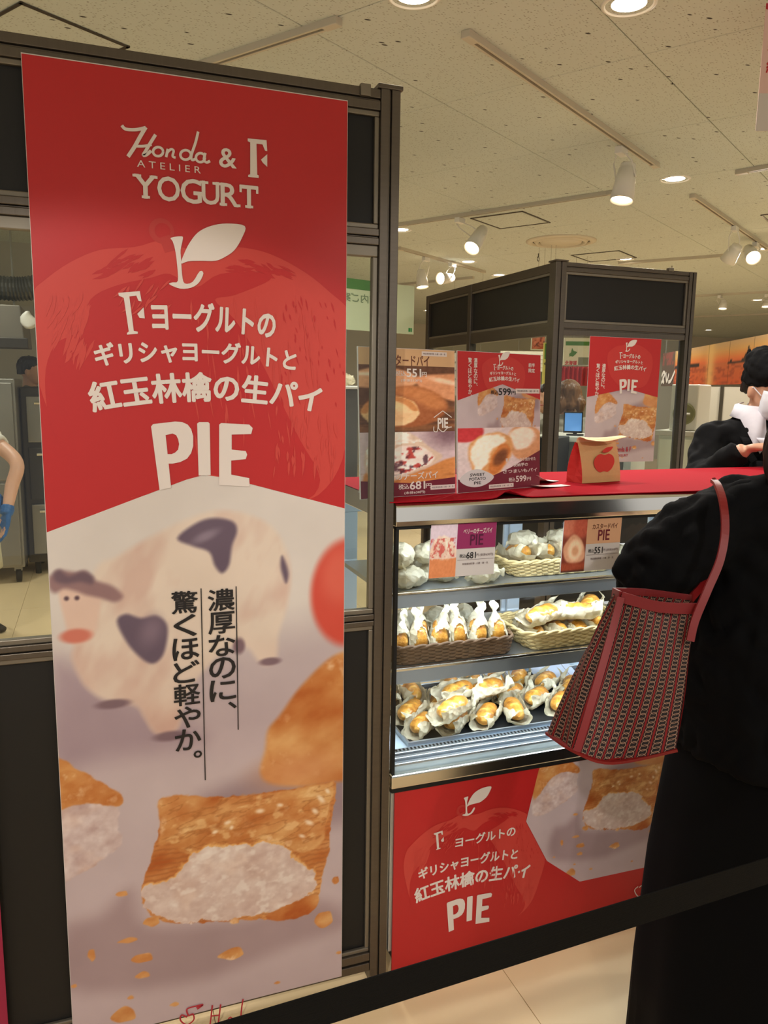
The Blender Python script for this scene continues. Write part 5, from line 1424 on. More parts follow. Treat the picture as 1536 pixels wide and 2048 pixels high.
def sleeve_wrap(L, W, H, seed):
    """open boat of paper round a loaf, pinched and flared at both ends"""
    rr = random.Random(seed); mb = MB(); ni, nj = 34, 25; pts = []
    e0, e1 = rr.uniform(0.0, 0.3), rr.uniform(0.0, 0.3)
    o0, o1 = rr.uniform(0.3, 1.0), rr.uniform(0.3, 1.0)
    ph = rr.uniform(0, 6)
    for i in range(ni):
        t = -1 + 2 * i / (ni - 1); a_ = abs(t)
        pin = 1 - max(0, a_ - 0.72) * 1.5; lift = H * (e0 if t < 0 else e1) * a_ ** 5
        wrap = 0.66 + 0.20 * a_ ** 3 + 0.06 * math.sin(t * 4 + ph)       # how far the sides close over the loaf
        fl = 1 + 0.5 * max(0, a_ - 0.92) / 0.08
        for j in range(nj):
            s = -1 + 2 * j / (nj - 1); th = s * math.pi * wrap
            y = math.sin(th); z = -math.cos(th)
            edge = max(0, abs(s) - 0.82) / 0.18
            w_ = 1.20 + 0.12 * edge * (o0 if s < 0 else o1)
            p = (t * L / 2 * 1.3, y * W / 2 * w_ * pin * fl, (z + 1) * H / 2 * 1.16 * (0.55 + 0.45 * pin) + lift + edge * H * 0.16 * (o0 if s < 0 else o1))
            amp = 0.0032 + 0.006 * a_ ** 4 + 0.004 * edge
            q = crumple(p, seed, amp, 48); q = crumple(q, seed + 9, 0.0022, 120); q.z = max(q.z, 0.0006); pts.append(q)
    return mb.grid(pts, ni, nj)
def candy_wrap(L, W, H, seed, tails=(1, 1)):
    mb = MB(); ni, nj = 44, 28; pts = []
    for i in range(ni):
        t = -1.35 + 2.7 * i / (ni - 1); a_ = abs(t); s_ = 1 if t > 0 else 0
        if a_ < 1: k = max(0.16, (1 - a_ ** 4) ** 0.5)
        else: k = 0.16 + (a_ - 1) * 2.1 * tails[s_]
        fl = 1.0 if a_ < 1 else max(0.25, 1 - (a_ - 1) * 2)
        for j in range(nj):
            a = 2 * math.pi * j / nj + (a_ > 0.85) * (a_ - 0.85) * 3
            y = math.cos(a) * W / 2 * k; z = math.sin(a) * H / 2 * k * fl + H / 2 * (1 if a_ < 1 else 0.8)
            q = crumple(crumple((t * L / 2, y, z), seed, 0.007 + (0.004 if a_ > 0.9 else 0), 40), seed + 5, 0.0040, 105); q.z = max(q.z, 0.0008); pts.append(q)
    return mb.grid(pts, ni, nj, True)
def bag_wrap(Wd, Dp, Ht, seed):
    """upright paper bag: belly, twisted neck, fanned top; front faces are left open"""
    mb = MB(); ni, nj = 34, 30; pts = []; rr = random.Random(seed); bend = rr.uniform(-0.012, 0.012)
    prof = [(0.0, 0.45), (0.04, 0.78), (0.16, 0.98), (0.30, 1.0), (0.45, 0.88), (0.58, 0.66), (0.68, 0.40), (0.75, 0.18), (0.79, 0.16), (0.87, 0.40), (0.95, 0.34), (1.0, 0.10)]
    for i in range(ni):
        t = i / (ni - 1); k = np.interp(t, [p[0] for p in prof], [p[1] for p in prof]); fl = 1 if t < 0.72 else max(0.22, 1 - (t - 0.72) * 6)
        for j in range(nj):
            a = 2 * math.pi * j / nj
            p = (math.cos(a) * Wd / 2 * k + bend * t * t * 2, math.sin(a) * Dp / 2 * k * fl, t * Ht)
            q = crumple(crumple(p, seed, 0.003 + 0.004 * (t > 0.6), 40), seed + 5, 0.0022, 110); q.z = max(q.z, 0.0006); pts.append(q)
    mb.grid(pts, ni, nj, True)
    keep = []
    for f in mb.f:
        c = sum((Vector(mb.v[i]) for i in f), Vector()) / 4
        if c.y < -Dp * 0.12 and ((c.x - bend * 0.3) / (Wd * 0.33)) ** 2 + ((c.z - Ht * 0.32) / (Ht * 0.27)) ** 2 < 1 + 0.25 * math.sin(seed * 3 + math.atan2(c.z - Ht * 0.34, c.x) * 3): continue
        keep.append(f)
    mb.f = keep; mb.add([(0, 0, 0.001)], []); c = len(mb.v) - 1
    mb.f += [(c, (j + 1) % nj, j) for j in range(nj)]
    return mb
def proto(kind, seed):
    t = bpy.data.objects.new('wrapped_pie', None); t.empty_display_size = 0.03; col.objects.link(t); ORG[t.name] = Vector((0, 0, 0))
    if kind == 'sleeve':
        L, W, H = 0.108 + 0.01 * (seed % 3), 0.056, 0.042
        pastry_loaf(L * 0.95, W * 0.92, H * 0.96, seed, 0.004).build('pastry', M_PASTRY, t, smooth=True)
        sleeve_wrap(L, W, H, seed).build('paper_wrapper', M_PAPER, t, smooth=True)
    elif kind == 'candy':
        candy_wrap(0.092, 0.060, 0.052, seed, (1.0 if seed % 2 else 0.3, 1)).build('paper_wrapper', M_PAPER, t, smooth=True)
        tw = MB().tube([(0.046 + 0.002 * math.sin(i), 0.0075 * math.cos(i * 0.9), 0.023 + 0.0075 * math.sin(i * 0.9)) for i in range(15)], 0.0012, 6); tw.build('twisted_tie', M_PAPER, t)
    else:
        bag_wrap(0.064, 0.05, 0.142, seed).build('paper_wrapper', M_PAPER, t, smooth=True)
        lo = MB(); ni, nj = 16, 14; pts = []
        for i in range(ni):
            a = math.pi * i / (ni - 1)
            for j in range(nj):
                b_ = 2 * math.pi * j / nj
                pts.append(crumple((0.0262 * math.sin(a) * math.cos(b_) * 1.0, 0.0205 * math.sin(a) * math.sin(b_), 0.047 - 0.036 * math.cos(a)), seed, 0.002, 55))
        lo.grid(pts, ni, nj, True); lo.build('pastry', M_PASTRY, t, smooth=True)
    return t
PROTO = {(k, s): proto(k, s) for k, n in (('sleeve', 5), ('candy', 4), ('bag', 4)) for s in range(n)}
used = set(); cnt = [0]
def pie(kind, p, rz, label, group, tilt=(0, 0), sc=1.0, seed=None):
    n = {'sleeve': 5, 'candy': 4, 'bag': 4}[kind]; cnt[0] += 1
    s = (cnt[0] * 3 + 1) % n if seed is None else seed
    pr = PROTO[(kind, s)]
    if (kind, s) not in used:
        used.add((kind, s)); o = pr; o.location = p; o.rotation_euler = (tilt[0], tilt[1], rz); o.scale = (sc,) * 3
    else:
        o = dup(pr, p, (tilt[0], tilt[1], rz), sc)
    ORG[o.name] = Vector(p)
    return tag(o, label, 'pie', group)

def relax(items, bounds, hl=0.040, r=0.035, n=400):
    """push capsule-shaped footprints (x, y, rz) apart inside a rectangle"""
    it = [[x, y, a] for (x, y, a) in items]; x0, x1, y0, y1 = bounds
    S = [-1, -0.5, 0, 0.5, 1]
    for _ in range(n):
        for i in range(len(it)):
            for j in range(i):
                best = None
                for s in S:
                    px_, py_ = it[i][0] + math.cos(it[i][2]) * hl * s, it[i][1] + math.sin(it[i][2]) * hl * s
                    for q in S:
                        dx = px_ - it[j][0] - math.cos(it[j][2]) * hl * q; dy = py_ - it[j][1] - math.sin(it[j][2]) * hl * q
                        d = math.hypot(dx, dy)
                        if best is None or d < best[0]: best = (d, dx, dy)
                if best[0] < 2 * r:
                    k = (2 * r - best[0]) * 0.25 / max(best[0], 1e-5)
                    it[i][0] += best[1] * k; it[i][1] += best[2] * k; it[j][0] -= best[1] * k; it[j][1] -= best[2] * k
        for p in it:
            ex, ey = abs(math.cos(p[2])) * hl + r, abs(math.sin(p[2])) * hl + r
            p[0] = min(max(p[0], x0 + ex), x1 - ex); p[1] = min(max(p[1], y0 + ey), y1 - ey)
    return it

# ---- baskets
def basket(px_c, z, L, W, H, rz, m, label, flare=1.12, levels=8, strand=0.0036, slats=False):
    c = Vector((px_c[0], px_c[1], z)); t = thing('wicker_basket', label, 'basket', tuple(c))
    ca, sa = math.cos(rz), math.sin(rz)
    def path(k, off, n):
        pts = []; hl, hw, r = L / 2 * k, W / 2 * k, 0.03 * k
        per = []
        for (cx, cy, a0) in ((hl - r, hw - r, 0), (-hl + r, hw - r, math.pi / 2), (-hl + r, -hw + r, math.pi), (hl - r, -hw + r, 1.5 * math.pi)):
            per += [(cx + r * math.cos(a0 + math.pi / 2 * i / 4), cy + r * math.sin(a0 + math.pi / 2 * i / 4)) for i in range(5)]
        per.append(per[0]); seg = [0]
        for i in range(1, len(per)): seg.append(seg[-1] + math.dist(per[i], per[i - 1]))
        for i in range(n):
            d = seg[-1] * i / n; x = np.interp(d, seg, [p[0] for p in per]); y = np.interp(d, seg, [p[1] for p in per])
            o = off(i) if callable(off) else off
            rr = math.hypot(x, y); x, y = x * (1 + o / rr), y * (1 + o / rr)
            pts.append((x, y))
        return pts
    n = 96
    def W_(x, y, zz): return (c.x + x * ca - y * sa, c.y + x * sa + y * ca, z + zz)
    for lv in range(levels):
        f = lv / (levels - 1); k = 1 + (flare - 1) * f; zz = 0.005 + (H - 0.008) * f
        p = path(k, lambda i: 0.0028 * (1 if (i // 2 + lv) % 2 else -1), n)
        mb = MB(); rg = []
        pp = [Vector(W_(x, y, zz)) for (x, y) in p]
        for i in range(n):
            tg = (pp[(i + 1) % n] - pp[i - 1]).normalized(); a = tg.cross(Vector((0, 0, 1))).normalized()
            rg.append([pp[i] + a * (strand * 0.75 * math.cos(q)) + Vector((0, 0, strand * 1.15 * math.sin(q))) for q in (2 * math.pi * h / 5 for h in range(5))])
        rg.append(rg[0]); mb.rings(rg, True, False); mb.build('weave_strand', m, t, smooth=True)
    base = path(1, 0, 48); topp = path(flare, 0, 48)
    for i in range(0, 48):
        MB().tube([W_(base[i][0], base[i][1], 0.002), W_(topp[i][0], topp[i][1], H)], 0.0022, 5).build('stake', m, t)
    for s_ in (0, math.pi):
        p = path(flare, 0, n); q_ = [Vector(W_(p[i % n][0] * (1 + 0.012 * math.cos(i * 0.9 + s_)), p[i % n][1] * (1 + 0.02 * math.cos(i * 0.9 + s_)), H + 0.0035 * math.sin(i * 0.9 + s_))) for i in range(n + 1)]
        MB().tube(q_, 0.0042, 6, False).build('rim_braid', m, t, smooth=True)
    b = path(1, -0.002, 40)
    MB().add([W_(x, y, 0.002) for (x, y) in b], [tuple(range(40))]).build('bottom', m, t, solid=0.003)
    return t
M_WIC = mat('pale_wicker', (206, 182, 128), 0.6, bump=0.3, bscale=90, var=0.2, vscale=30)
M_WICD = mat('dark_wicker', (104, 78, 54), 0.6, bump=0.3, bscale=90, var=0.35, vscale=40)
S1, S2 = SHELF[0] + 0.0005, SHELF[1] + 0.0005
# ---- upper shelf
def onS(x, y, z): return on_z(x, y, z)
cb = (on_z(1020, 1158, S1) + on_z(1240, 1142, S1)) / 2
b1c = (cb.x, cb.y + 0.075)
basket(b1c, S1, 0.30, 0.13, 0.042, 0.0, M_WIC, 'pale wicker basket of golden pies on the upper shelf behind the custard card', 1.14, 8)
GW = 'paper wrapped pies on the upper shelf'
LW = 'pie fully wrapped in twisted waxed paper lying on the upper shelf'
def front_y(x, y0, z): return Vector((x, y0, z))
for (x, y, rz) in relax([(0.705, 1.76, 0.5), (0.79, 1.76, -0.7), (0.865, 1.755, 0.35), (0.955, 1.77, -0.3), (0.69, 1.86, 1.2), (0.76, 1.87, 0.3), (0.85, 1.87, 2.6), (0.93, 1.88, 1.1)], (CX0 + 0.02, 1.0, CY0 + 0.06, CY1 - 0.09), 0.034, 0.033) + relax([(1.40, 1.77, 0.4), (1.47, 1.86, -0.5), (1.56, 1.78, 2.2), (1.64, 1.87, 0.6)], (1.385, CX1 - 0.04, CY0 + 0.06, CY1 - 0.09), 0.034, 0.033):
    pie('candy', (x, y, S1), rz, LW, GW)
for (x, dy, dz, rz) in ((0.71, 0.13, 0.056, 1.2), (0.81, 0.15, 0.056, -0.2), (1.49, 0.14, 0.056, 0.5), (1.63, 0.16, 0.056, -0.3)):
    pie('candy', (x, CY0 + dy, S1 + dz), rz, 'wrapped pie stacked on top of other wrapped pies on the upper shelf', 'stacked wrapped pies on the upper shelf', tilt=(0.15, -0.2))
for i, (dx, dy, rz, tx) in enumerate(((-0.112, -0.004, 1.50, 0.22), (-0.037, -0.004, 1.62, 0.2), (0.037, -0.004, 1.52, 0.2), (0.112, -0.004, 1.6, 0.2))):
    pie('sleeve', (b1c[0] + dx, b1c[1] + dy, S1 + 0.030), rz, 'golden pie showing from its paper sleeve in the basket on the upper shelf', 'pies in the upper basket', tilt=(0, tx), sc=1.0)
for (dx, rz) in ((-0.07, 0.1), (0.06, -0.2)):
    pie('candy', (b1c[0] + dx, b1c[1] + 0.045, S1 + 0.052), rz, 'closed paper wrapped pie lying across the back of the upper basket', 'closed pies in the upper basket', tilt=(0.1, 0))
# ---- middle shelf, dark basket of upright bags
cb = (on_z(786, 1335, S2) + on_z(1046, 1312, S2)) / 2
L2 = on_z(1046, 1312, S2).x - on_z(786, 1335, S2).x
b2c = (cb.x - 0.004, cb.y + 0.085)
basket(b2c, S2, L2 * 0.93, 0.14, 0.046, 0.0, M_WICD, 'dark brown wicker basket holding upright bagged pies on the middle shelf', 1.05, 9)
GB = 'upright bagged pies in the dark basket'; LB = 'bagged pie standing upright with its paper neck twisted in the dark basket'
for i in range(6):
    pie('bag', (b2c[0] - L2 * 0.40 + i * L2 * 0.158, b2c[1] - 0.036 + 0.004 * (i % 2), S2 + 0.008), 0.15 * math.sin(i * 2.1), LB, GB, tilt=(-0.06, 0.04 * math.sin(i * 1.7)), seed=i % 4, sc=0.9)
for i in range(5):
    pie('bag', (b2c[0] - L2 * 0.34 + i * L2 * 0.158, b2c[1] + 0.028, S2 + 0.012), 0.4 * math.sin(i * 1.3), LB, GB, tilt=(0.1, 0.04 * math.sin(i)), sc=0.9)
for i in range(4):
    pie('candy', (0.73 + i * 0.095, CY1 - 0.145, S2 + 0.0), 0.4 * i, 'wrapped pie in the row behind the dark basket on the middle shelf', 'wrapped pies behind the dark basket')
# ---- middle shelf, pale basket
p0 = on_z(1066, 1304, S2); b3c = (p0.x + 0.155, p0.y + 0.095)
basket(b3c, S2, 0.31, 0.17, 0.05, 0.02, M_WIC, 'pale wicker basket of flat paper sleeved pies on the middle shelf', 1.16, 8)
GP = 'pies in the pale middle basket'; LP = 'pie half out of its white paper sleeve in the pale basket on the middle shelf'
for i, (dx, dy, dz, rz) in enumerate(((-0.105, 0.0, 0.006, 1.5), (-0.035, 0.0, 0.006, 1.65), (0.035, 0.0, 0.006, 1.5), (0.105, 0.0, 0.006, 1.62), (-0.085, -0.02, 0.056, 0.35), (0.02, -0.025, 0.056, -0.4), (0.10, 0.02, 0.058, 0.8))):
    pie('sleeve', (b3c[0] + dx, b3c[1] + dy, S2 + dz), rz, LP, GP, tilt=(0.06 * math.sin(i * 2), -0.06))
for i, (dx, dy, dz) in enumerate(((0.27, 0.09, 0), (0.37, 0.09, 0), (0.47, 0.10, 0), (0.32, 0.085, 0.058), (0.44, 0.09, 0.058), (0.27, -0.02, 0), (0.38, -0.02, 0))):
    pie('candy' if i % 2 else 'sleeve', (b3c[0] + dx, b3c[1] + dy, S2 + dz), 0.4 * i, 'wrapped pie in the heap beside the pale basket on the middle shelf', 'heaped pies beside the pale basket')
# ---- deck: dark tray of pies
tr = thing('baking_tray', 'dark metal tray full of paper sleeved pies on the case floor', 'tray', (1.02, CY0 + 0.26, DECK))
ta = on_z(868, 1492, DECK + 0.004); tb = on_z(792, 1400, DECK + 0.004)
tx0, ty0 = 0.735, CY0 + 0.105; tx1, ty1 = 1.50, CY1 - 0.06
M_TRAY = mat('dark_tray_metal', (40, 44, 50), 0.4, 0.7)
MB().box(tx0, ty0, DECK + 0.0005, tx1, ty1, DECK + 0.004).build('tray_base', M_TRAY, tr)
for (a0, a1, b0, b1) in ((tx0 - 0.006, tx1 + 0.006, ty0 - 0.006, ty0), (tx0 - 0.006, tx1 + 0.006, ty1, ty1 + 0.006), (tx0 - 0.006, tx0, ty0, ty1), (tx1, tx1 + 0.006, ty0, ty1)):
    MB().box(a0, b0, DECK + 0.0005, a1, b1, DECK + 0.014).build('tray_rim', M_STEELB, tr, bevel=0.001)
GT = 'sleeved pies on the dark tray'; LT = 'golden pie in an open white paper sleeve on the dark tray'
zt = DECK + 0.0045
spots = [(812, 1396, 1.3), (857, 1388, 1.35), (901, 1386, 1.25), (942, 1378, 1.0), (868, 1418, 1.45), (948, 1402, 0.9), (1016, 1404, 1.1), (1066, 1394, 0.6), (1114, 1384, 0.8), (839, 1440, 0.9), (920, 1430, 0.3), (980, 1428, 0.5), (886, 1468, 0.5), (950, 1458, 0.9), (1000, 1462, 0.8), (1034, 1452, 1.2), (1078, 1440, 0.7), (1120, 1428, 0.5), (1170, 1420, 0.9), (1160, 1390, 1.1), (1215, 1405, 0.7)]
lay = []
for i, (x, y, rz) in enumerate(spots):
    p = on_z(x, y - 8, zt + 0.012); lay.append((p.x, p.y, rz + 0.25 * math.sin(i * 2.7)))
for i, (x, y, rz) in enumerate(relax(lay, (tx0 + 0.002, tx1 - 0.002, ty0 + 0.002, ty1 - 0.002), 0.038, 0.0345)):
    pie('sleeve', (x, y, zt), rz, LT, GT, sc=1.0)
for (x, y, rz) in ((915, 1418, 0.2), (975, 1412, 0.1), (905, 1452, 0.45)):
    p = on_z(x, y - 26, zt + 0.055); pie('sleeve', (p.x, p.y, zt + 0.05), rz, 'pie resting on top of the other sleeved pies on the dark tray', 'upper pies on the dark tray', tilt=(0.1, -0.1))
# pale name boards at the back of the deck
M_BOARD = mat('pale_blue_board', (168, 182, 206), 0.5)
for k, (x0, x1, lab) in enumerate(((1.08, 1.26, 'pale blue name board lying behind the tray of pies'), (1.29, 1.44, 'second pale blue name board lying behind the tray beside the dark lid'))):
    t = thing('name_board', lab, 'sign board', ((x0 + x1) / 2, ty1 - 0.05, zt))
    pl = Plane((x0, ty1 - 0.085, zt + 0.004), (1, 0, 0), (0, 1, 0.35))
    MB().rings([[pl.w(a, b, d) for (a, b) in ((0, 0), (x1 - x0, 0), (x1 - x0, 0.09), (0, 0.09))] for d in (-0.003, 0)]).build('board', M_BOARD, t)
    Print2D().rect(0.06, 0.004, 0.062, 0.086).rect(0.12, 0.004, 0.122, 0.086).build(pl, 'rule_print', M_GREY_INK, t, 0.0005)
    MB().box(x0 + 0.01, ty1 - 0.005, zt, x1 - 0.01, ty1 - 0.002, zt + 0.028).build('rest', M_BOARD, t)
# ================================================================ people
UP = Vector((0, 0, 1))
def bake(o, voxel, smooth_it=4, wrinkle=0.0, wscale=14.0, seed=0, stretch=(1, 1, 1)):
    """voxel remesh into one continuous skin, smooth, optional cloth wrinkles"""
    md = o.modifiers.new('r', 'REMESH'); md.mode = 'VOXEL'; md.voxel_size = voxel; md.use_smooth_shade = True
    sm = o.modifiers.new('s', 'SMOOTH'); sm.factor = 0.5; sm.iterations = smooth_it
    bpy.context.view_layer.update()
    dg = bpy.context.evaluated_depsgraph_get()
    me = bpy.data.meshes.new_from_object(o.evaluated_get(dg))
    o.modifiers.clear(); old = o.data; o.data = me; bpy.data.meshes.remove(old)
    if wrinkle:
        n = [v.normal.copy() for v in me.vertices]
        for v, k in zip(me.vertices, n):
            q = Vector((v.co.x * stretch[0], v.co.y * stretch[1], v.co.z * stretch[2])) * wscale + Vector((seed, seed * 2.0, 0))
            v.co += k * (wrinkle * (abs(mnoise.noise(q)) * 1.6 + 0.5 * mnoise.noise(q * 2.3) - 0.35))
        me.update()
    me.shade_smooth()
    return o
def ering(c, a_ax, b_ax, a, b, n=20):
    return [Vector(c) + Vector(a_ax) * (a * math.cos(2 * math.pi * k / n)) + Vector(b_ax) * (b * math.sin(2 * math.pi * k / n)) for k in range(n)]
def interp_path(pts, rad, n=5):
    P = smooth_open([tuple(p) for p in pts], n); k = len(pts); R = np.interp(np.linspace(0, k - 1, len(P)), range(k), rad)
    return [Vector(p) for p in P], list(R)
def add_ball(mb, c, ax, ay, az, ra, rb, rc, n=14, m=16):
    c, ax, ay, az = Vector(c), Vector(ax), Vector(ay), Vector(az)
    rg = []
    for i in range(1, n):
        th = math.pi * i / n
        rg.append([c + az * (rc * math.cos(th)) + (ax * (ra * math.cos(2 * math.pi * k / m)) + ay * (rb * math.sin(2 * math.pi * k / m))) * math.sin(th) for k in range(m)])
    mb.rings(rg)
def add_hand(mb, wrist, d, nrm, side, curl=0.5, s=1.0):
    """five fingers; d = direction of the hand, nrm = palm normal, side = +1/-1 where the thumb goes"""
    d = Vector(d).normalized(); nrm = Vector(nrm); nrm = (nrm - d * nrm.dot(d)).normalized(); lat = d.cross(nrm).normalized() * side
    w = Vector(wrist)
    for k in range(4):
        off = (1.5 - k) * 0.019 * s; L = (0.086, 0.094, 0.088, 0.072)[k] * s * 0.95; kn = w + d * (0.082 - 0.004 * abs(k - 1)) * s + lat * off
        mb.tube([w + lat * off * 0.65, w + d * 0.04 * s + lat * off * 0.9, kn], [0.0135 * s, 0.0145 * s, 0.0115 * s], 8)
        p = kn; dd = d.copy(); path = [p]; rad = [0.0105 * s]
        for q in range(3):
            c_ = curl * (0.55 + 0.25 * q); dd = (dd * math.cos(c_) + nrm * math.sin(c_)).normalized() if q else (d * math.cos(curl * 0.5) + nrm * math.sin(curl * 0.5)).normalized()
            p = p + dd * L * (0.45, 0.32, 0.23)[q]; path.append(p); rad.append((0.0092, 0.0084, 0.0066)[q] * s)
        mb.tube(path, rad, 8)
    t0 = w + d * 0.022 * s + lat * 0.022 * s
    mb.tube([w + d * 0.012 * s, t0 + lat * 0.006 * s, t0 + lat * 0.018 * s + d * 0.032 * s + nrm * 0.012 * s, t0 + lat * 0.018 * s + d * 0.058 * s + nrm * 0.022 * s], [0.014 * s, 0.0145 * s, 0.011 * s, 0.0078 * s], 8)
M_SKIN = mat('skin', (214, 164, 136), 0.5, sss=0.12, var=0.06, vscale=30)
M_HAIRB = mat('black_hair', (22, 18, 18), 0.4, bump=0.5, bscale=60, stretch=(1, 1, 0.12))
M_HAIRBR = mat('brown_hair', (104, 68, 36), 0.4, bump=0.6, bscale=60, stretch=(1, 1, 0.12), var=0.35, vscale=40)
M_BLACKC = mat('black_wool', (8, 8, 10), 0.95, spec=0.15)
M_BLACKA = mat('black_apron_cloth', (17, 17, 19), 0.9, spec=0.2)
M_EYE = mat('dark_eye', (24, 16, 14), 0.2)
M_LIP = mat('lip', (176, 96, 88), 0.5)
def head_shape(mb, hc, hf, hr, hu, s=1.0):
    """hc = head centre; skull, jaw, nose, ears"""
    prof = [(-0.112, 0.022, 0.026, 0.050), (-0.10, 0.040, 0.046, 0.040), (-0.075, 0.054, 0.066, 0.024), (-0.045, 0.063, 0.080, 0.010), (-0.01, 0.070, 0.090, 0.0), (0.03, 0.074, 0.095, -0.004), (0.065, 0.070, 0.090, -0.006), (0.09, 0.056, 0.072, -0.008), (0.106, 0.034, 0.046, -0.010), (0.113, 0.010, 0.014, -0.010)]
    mb.rings([ering(hc + hu * (z * s) + hf * (o * s), hr, hf, a * s, b * s, 20) for (z, a, b, o) in prof])
    mb.tube([hc + hf * 0.082 * s + hu * 0.012 * s, hc + hf * 0.096 * s - hu * 0.014 * s, hc + hf * 0.102 * s - hu * 0.034 * s], [0.008 * s, 0.010 * s, 0.013 * s], 8)
    for q in (-1, 1):
        add_ball(mb, hc + hr * (0.074 * q * s) - hf * 0.006 * s - hu * 0.012 * s, hr, hf, hu, 0.010 * s, 0.018 * s, 0.031 * s, 8, 10)
    mb.tube([hc - hu * 0.05 * s - hf * 0.012 * s, hc - hu * 0.17 * s - hf * 0.025 * s], [0.052 * s, 0.056 * s], 14)
def person(label, C, f, H, headf, arms, top, bottom, hair, head_tilt=0.0, coat_hem=None, sleeve='long', skin=None, glove=None, head_shift=(0, 0, 0), voxel=0.009, torso_w=1.0, no_low=False):
    k = H / 1.62
    C = Vector((C[0], C[1], 0)); f = Vector((f[0], f[1], 0)).normalized(); r = f.cross(UP)
    T = thing('person', label, 'person', tuple(C))
    def L(x, y, z): return C + r * x * k + f * y * k + UP * (z * k)
    skin = skin or M_SKIN
    hf = Vector((headf[0], headf[1], 0)).normalized(); hr = hf.cross(UP)
    hu = (UP * math.cos(head_tilt) + hf * math.sin(head_tilt)).normalized(); hf = hr.cross(hu) * -1
    hf = (Vector((headf[0], headf[1], 0)).normalized() * math.cos(head_tilt) - UP * math.sin(head_tilt)).normalized()
    hc = L(0, 0.02, 1.505) + Vector(head_shift)
    b = MB(); head_shape(b, hc, hf, hr, hu, k)
    tor = [(0.78, 0.165, 0.12), (0.86, 0.160, 0.115), (0.98, 0.140, 0.10), (1.10, 0.150, 0.105), (1.20, 0.165, 0.105), (1.27, 0.165, 0.095), (1.315, 0.12, 0.075), (1.345, 0.065, 0.058), (1.38, 0.05, 0.05)]
    b.rings([ering(L(0, 0, z), r, f, a * k * torso_w, d * k, 24) for (z, a, d) in tor])
    neck_b = L(0, -0.005, 1.34); b.tube([neck_b, hc - hu * 0.08 * k - hf * 0.01], [0.055 * k, 0.052 * k], 14)
    sl = MB()
    for (side, el, wr, hd, hn, curl) in arms:
        sh = L(0.165 * side * torso_w, 0, 1.265); el = Vector(el); wr = Vector(wr)
        pth, rad = interp_path([L(0.11 * side, 0, 1.28), sh, (sh + el) / 2 + r * 0.01 * side, el, (el + wr) / 2, wr], [0.05 * k, 0.056 * k, 0.045 * k, 0.039 * k, 0.037 * k, 0.026 * k])
        b.tube(pth, rad, 12); add_hand(b, wr, hd, hn, 1 if side < 0 else -1, curl, 0.95 * k)
        q = 1.35
        if sleeve == 'long':
            pth, rad = interp_path([L(0.09 * side, 0, 1.28), sh, (sh + el) / 2, el, (el + wr) / 2, wr - (wr - el).normalized() * 0.02], [0.075 * k, 0.076 * k, 0.066 * k, 0.060 * k, 0.054 * k, 0.044 * k])
        else:
            pth, rad = interp_path([L(0.09 * side, 0, 1.28), sh, sh + (el - sh) * 0.35, sh + (el - sh) * 0.62], [0.075 * k, 0.076 * k, 0.068 * k, 0.066 * k])
        sl.tube(pth, rad, 14)
    for s_ in (-1, 1):
        pth, rad = interp_path([L(0.085 * s_, 0, 0.84), L(0.09 * s_, 0.01, 0.62), L(0.09 * s_, 0.01, 0.46), L(0.09 * s_, -0.01, 0.28), L(0.09 * s_, -0.02, 0.09)], [0.085 * k, 0.075 * k, 0.055 * k, 0.052 * k, 0.038 * k])
        b.tube(pth, rad, 12); b.tube([L(0.09 * s_, -0.035, 0.05), L(0.092 * s_, 0.06, 0.035), L(0.095 * s_, 0.14, 0.025)], [0.036 * k, 0.034 * k, 0.024 * k], 10)
    bake(b.build('body', skin, T), voxel * 0.72, 3)
    # eyes and mouth
    for q in (-1, 1):
        e = MB(); add_ball(e, hc + hr * (0.031 * q * k) + hf * 0.081 * k + hu * 0.008 * k, hr, hf, hu, 0.013 * k, 0.008 * k, 0.0065 * k, 8, 10); e.build('eye', M_EYE, T, smooth=True)
    e = MB(); add_ball(e, hc + hf * 0.086 * k - hu * 0.062 * k, hr, hf, hu, 0.022 * k, 0.008 * k, 0.006 * k, 8, 10); e.build('mouth', M_LIP, T, smooth=True)
    # upper garment
    g = MB(); hem = coat_hem or 0.80
    tt = [(hem, 0.205, 0.155), (0.90, 0.185, 0.14), (1.0, 0.168, 0.125), (1.10, 0.175, 0.125), (1.20, 0.188, 0.125), (1.275, 0.185, 0.112), (1.325, 0.14, 0.092), (1.36, 0.078, 0.072), (1.378, 0.06, 0.06)]
    g.rings([ering(L(0, 0, z), r, f, a * k * torso_w, d * k, 26) for (z, a, d) in tt])
    g.v += sl.v and []; n0 = len(g.v); g.add(sl.v, sl.f)
    bake(g.build('top', top, T), voxel, 4, 0.012, 13, 3.1)
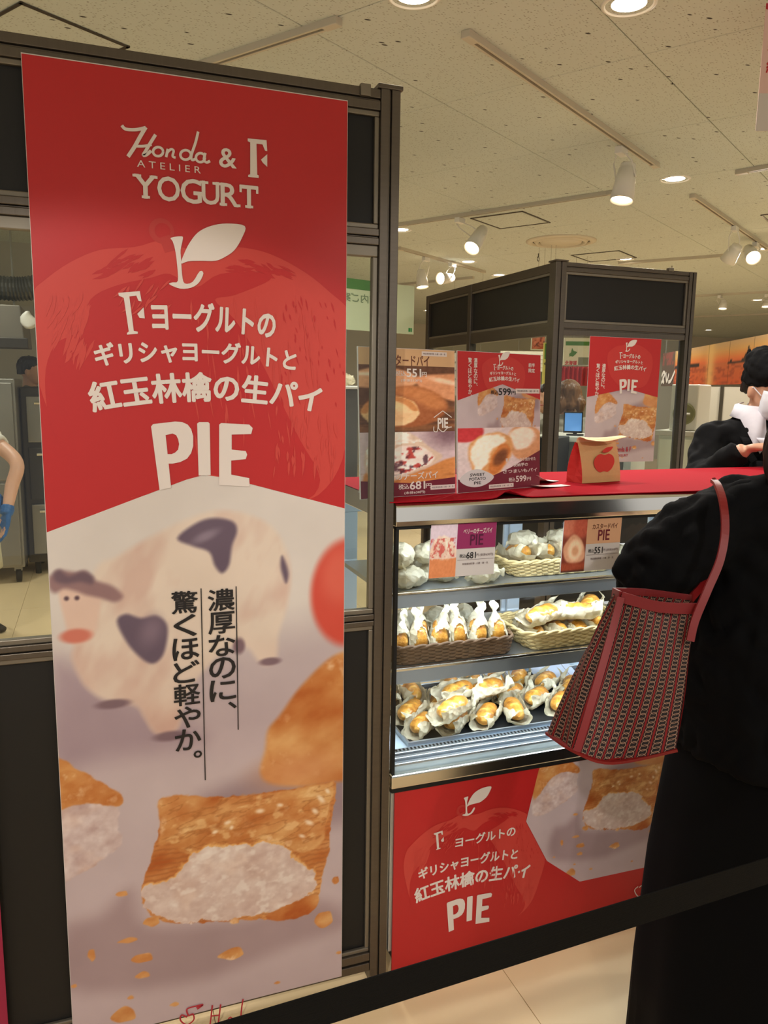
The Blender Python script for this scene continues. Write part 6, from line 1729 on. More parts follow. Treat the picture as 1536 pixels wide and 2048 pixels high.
    # lower garment
    if bottom is not None:
        g = MB()
        if bottom[0] == 'trousers':
            g.rings([ering(L(0, 0, z), r, f, a * k, d * k, 22) for (z, a, d) in ((0.74, 0.175, 0.125), (0.82, 0.178, 0.13), (0.94, 0.16, 0.118))])
            for s_ in (-1, 1):
                pth, rad = interp_path([L(0.085 * s_, 0, 0.82), L(0.09 * s_, 0.01, 0.6), L(0.09 * s_, 0.01, 0.46), L(0.09 * s_, -0.01, 0.28), L(0.09 * s_, -0.01, 0.055)], [0.098 * k, 0.092 * k, 0.08 * k, 0.075 * k, 0.07 * k]); g.tube(pth, rad, 14)
            bake(g.build('trousers', bottom[1], T), voxel, 3, 0.008, 12, 5)
        else:
            rg = []
            for (z, a, d, dx, dy) in bottom[2]:
                n = 60; wv = 0.05 * max(0, (0.8 - z))
                rg.append([C + Vector((dx, dy, 0)) + UP * z + r * (a * math.cos(2 * math.pi * q / n) * (1 + wv * math.sin(q * 2 * math.pi / n * 9))) + f * (d * math.sin(2 * math.pi * q / n) * (1 + wv * math.sin(q * 2 * math.pi / n * 9))) for q in range(n)])
            g.rings(rg, True, False); g.build('skirt', bottom[1], T, smooth=True, solid=0.004)
        for s_ in (-1, 1):
            sh_ = MB().rings([ering(L(0.09 * s_, y, z), r, UP, a * k, d * k, 14) for (y, z, a, d) in ((-0.085, 0.035, 0.02, 0.02), (-0.06, 0.045, 0.038, 0.044), (0.0, 0.046, 0.042, 0.045), (0.07, 0.036, 0.047, 0.035), (0.13, 0.028, 0.045, 0.026), (0.17, 0.022, 0.024, 0.016))])
            sh_.build('shoe', M_BLACK if bottom[0] != 'white_shoes' else M_WHITE, T, smooth=True)
    # hair
    if hair is not None:
        g = MB()
        hp_ = [(-0.03, 0.078, 0.066, -0.045), (0.01, 0.083, 0.085, -0.026), (0.05, 0.084, 0.102, -0.014), (0.085, 0.073, 0.092, -0.012), (0.112, 0.048, 0.062, -0.012), (0.124, 0.014, 0.02, -0.012)]
        g.rings([ering(hc + hu * (z * k) + hf * (o * k), hr, hf, a * k, d * k, 24) for (z, a, d, o) in hp_])
        if hair[0] in ('long', 'bob'):
            for (x, y, zz) in hair[2]:
                p0 = hc + hr * (x * k) - hf * 0.045 * k; p2 = Vector((0, 0, 0)) + p0 + hr * (x * 0.5 * k) - hf * (y * k) - UP * (zz * k); p1 = (p0 + p2) / 2 - hf * 0.02 * k + hr * x * 0.12
                g.tube(*interp_path([p0 + hu * 0.06 * k, p0, p1, p2], [0.03 * k, 0.045 * k, 0.042 * k, 0.014 * k]), 10)
        bake(g.build('hair', hair[1], T), 0.007, 3, 0.006, 60, 2, (1, 1, 0.15))
    return T, L, (hc, hf, hr, hu, k)

# ---- customer in black with the bag
CUS = (1.415, 1.20); CF = (0.45, 0.893)
el = on_t(1312, 1150, 1.62); wr = Vector((1.34, 1.47, 1.07))
c_f = Vector((CF[0], CF[1], 0)).normalized(); c_r = c_f.cross(UP)
rel = Vector((CUS[0], CUS[1], 0)) + c_r * 0.26 + c_f * 0.03 + UP * 1.02; rwr = Vector((CUS[0], CUS[1], 0)) + c_r * 0.10 + c_f * 0.30 + UP * 1.10
T, L, hd = person('customer in a black coat and long black skirt seen from behind with a patterned tote', CUS, CF, 1.58, (0.75, 0.66),
    [(-1, el, wr, (0.5, 0.8, 0.1), (0.3, -0.2, 0.9), 0.6), (1, rel, rwr, (-0.3, 0.9, 0.1), (0, -0.2, 0.9), 0.6)],
    M_BLACKC, ('skirt', M_BLACKC, ((0.92, 0.20, 0.17, 0, 0), (0.80, 0.24, 0.21, 0, 0), (0.70, 0.26, 0.235, 0, 0), (0.45, 0.285, 0.27, -0.025, -0.03), (0.20, 0.30, 0.285, -0.04, -0.055), (0.012, 0.31, 0.295, -0.046, -0.075))),
    ('long', mat('dark_brown_hair', (30, 20, 16), 0.45, bump=0.5, bscale=60, stretch=(1, 1, 0.12)), ((-0.05, 0.05, 0.26), (-0.02, 0.06, 0.27), (0.02, 0.06, 0.27), (0.05, 0.05, 0.26))), head_tilt=0.25, coat_hem=0.76)
# loose outer sleeve and coat drape of the customer
sh = L(-0.165, 0, 1.255)
g = MB()
pth, rad = interp_path([L(-0.06, -0.01, 1.265), sh + Vector((0, 0, -0.01)), (sh + el) / 2 + Vector((-0.02, 0, 0.015)), el + Vector((-0.015, 0, 0)), el * 0.72 + wr * 0.28, el * 0.4 + wr * 0.6, wr], [0.075, 0.085, 0.082, 0.078, 0.075, 0.062, 0.05])
g.tube(pth, rad, 16)
g.rings([ering(L(0, -0.005, z), c_r, c_f, a, d, 26) for (z, a, d) in ((0.74, 0.268, 0.245), (0.9, 0.26, 0.225), (1.05, 0.235, 0.195), (1.18, 0.21, 0.15), (1.275, 0.195, 0.125), (1.325, 0.14, 0.10))])
bake(g.build('coat', M_BLACKC, T), 0.010, 3, 0.013, 17, 1.3)

# ---- tote bag
def tote_material():
    m = bpy.data.materials.new('chain_print_canvas'); m.use_nodes = True; nt = m.node_tree; b = nt.nodes['Principled BSDF']
    b.inputs['Roughness'].default_value = 0.62; b.inputs['Specular IOR Level'].default_value = 0.25
    uv = nt.nodes.new('ShaderNodeUVMap'); uv.uv_map = 'UVMap'
    sp = nt.nodes.new('ShaderNodeSeparateXYZ'); nt.links.new(uv.outputs[0], sp.inputs[0])
    def M(op, a, bb=None, c=None):
        n = nt.nodes.new('ShaderNodeMath'); n.operation = op
        for i, v in enumerate((a, bb, c)):
            if v is None: continue
            if isinstance(v, (int, float)): n.inputs[i].default_value = v
            else: nt.links.new(v, n.inputs[i])
        return n.outputs[0]
    u, v = sp.outputs[0], sp.outputs[1]
    colw, rowh = 0.0158, 0.0158
    cu = M('DIVIDE', u, colw); fu = M('SUBTRACT', M('FRACT', cu), 0.5); odd = M('MODULO', M('FLOOR', cu), 2.0)
    vv = M('ADD', M('DIVIDE', v, rowh), M('MULTIPLY', odd, 0.5)); fv = M('SUBTRACT', M('FRACT', vv), 0.5)
    def ring(off, r, w):
        y = M('SUBTRACT', fv, off); d = M('SQRT', M('ADD', M('POWER', M('ABSOLUTE', M('MULTIPLY', fu, 1.06)), 2.0), M('POWER', M('ABSOLUTE', y), 2.0)))
        return M('LESS_THAN', M('ABSOLUTE', M('SUBTRACT', d, r)), w), M('LESS_THAN', d, r)
    r0, i0 = ring(0.0, 0.33, 0.032); r1, i1 = ring(0.5, 0.33, 0.032); r2, i2 = ring(-0.5, 0.33, 0.032)
    ringm = M('MAXIMUM', r0, M('MAXIMUM', r1, r2)); ins = M('MAXIMUM', i0, M('MAXIMUM', i1, i2))
    strip = M('GREATER_THAN', M('ABSOLUTE', fu), 0.42)
    hat_ = M('LESS_THAN', M('FRACT', M('ADD', M('MULTIPLY', fu, 3.0), M('MULTIPLY', vv, 3.0))), 0.35)
    def mix(fac, a, c):
        n = nt.nodes.new('ShaderNodeMix'); n.data_type = 'RGBA'; nt.links.new(fac, n.inputs[0])
        for i, q in ((6, a), (7, c)):
            if isinstance(q, tuple): n.inputs[i].default_value = lin(q) + (1,)
            else: nt.links.new(q, n.inputs[i])
        return n.outputs[2]
    c = mix(hat_, (34, 7, 9), (54, 11, 13)); c = mix(ins, c, (26, 17, 17)); c = mix(strip, c, (122, 14, 16)); c = mix(ringm, c, (146, 112, 94))
    nt.links.new(c, b.inputs['Base Color'])
    return m
M_TOTE = tote_material(); M_TRIM = mat('red_leather_trim', (116, 12, 14), 0.45)
tf = dict(TL=on_t(1240, 1193, 1.47), TR=on_t(1392, 1216, 1.44), BL=on_t(1150, 1500, 1.44), BM=on_t(1222, 1521, 1.415), BR=on_t(1352, 1496, 1.40))
tb_ = dict(TL=on_t(1226, 1186, 1.505), BL=on_t(1094, 1466, 1.535))
tb_['TR'] = tf['TR'] + Vector((0.02, 0.035, 0.004)); tb_['BR'] = tf['BR'] + Vector((-0.01, 0.12, 0.0)); tb_['BM'] = tf['BM'] + Vector((-0.05, 0.11, 0.0))
bag = thing('tote_bag', 'dark red tote bag with chain print and red trim hanging from the customer shoulder', 'bag', tuple(tf['BM']))
def uvgrid(name, c00, c10, c11, c01, nu, nv, m, bulge, parent, cmid=None):
    """bilinear sheet, c00 bottom-left, c01 top-left; UV in metres"""
    mb = MB(); pts = []; uvs = []
    w = ((c10 - c00).length + (c11 - c01).length) / 2; h = ((c01 - c00).length + (c11 - c10).length) / 2
    nrm = (c10 - c00).cross(c01 - c00).normalized()
    for i in range(nu):
        for j in range(nv):
            a, b = i / (nu - 1), j / (nv - 1)
            p = (c00 * (1 - a) + c10 * a) * (1 - b) + (c01 * (1 - a) + c11 * a) * b
            if cmid is not None:
                p = p + cmid * (math.sin(math.pi * a) ** 0.8 * (1 - b) ** 2.2)
            p = p + nrm * (bulge * math.sin(math.pi * a) * math.sin(math.pi * min(1, b * 1.0)) + 0.004 * math.sin(a * 9 + b * 5))
            pts.append(p); uvs.append((a * w, b * h))
    mb.grid(pts, nu, nv); o = mb.build(name, m, parent, smooth=True)
    l = o.data.uv_layers.new(name='UVMap')
    for lp in o.data.loops: l.data[lp.index].uv = uvs[lp.vertex_index]
    return o
dip = tf['BM'] - (tf['BL'] + tf['BR']) / 2
uvgrid('front_face', tf['BL'], tf['BR'], tf['TR'], tf['TL'], 18, 18, M_TOTE, 0.014, bag, dip)
uvgrid('gusset', tb_['BL'], tf['BL'], tf['TL'], tb_['TL'], 8, 18, M_TOTE, 0.012, bag)
uvgrid('back_face', tb_['BR'], tb_['BL'], tb_['TL'], tb_['TR'], 12, 12, M_TOTE, 0.01, bag)
uvgrid('gusset', tf['BR'], tb_['BR'], tb_['TR'], tf['TR'], 6, 12, M_TOTE, 0.004, bag)
MB().add([tb_['BL'], tf['BL'], tf['BM'], tf['BR'], tb_['BR'], tb_['BM']], [(0, 1, 2, 5), (5, 2, 3, 4)]).build('bottom', M_TRIM, bag)
def strip(name, pts, wid, nrm, m, parent, thick=0.0025):
    P = smooth_open([tuple(p) for p in pts], 6); P = [Vector(p) for p in P]; rg = []
    for i, p in enumerate(P):
        t = (P[min(i + 1, len(P) - 1)] - P[max(i - 1, 0)]).normalized(); nn = nrm(i / (len(P) - 1)) if callable(nrm) else Vector(nrm)
        s = t.cross(nn).normalized(); nn = s.cross(t).normalized()
        rg.append([p + s * (wid / 2) + nn * thick, p - s * (wid / 2) + nn * thick, p - s * (wid / 2) - nn * thick, p + s * (wid / 2) - nn * thick])
    return MB().rings(rg).build(name, m, parent, smooth=False)
cam_n = Vector((-0.5, -0.8, 0.2))
strip('seam_trim', [tf['TL'] + Vector((-.002, -.006, 0)), tf['TL'] * 0.66 + tf['BL'] * 0.34 + Vector((-.004, -.012, 0)), tf['TL'] * 0.33 + tf['BL'] * 0.67 + Vector((-.004, -.012, 0)), tf['BL'] + Vector((0, -.006, 0))], 0.013, (-0.6, -0.75, 0.1), M_TRIM, bag)
strip('rim_trim', [tf['TL'] + Vector((0, -.004, 0)), (tf['TL'] + tf['TR']) / 2 + Vector((-0.004, -.010, -0.006)), tf['TR'] + Vector((0, -.004, 0))], 0.02, (-0.4, -0.9, 0.1), M_TRIM, bag)
strip('rim_trim', [tb_['TL'], tf['TL']], 0.02, (-0.9, -0.2, 0.1), M_TRIM, bag)
strip('rim_trim', [tb_['TL'], (tb_['TL'] + tb_['TR']) / 2 + Vector((0, 0.02, 0)), tb_['TR']], 0.02, (-0.4, -0.9, 0.1), M_TRIM, bag)
strip('bottom_trim', [tb_['BL'], tf['BL'] + Vector((0, -.003, -.002)), tf['BM'] + Vector((0, -.004, -.002)), tf['BR'] + Vector((0, -.003, -.002))], 0.008, (0, 0, -1), M_TRIM, bag)
hp2 = [on_t(1380, 1282, 1.415), on_t(1390, 1240, 1.42), on_t(1415, 1180, 1.43), on_t(1440, 1120, 1.45), on_t(1450, 1060, 1.47), on_t(1446, 1005, 1.50), on_t(1436, 972, 1.56), on_t(1428, 962, 1.62)]
strip('handle', hp2, 0.014, lambda s: Vector((-0.4, -0.85, 0.1)) * (1 - s ** 6) + Vector((0, 0, 1)) * s ** 6, M_TRIM, bag, 0.003)
hp3 = [hp2[-1], on_t(1440, 985, 1.72), on_t(1436, 1060, 1.74), on_t(1415, 1150, 1.66), tb_['TR'] + Vector((0, 0.004, 0.0))]
strip('handle', hp3, 0.014, (-0.4, -0.85, 0.3), M_TRIM, bag, 0.003)

# ---- queue belt with its two posts
blt = thing('queue_barrier', 'black retractable queue belt stretched between two posts in front of the stall', 'barrier', (0.5, 0.87, 0))
def belt_pt(x): return Vector((x, 0.8435 + 0.0475 * (x - 0.09) / 0.92, 0))
xa, xb = -0.62, 1.95
M_BELT = mat('black_belt_webbing', (5, 5, 6), 0.8, spec=0.2, bump=0.3, bscale=160, stretch=(0.1, 1, 6))
n = 30; mb = MB(); rg = []
for i in range(n):
    p = belt_pt(xa + (xb - xa) * i / (n - 1)); sag = -0.006 * math.sin(math.pi * i / (n - 1))
    rg.append([p + Vector((0, y, 0.681 + dz + sag)) for (y, dz) in ((-0.0009, 0), (-0.0009, 0.049), (0.0009, 0.049), (0.0009, 0))])
mb.rings(rg).build('belt', M_BELT, blt)
for x in (xa, xb):
    p = belt_pt(x)
    MB().lathe(p, UP, [(0.17, 0), (0.17, 0.012), (0.14, 0.024), (0.04, 0.032), (0.001, 0.032)], 32).build('post_base', M_BLACK, blt, smooth=True)
    MB().tube([p + UP * 0.03, p + UP * 0.66], 0.031, 18).build('post', M_BLACK, blt, smooth=True)
    MB().lathe(p, UP, [(0.001, 0.655), (0.04, 0.655), (0.042, 0.66), (0.042, 0.745), (0.036, 0.758), (0.001, 0.76)], 28).build('belt_head', M_BLACK, blt, smooth=True)

# ---- staff member behind the counter
SC = (2.425, 2.39); SFc = (-0.2, -0.98)
relb = on_t(1398, 965, 2.95); rwr = on_t(1490, 898, 2.80)
lel = Vector((2.62, 2.36, 1.10)); lwr = on_t(1585, 900, 2.78)
T, L, (hc, hf, hr, hu, k) = person('staff member in black cap, white mask and black apron behind the red counter', SC, SFc, 1.66, (-0.15, -0.99),
    [(1, relb, rwr, (0.85, -0.45, 0.15), (0.1, -0.3, -0.9), 0.55), (-1, lel, lwr, (-0.7, -0.5, 0.2), (0, 0.2, -0.9), 0.6)],
    mat('black_knit', (12, 12, 14), 0.9, spec=0.2), ('trousers', M_BLACKA), ('short', M_HAIRB), head_tilt=0.22, head_shift=(0.035, -0.012, -0.035))
# apron, shirt collar, mask, cap
s_f = Vector((SFc[0], SFc[1], 0)).normalized(); s_r = s_f.cross(UP)
def torso_pt(x, z, lift=0.0):
    """point on the chest, x to the person's right in metres"""
    zs = [0.70, 0.90, 1.0, 1.10, 1.20, 1.275, 1.325, 1.352]; A = [0.21, 0.185, 0.168, 0.175, 0.188, 0.185, 0.13, 0.072]; D = [0.16, 0.14, 0.125, 0.125, 0.125, 0.112, 0.088, 0.068]
    zz = z / k; a = np.interp(zz, zs, A) * k; d = np.interp(zz, zs, D) * k
    y = d * math.sqrt(max(0.0, 1 - min(1, abs(x) / a) ** 2))
    return Vector((SC[0], SC[1], z)) + s_r * x + s_f * (y + lift)
ap = []
for i in range(22):
    z = 0.55 + (1.235 - 0.55) * i / 21; hw = np.interp(z, [0.55, 0.95, 1.05, 1.235], [0.16, 0.15, 0.12, 0.085])
    ap.append([torso_pt(hw * (-1 + 2 * j / 12), z, 0.012) for j in range(13)])
MB().grid([p for q in ap for p in q], 22, 13).build('apron', M_BLACKA, T, smooth=True, solid=0.003)
for sx in (-1, 1):
    strip('apron_strap', [torso_pt(0.075 * sx, 1.232, 0.014), torso_pt(0.095 * sx, 1.27, 0.016), torso_pt(0.10 * sx, 1.30, 0.008) + UP * 0.012, torso_pt(0.085 * sx, 1.32, -0.06) + UP * 0.012], 0.03, lambda s: s_f * (1 - s) + UP * (0.3 + s), M_BLACKA, T)
M_SHIRT = mat('white_shirt', (226, 222, 232), 0.7, bump=0.1, bscale=40)
vs = []
for i in range(10):
    z = 1.235 + 0.085 * i / 9; hw = 0.012 + 0.052 * i / 9
    vs.append([torso_pt(hw * (-1 + 2 * j / 6), z, 0.013 + 0.004 * (i / 9)) for j in range(7)])
MB().grid([p for q in vs for p in q], 10, 7).build('shirt_front', M_SHIRT, T, smooth=True, solid=0.002)
nb_ = L(0, 0.0, 1.365)
for sx in (-1, 1):
    def nk(a, rad, dz): return nb_ + s_f * (rad * math.cos(a)) + s_r * (sx * rad * math.sin(a)) + UP * dz
    angs = (0.08, 0.3, 0.6, 1.0, 1.4, 1.9, 2.4, 2.95)
    inner = [nk(a, 0.060, 0.034 + 0.006 * a) for a in angs]
    mid = [nk(a, 0.074 - 0.004 * math.cos(a), 0.026 + 0.007 * a) for a in angs]
    outer = [torso_pt(0.030 * sx, 1.295, 0.020), torso_pt(0.058 * sx, 1.262, 0.022), torso_pt(0.078 * sx, 1.30, 0.014), nk(1.1, 0.100, -0.012), nk(1.45, 0.096, -0.006), nk(1.9, 0.092, -0.002), nk(2.4, 0.088, 0.0), nk(2.95, 0.086, 0.0)]
    MB().grid(inner + mid + outer, 3, 8).build('shirt_collar', M_SHIRT, T, solid=0.003, smooth=True)
M_MASK = mat('white_mask', (224, 224, 232), 0.75)
mk = []
for i in range(9):
    b_ = -1 + 2 * i / 8; z = -0.05 + 0.052 * b_
    row = []
    for j in range(13):
        a_ = (-1 + 2 * j / 12) * 1.15; rr = 0.088 + 0.020 * (1 - b_ * b_) * math.cos(a_) + (0.004 if i in (3, 5) else 0)
        row.append(hc + hu * (z * k) + hf * (rr * math.cos(a_) * 1.08 * k + 0.014) + hr * (rr * 0.80 * math.sin(a_) * k))
    mk.append(row)
MB().grid([p for q in mk for p in q], 9, 13).build('face_mask', M_MASK, T, smooth=True, solid=0.002)
for sx in (-1, 1):
    MB().tube([hc + hr * (0.064 * sx * k) + hf * 0.045 * k - hu * 0.02 * k, hc + hr * (0.077 * sx * k) + hf * 0.01 * k + hu * 0.004 * k, hc + hr * (0.08 * sx * k) - hf * 0.012 * k - hu * 0.01 * k], 0.0022, 5).build('mask_loop', M_MASK, T)
g = MB(); M_CAP = mat('black_cap_cloth', (14, 14, 16), 0.85, spec=0.2)
g.rings([ering(hc + hu * (z * k) + hf * (o * k), hr, hf, a * k, d * k, 26) for (z, a, d, o) in ((0.006, 0.084, 0.092, -0.022), (0.035, 0.090, 0.108, -0.010), (0.075, 0.094, 0.114, -0.010), (0.105, 0.090, 0.108, -0.014), (0.135, 0.066, 0.082, -0.022), (0.15, 0.03, 0.04, -0.028))])
bake(g.build('cap', M_CAP, T), 0.008, 3, 0.008, 26, 4)
kn = hc - hf * 0.125 * k + hu * 0.055 * k
g = MB(); add_ball(g, kn, hr, hf, hu, 0.022, 0.024, 0.022)
g.tube([kn, kn - hf * 0.03 + hu * 0.03, kn - hf * 0.045 + hu * 0.065], [0.014, 0.018, 0.006], 8); g.tube([kn, kn - hf * 0.03 - hu * 0.03, kn - hf * 0.035 - hu * 0.07], [0.014, 0.018, 0.008], 8)
bake(g.build('cap_knot', M_CAP, T), 0.006, 2, 0.004, 50, 4)
# ================================================================ kitchen seen through the near booth glass
M_GSTEEL = mat('kitchen_steel', (150, 146, 136), 0.35, 0.8, bump=0.05, bscale=20)
M_DSTEEL = mat('dark_oven_steel', (70, 66, 60), 0.4, 0.7)
w_ = MB().box(-5.0, 8.2, 0, 2.05, 8.3, 2.77).build('wall_kitchen', mat('kitchen_wall', (176, 168, 150), 0.8)); tag(w_, kind='structure')
# steel refrigerator on casters
fx1 = on_y(29, 760, 6.3).x; fz1 = on_y(20, 757, 6.3).z
fr = thing('refrigerator', 'tall stainless refrigerator on casters in the kitchen behind the glass', 'refrigerator', (fx1 - 0.4, 6.6, 0))
MB().box(fx1 - 0.8, 6.3, 0.12, fx1, 6.95, fz1).build('cabinet', M_GSTEEL, fr, bevel=0.008)
for (a, b) in ((0.14, fz1 * 0.5), (fz1 * 0.5 + 0.02, fz1 - 0.03)):
    d = MB().box(fx1 - 0.78, 6.28, a, fx1 - 0.02, 6.30, b).build('door', M_GSTEEL, fr, bevel=0.006)
    MB().tube([(fx1 - 0.72, 6.26, (a + b) / 2 - 0.15), (fx1 - 0.72, 6.24, (a + b) / 2), (fx1 - 0.72, 6.26, (a + b) / 2 + 0.15)], 0.01, 8).build('handle', M_STEEL, d)
for x in (fx1 - 0.74, fx1 - 0.05):
    for y in (6.36, 6.88):
        c_ = MB().lathe((x - 0.02, y, 0.055), (1, 0, 0), [(0.001, 0), (0.055, 0.002), (0.055, 0.038), (0.001, 0.04)], 20).build('caster', M_BLACK, fr, smooth=True)
        MB().box(x - 0.028, y - 0.03, 0.09, x + 0.028, y + 0.03, 0.125).build('caster_fork', M_GSTEEL, c_)
# oven stack
OY = 6.55
ox0, ox1 = on_y(40, 800, OY).x, on_y(150, 800, OY).x + 0.5
oz1 = on_y(60, 774, OY).z
ov = thing('oven', 'dark steel oven stack with door panels beside the refrigerator', 'oven', ((ox0 + ox1) / 2, OY + 0.3, 0))
MB().box(ox0, OY, 0.1, ox1, OY + 0.5, oz1).build('cabinet', M_DSTEEL, ov, bevel=0.01)
zz = [0.15, 0.58, 1.02, oz1 - 0.05]
for i in range(3):
    d = MB().box(ox0 + 0.04, OY - 0.025, zz[i] + 0.02, ox1 - 0.04, OY, zz[i + 1] - 0.02).build('oven_door', M_GSTEEL if i != 1 else M_DSTEEL, ov, bevel=0.006)
    MB().tube([(ox0 + 0.1, OY - 0.05, zz[i + 1] - 0.07), (ox1 - 0.1, OY - 0.05, zz[i + 1] - 0.07)], 0.012, 8).build('handle', M_STEEL, d)
for x in (ox0 + 0.06, ox1 - 0.06):
    MB().tube([(x, OY + 0.06, 0), (x, OY + 0.06, 0.1)], 0.022, 10).build('foot', M_BLACK, ov)
    MB().tube([(x, OY + 0.44, 0), (x, OY + 0.44, 0.1)], 0.022, 10).build('foot', M_BLACK, ov)
# hood and flexible duct
h0 = on_y(-60, 610, 6.2); h1 = on_y(46, 610, 6.2); hb = on_y(20, 690, 6.2)
hd_ = thing('extractor_hood', 'grey box shaped extractor hood above the kitchen equipment', 'extractor hood', ((h0.x + h1.x) / 2, 6.5, hb.z))
MB().rings([[(h0.x - 1.2, 6.2, hb.z), (h1.x, 6.2, hb.z), (h1.x, 6.9, hb.z), (h0.x - 1.2, 6.9, hb.z)], [(h0.x - 1.2, 6.22, h1.z), (h1.x - 0.02, 6.22, h1.z), (h1.x - 0.02, 6.88, h1.z), (h0.x - 1.2, 6.88, h1.z)]]).build('canopy', mat('hood_grey', (112, 106, 94), 0.45, 0.4), hd_, bevel=0.008)
MB().box(h0.x - 1.2, 6.18, hb.z - 0.02, h1.x + 0.02, 6.22, hb.z + 0.05).build('lip', M_DSTEEL, hd_, bevel=0.004)
for x in (h0.x - 1.1, h1.x - 0.08):
    MB().tube([(x, 6.5, h1.z), (x, 6.5, CZ)], 0.008, 6).build('hanger_rod', M_GSTEEL, hd_)
dp = [on_y(-90, 568, 6.5), on_y(-30, 572, 6.5), on_y(20, 577, 6.5), on_y(60, 576, 6.5), on_y(110, 562, 6.5), on_y(150, 530, 6.5), on_y(165, 440, 6.5)]
dt_ = thing('flexible_duct', 'ribbed grey flexible duct running above the extractor hood', 'duct', tuple(dp[2]))
P_, R2 = interp_path(dp, [0.085] * len(dp), 12)
MB().tube(P_, [0.085 + (0.006 if i % 2 else -0.004) for i in range(len(P_))], 16).build('hose', mat('duct_grey', (92, 90, 84), 0.35, 0.6), dt_)
for q in (P_[6], P_[-8]):
    MB().tube([q, (q.x, q.y, CZ)], 0.005, 6).build('hanger_wire', M_GSTEEL, dt_)
# white plastic bag hanging at the hood corner
wb = on_y(57, 640, 6.15)
t = MB(); t.rings([ering(wb + Vector((0.01 * math.sin(i), 0, -0.06 + 0.02 * i * 1.0)), (1, 0, 0), (0, 1, 0), a, 0.03, 14) for i, a in enumerate((0.02, 0.05, 0.062, 0.055, 0.045, 0.028, 0.012))])
recenter(single(t, 'plastic_bag', mat('white_plastic', (214, 210, 198), 0.35), 'small white plastic bag hanging from the corner of the extractor hood', 'bag', smooth=True))
# ---- kitchen workers
wc = on_z(-62, 1272, 0)
el = on_t(33, 925, 4.35); wrk = on_t(14, 1022, 4.25)
T, L, hd = person('kitchen worker in white shirt and cream apron with blue gloves behind the glass', (wc.x, wc.y), (0.9, -0.44), 1.60, (0.9, -0.4),
    [(1, L(0, 0, 0) * 0 + Vector((wc.x - 0.05, wc.y - 0.30, 1.02)), Vector((wc.x + 0.16, wc.y - 0.32, 0.92)), (0.7, -0.1, -0.6), (0, 0.5, -0.8), 0.4), (-1, el, wrk, (-0.12, -0.1, -0.98), (-0.9, -0.4, 0), 0.25)],
    mat('white_tshirt', (222, 218, 206), 0.8), ('trousers', M_BLACKA), ('short', M_HAIRB), sleeve='short')
w_f = Vector((0.9, -0.44, 0)).normalized(); w_r = w_f.cross(UP)
wcv = Vector((wc.x, wc.y, 0))
g = []
for i in range(16):
    z = 0.40 + 0.85 * i / 15; hw = np.interp(z, [0.4, 0.9, 1.0, 1.25], [1.35, 1.25, 1.15, 0.55]); a = np.interp(z, [0.4, 0.7, 0.9, 1.1, 1.25], [0.24, 0.22, 0.19, 0.185, 0.18]); d = a * 0.78
    g.append([wcv + w_f * (d * math.cos(q)) + w_r * (a * math.sin(q)) + UP * z for q in (hw * (-1 + 2 * j / 14) for j in range(15))])
MB().grid([p for q in g for p in q], 16, 15).build('apron', mat('cream_apron', (196, 190, 164), 0.85), T, smooth=True, solid=0.004)
M_GLOVE = mat('blue_glove', (40, 92, 150), 0.5)
for (w2, e2, d2, n2, s2, c2_) in ((wrk, el, (-0.12, -0.1, -0.98), (-0.9, -0.4, 0), 1, 0.25), (Vector((wc.x + 0.16, wc.y - 0.32, 0.92)), Vector((wc.x - 0.05, wc.y - 0.30, 1.02)), (0.7, -0.1, -0.6), (0, 0.5, -0.8), -1, 0.4)):
    gl = MB(); q = (e2 - w2).normalized()
    gl.tube([w2 + q * 0.03, w2 - q * 0.02], [0.036, 0.034], 12); add_hand(gl, w2, d2, n2, s2, c2_, 1.06)
    bake(gl.build('glove', M_GLOVE, T), 0.006, 2, 0.003, 60, 2)
hc2 = on_t(58, 752, 7.0)
T, L, hd = person('kitchen worker with black hair working beyond the refrigerator', (hc2.x, hc2.y), (0.9, -0.4), 1.72, (0.9, -0.3),
    [(1, (hc2.x + 0.05, hc2.y - 0.26, 1.08), (hc2.x + 0.22, hc2.y - 0.12, 1.05), (0.6, 0.6, 0), (0, 0, -1), 0.5), (-1, (hc2.x - 0.12, hc2.y + 0.12, 1.08), (hc2.x + 0.14, hc2.y + 0.08, 1.05), (0.8, 0.2, 0), (0, 0, -1), 0.5)],
    mat('grey_work_shirt', (112, 108, 98), 0.8), ('trousers', M_BLACKA), ('short', M_HAIRB))

# pedestal with sample pastry behind the case
pd0 = on_y(690, 770, 2.75); pd1 = on_y(717, 772, 2.75)
pdm = (pd0 + pd1) / 2
pdst = thing('display_pedestal', 'grey sample pedestal with a white top behind the near booth glass', 'pedestal', (pdm.x - 0.03, 2.85, 0))
MB().box(pd1.x - 0.16, 2.75, 0.0, pd1.x, 2.95, pd1.z - 0.012).build('body', mat('pedestal_grey', (86, 84, 78), 0.4), pdst, bevel=0.004)
MB().box(pd1.x - 0.17, 2.74, pd1.z - 0.012, pd1.x + 0.01, 2.96, pd1.z).build('white_top', M_WHITE, pdst, bevel=0.003)
pie('sleeve', (pd1.x - 0.08, 2.80, pd1.z + 0.0005), 0.3, 'sample pie set on the grey pedestal behind the near booth glass', 'sample pie')

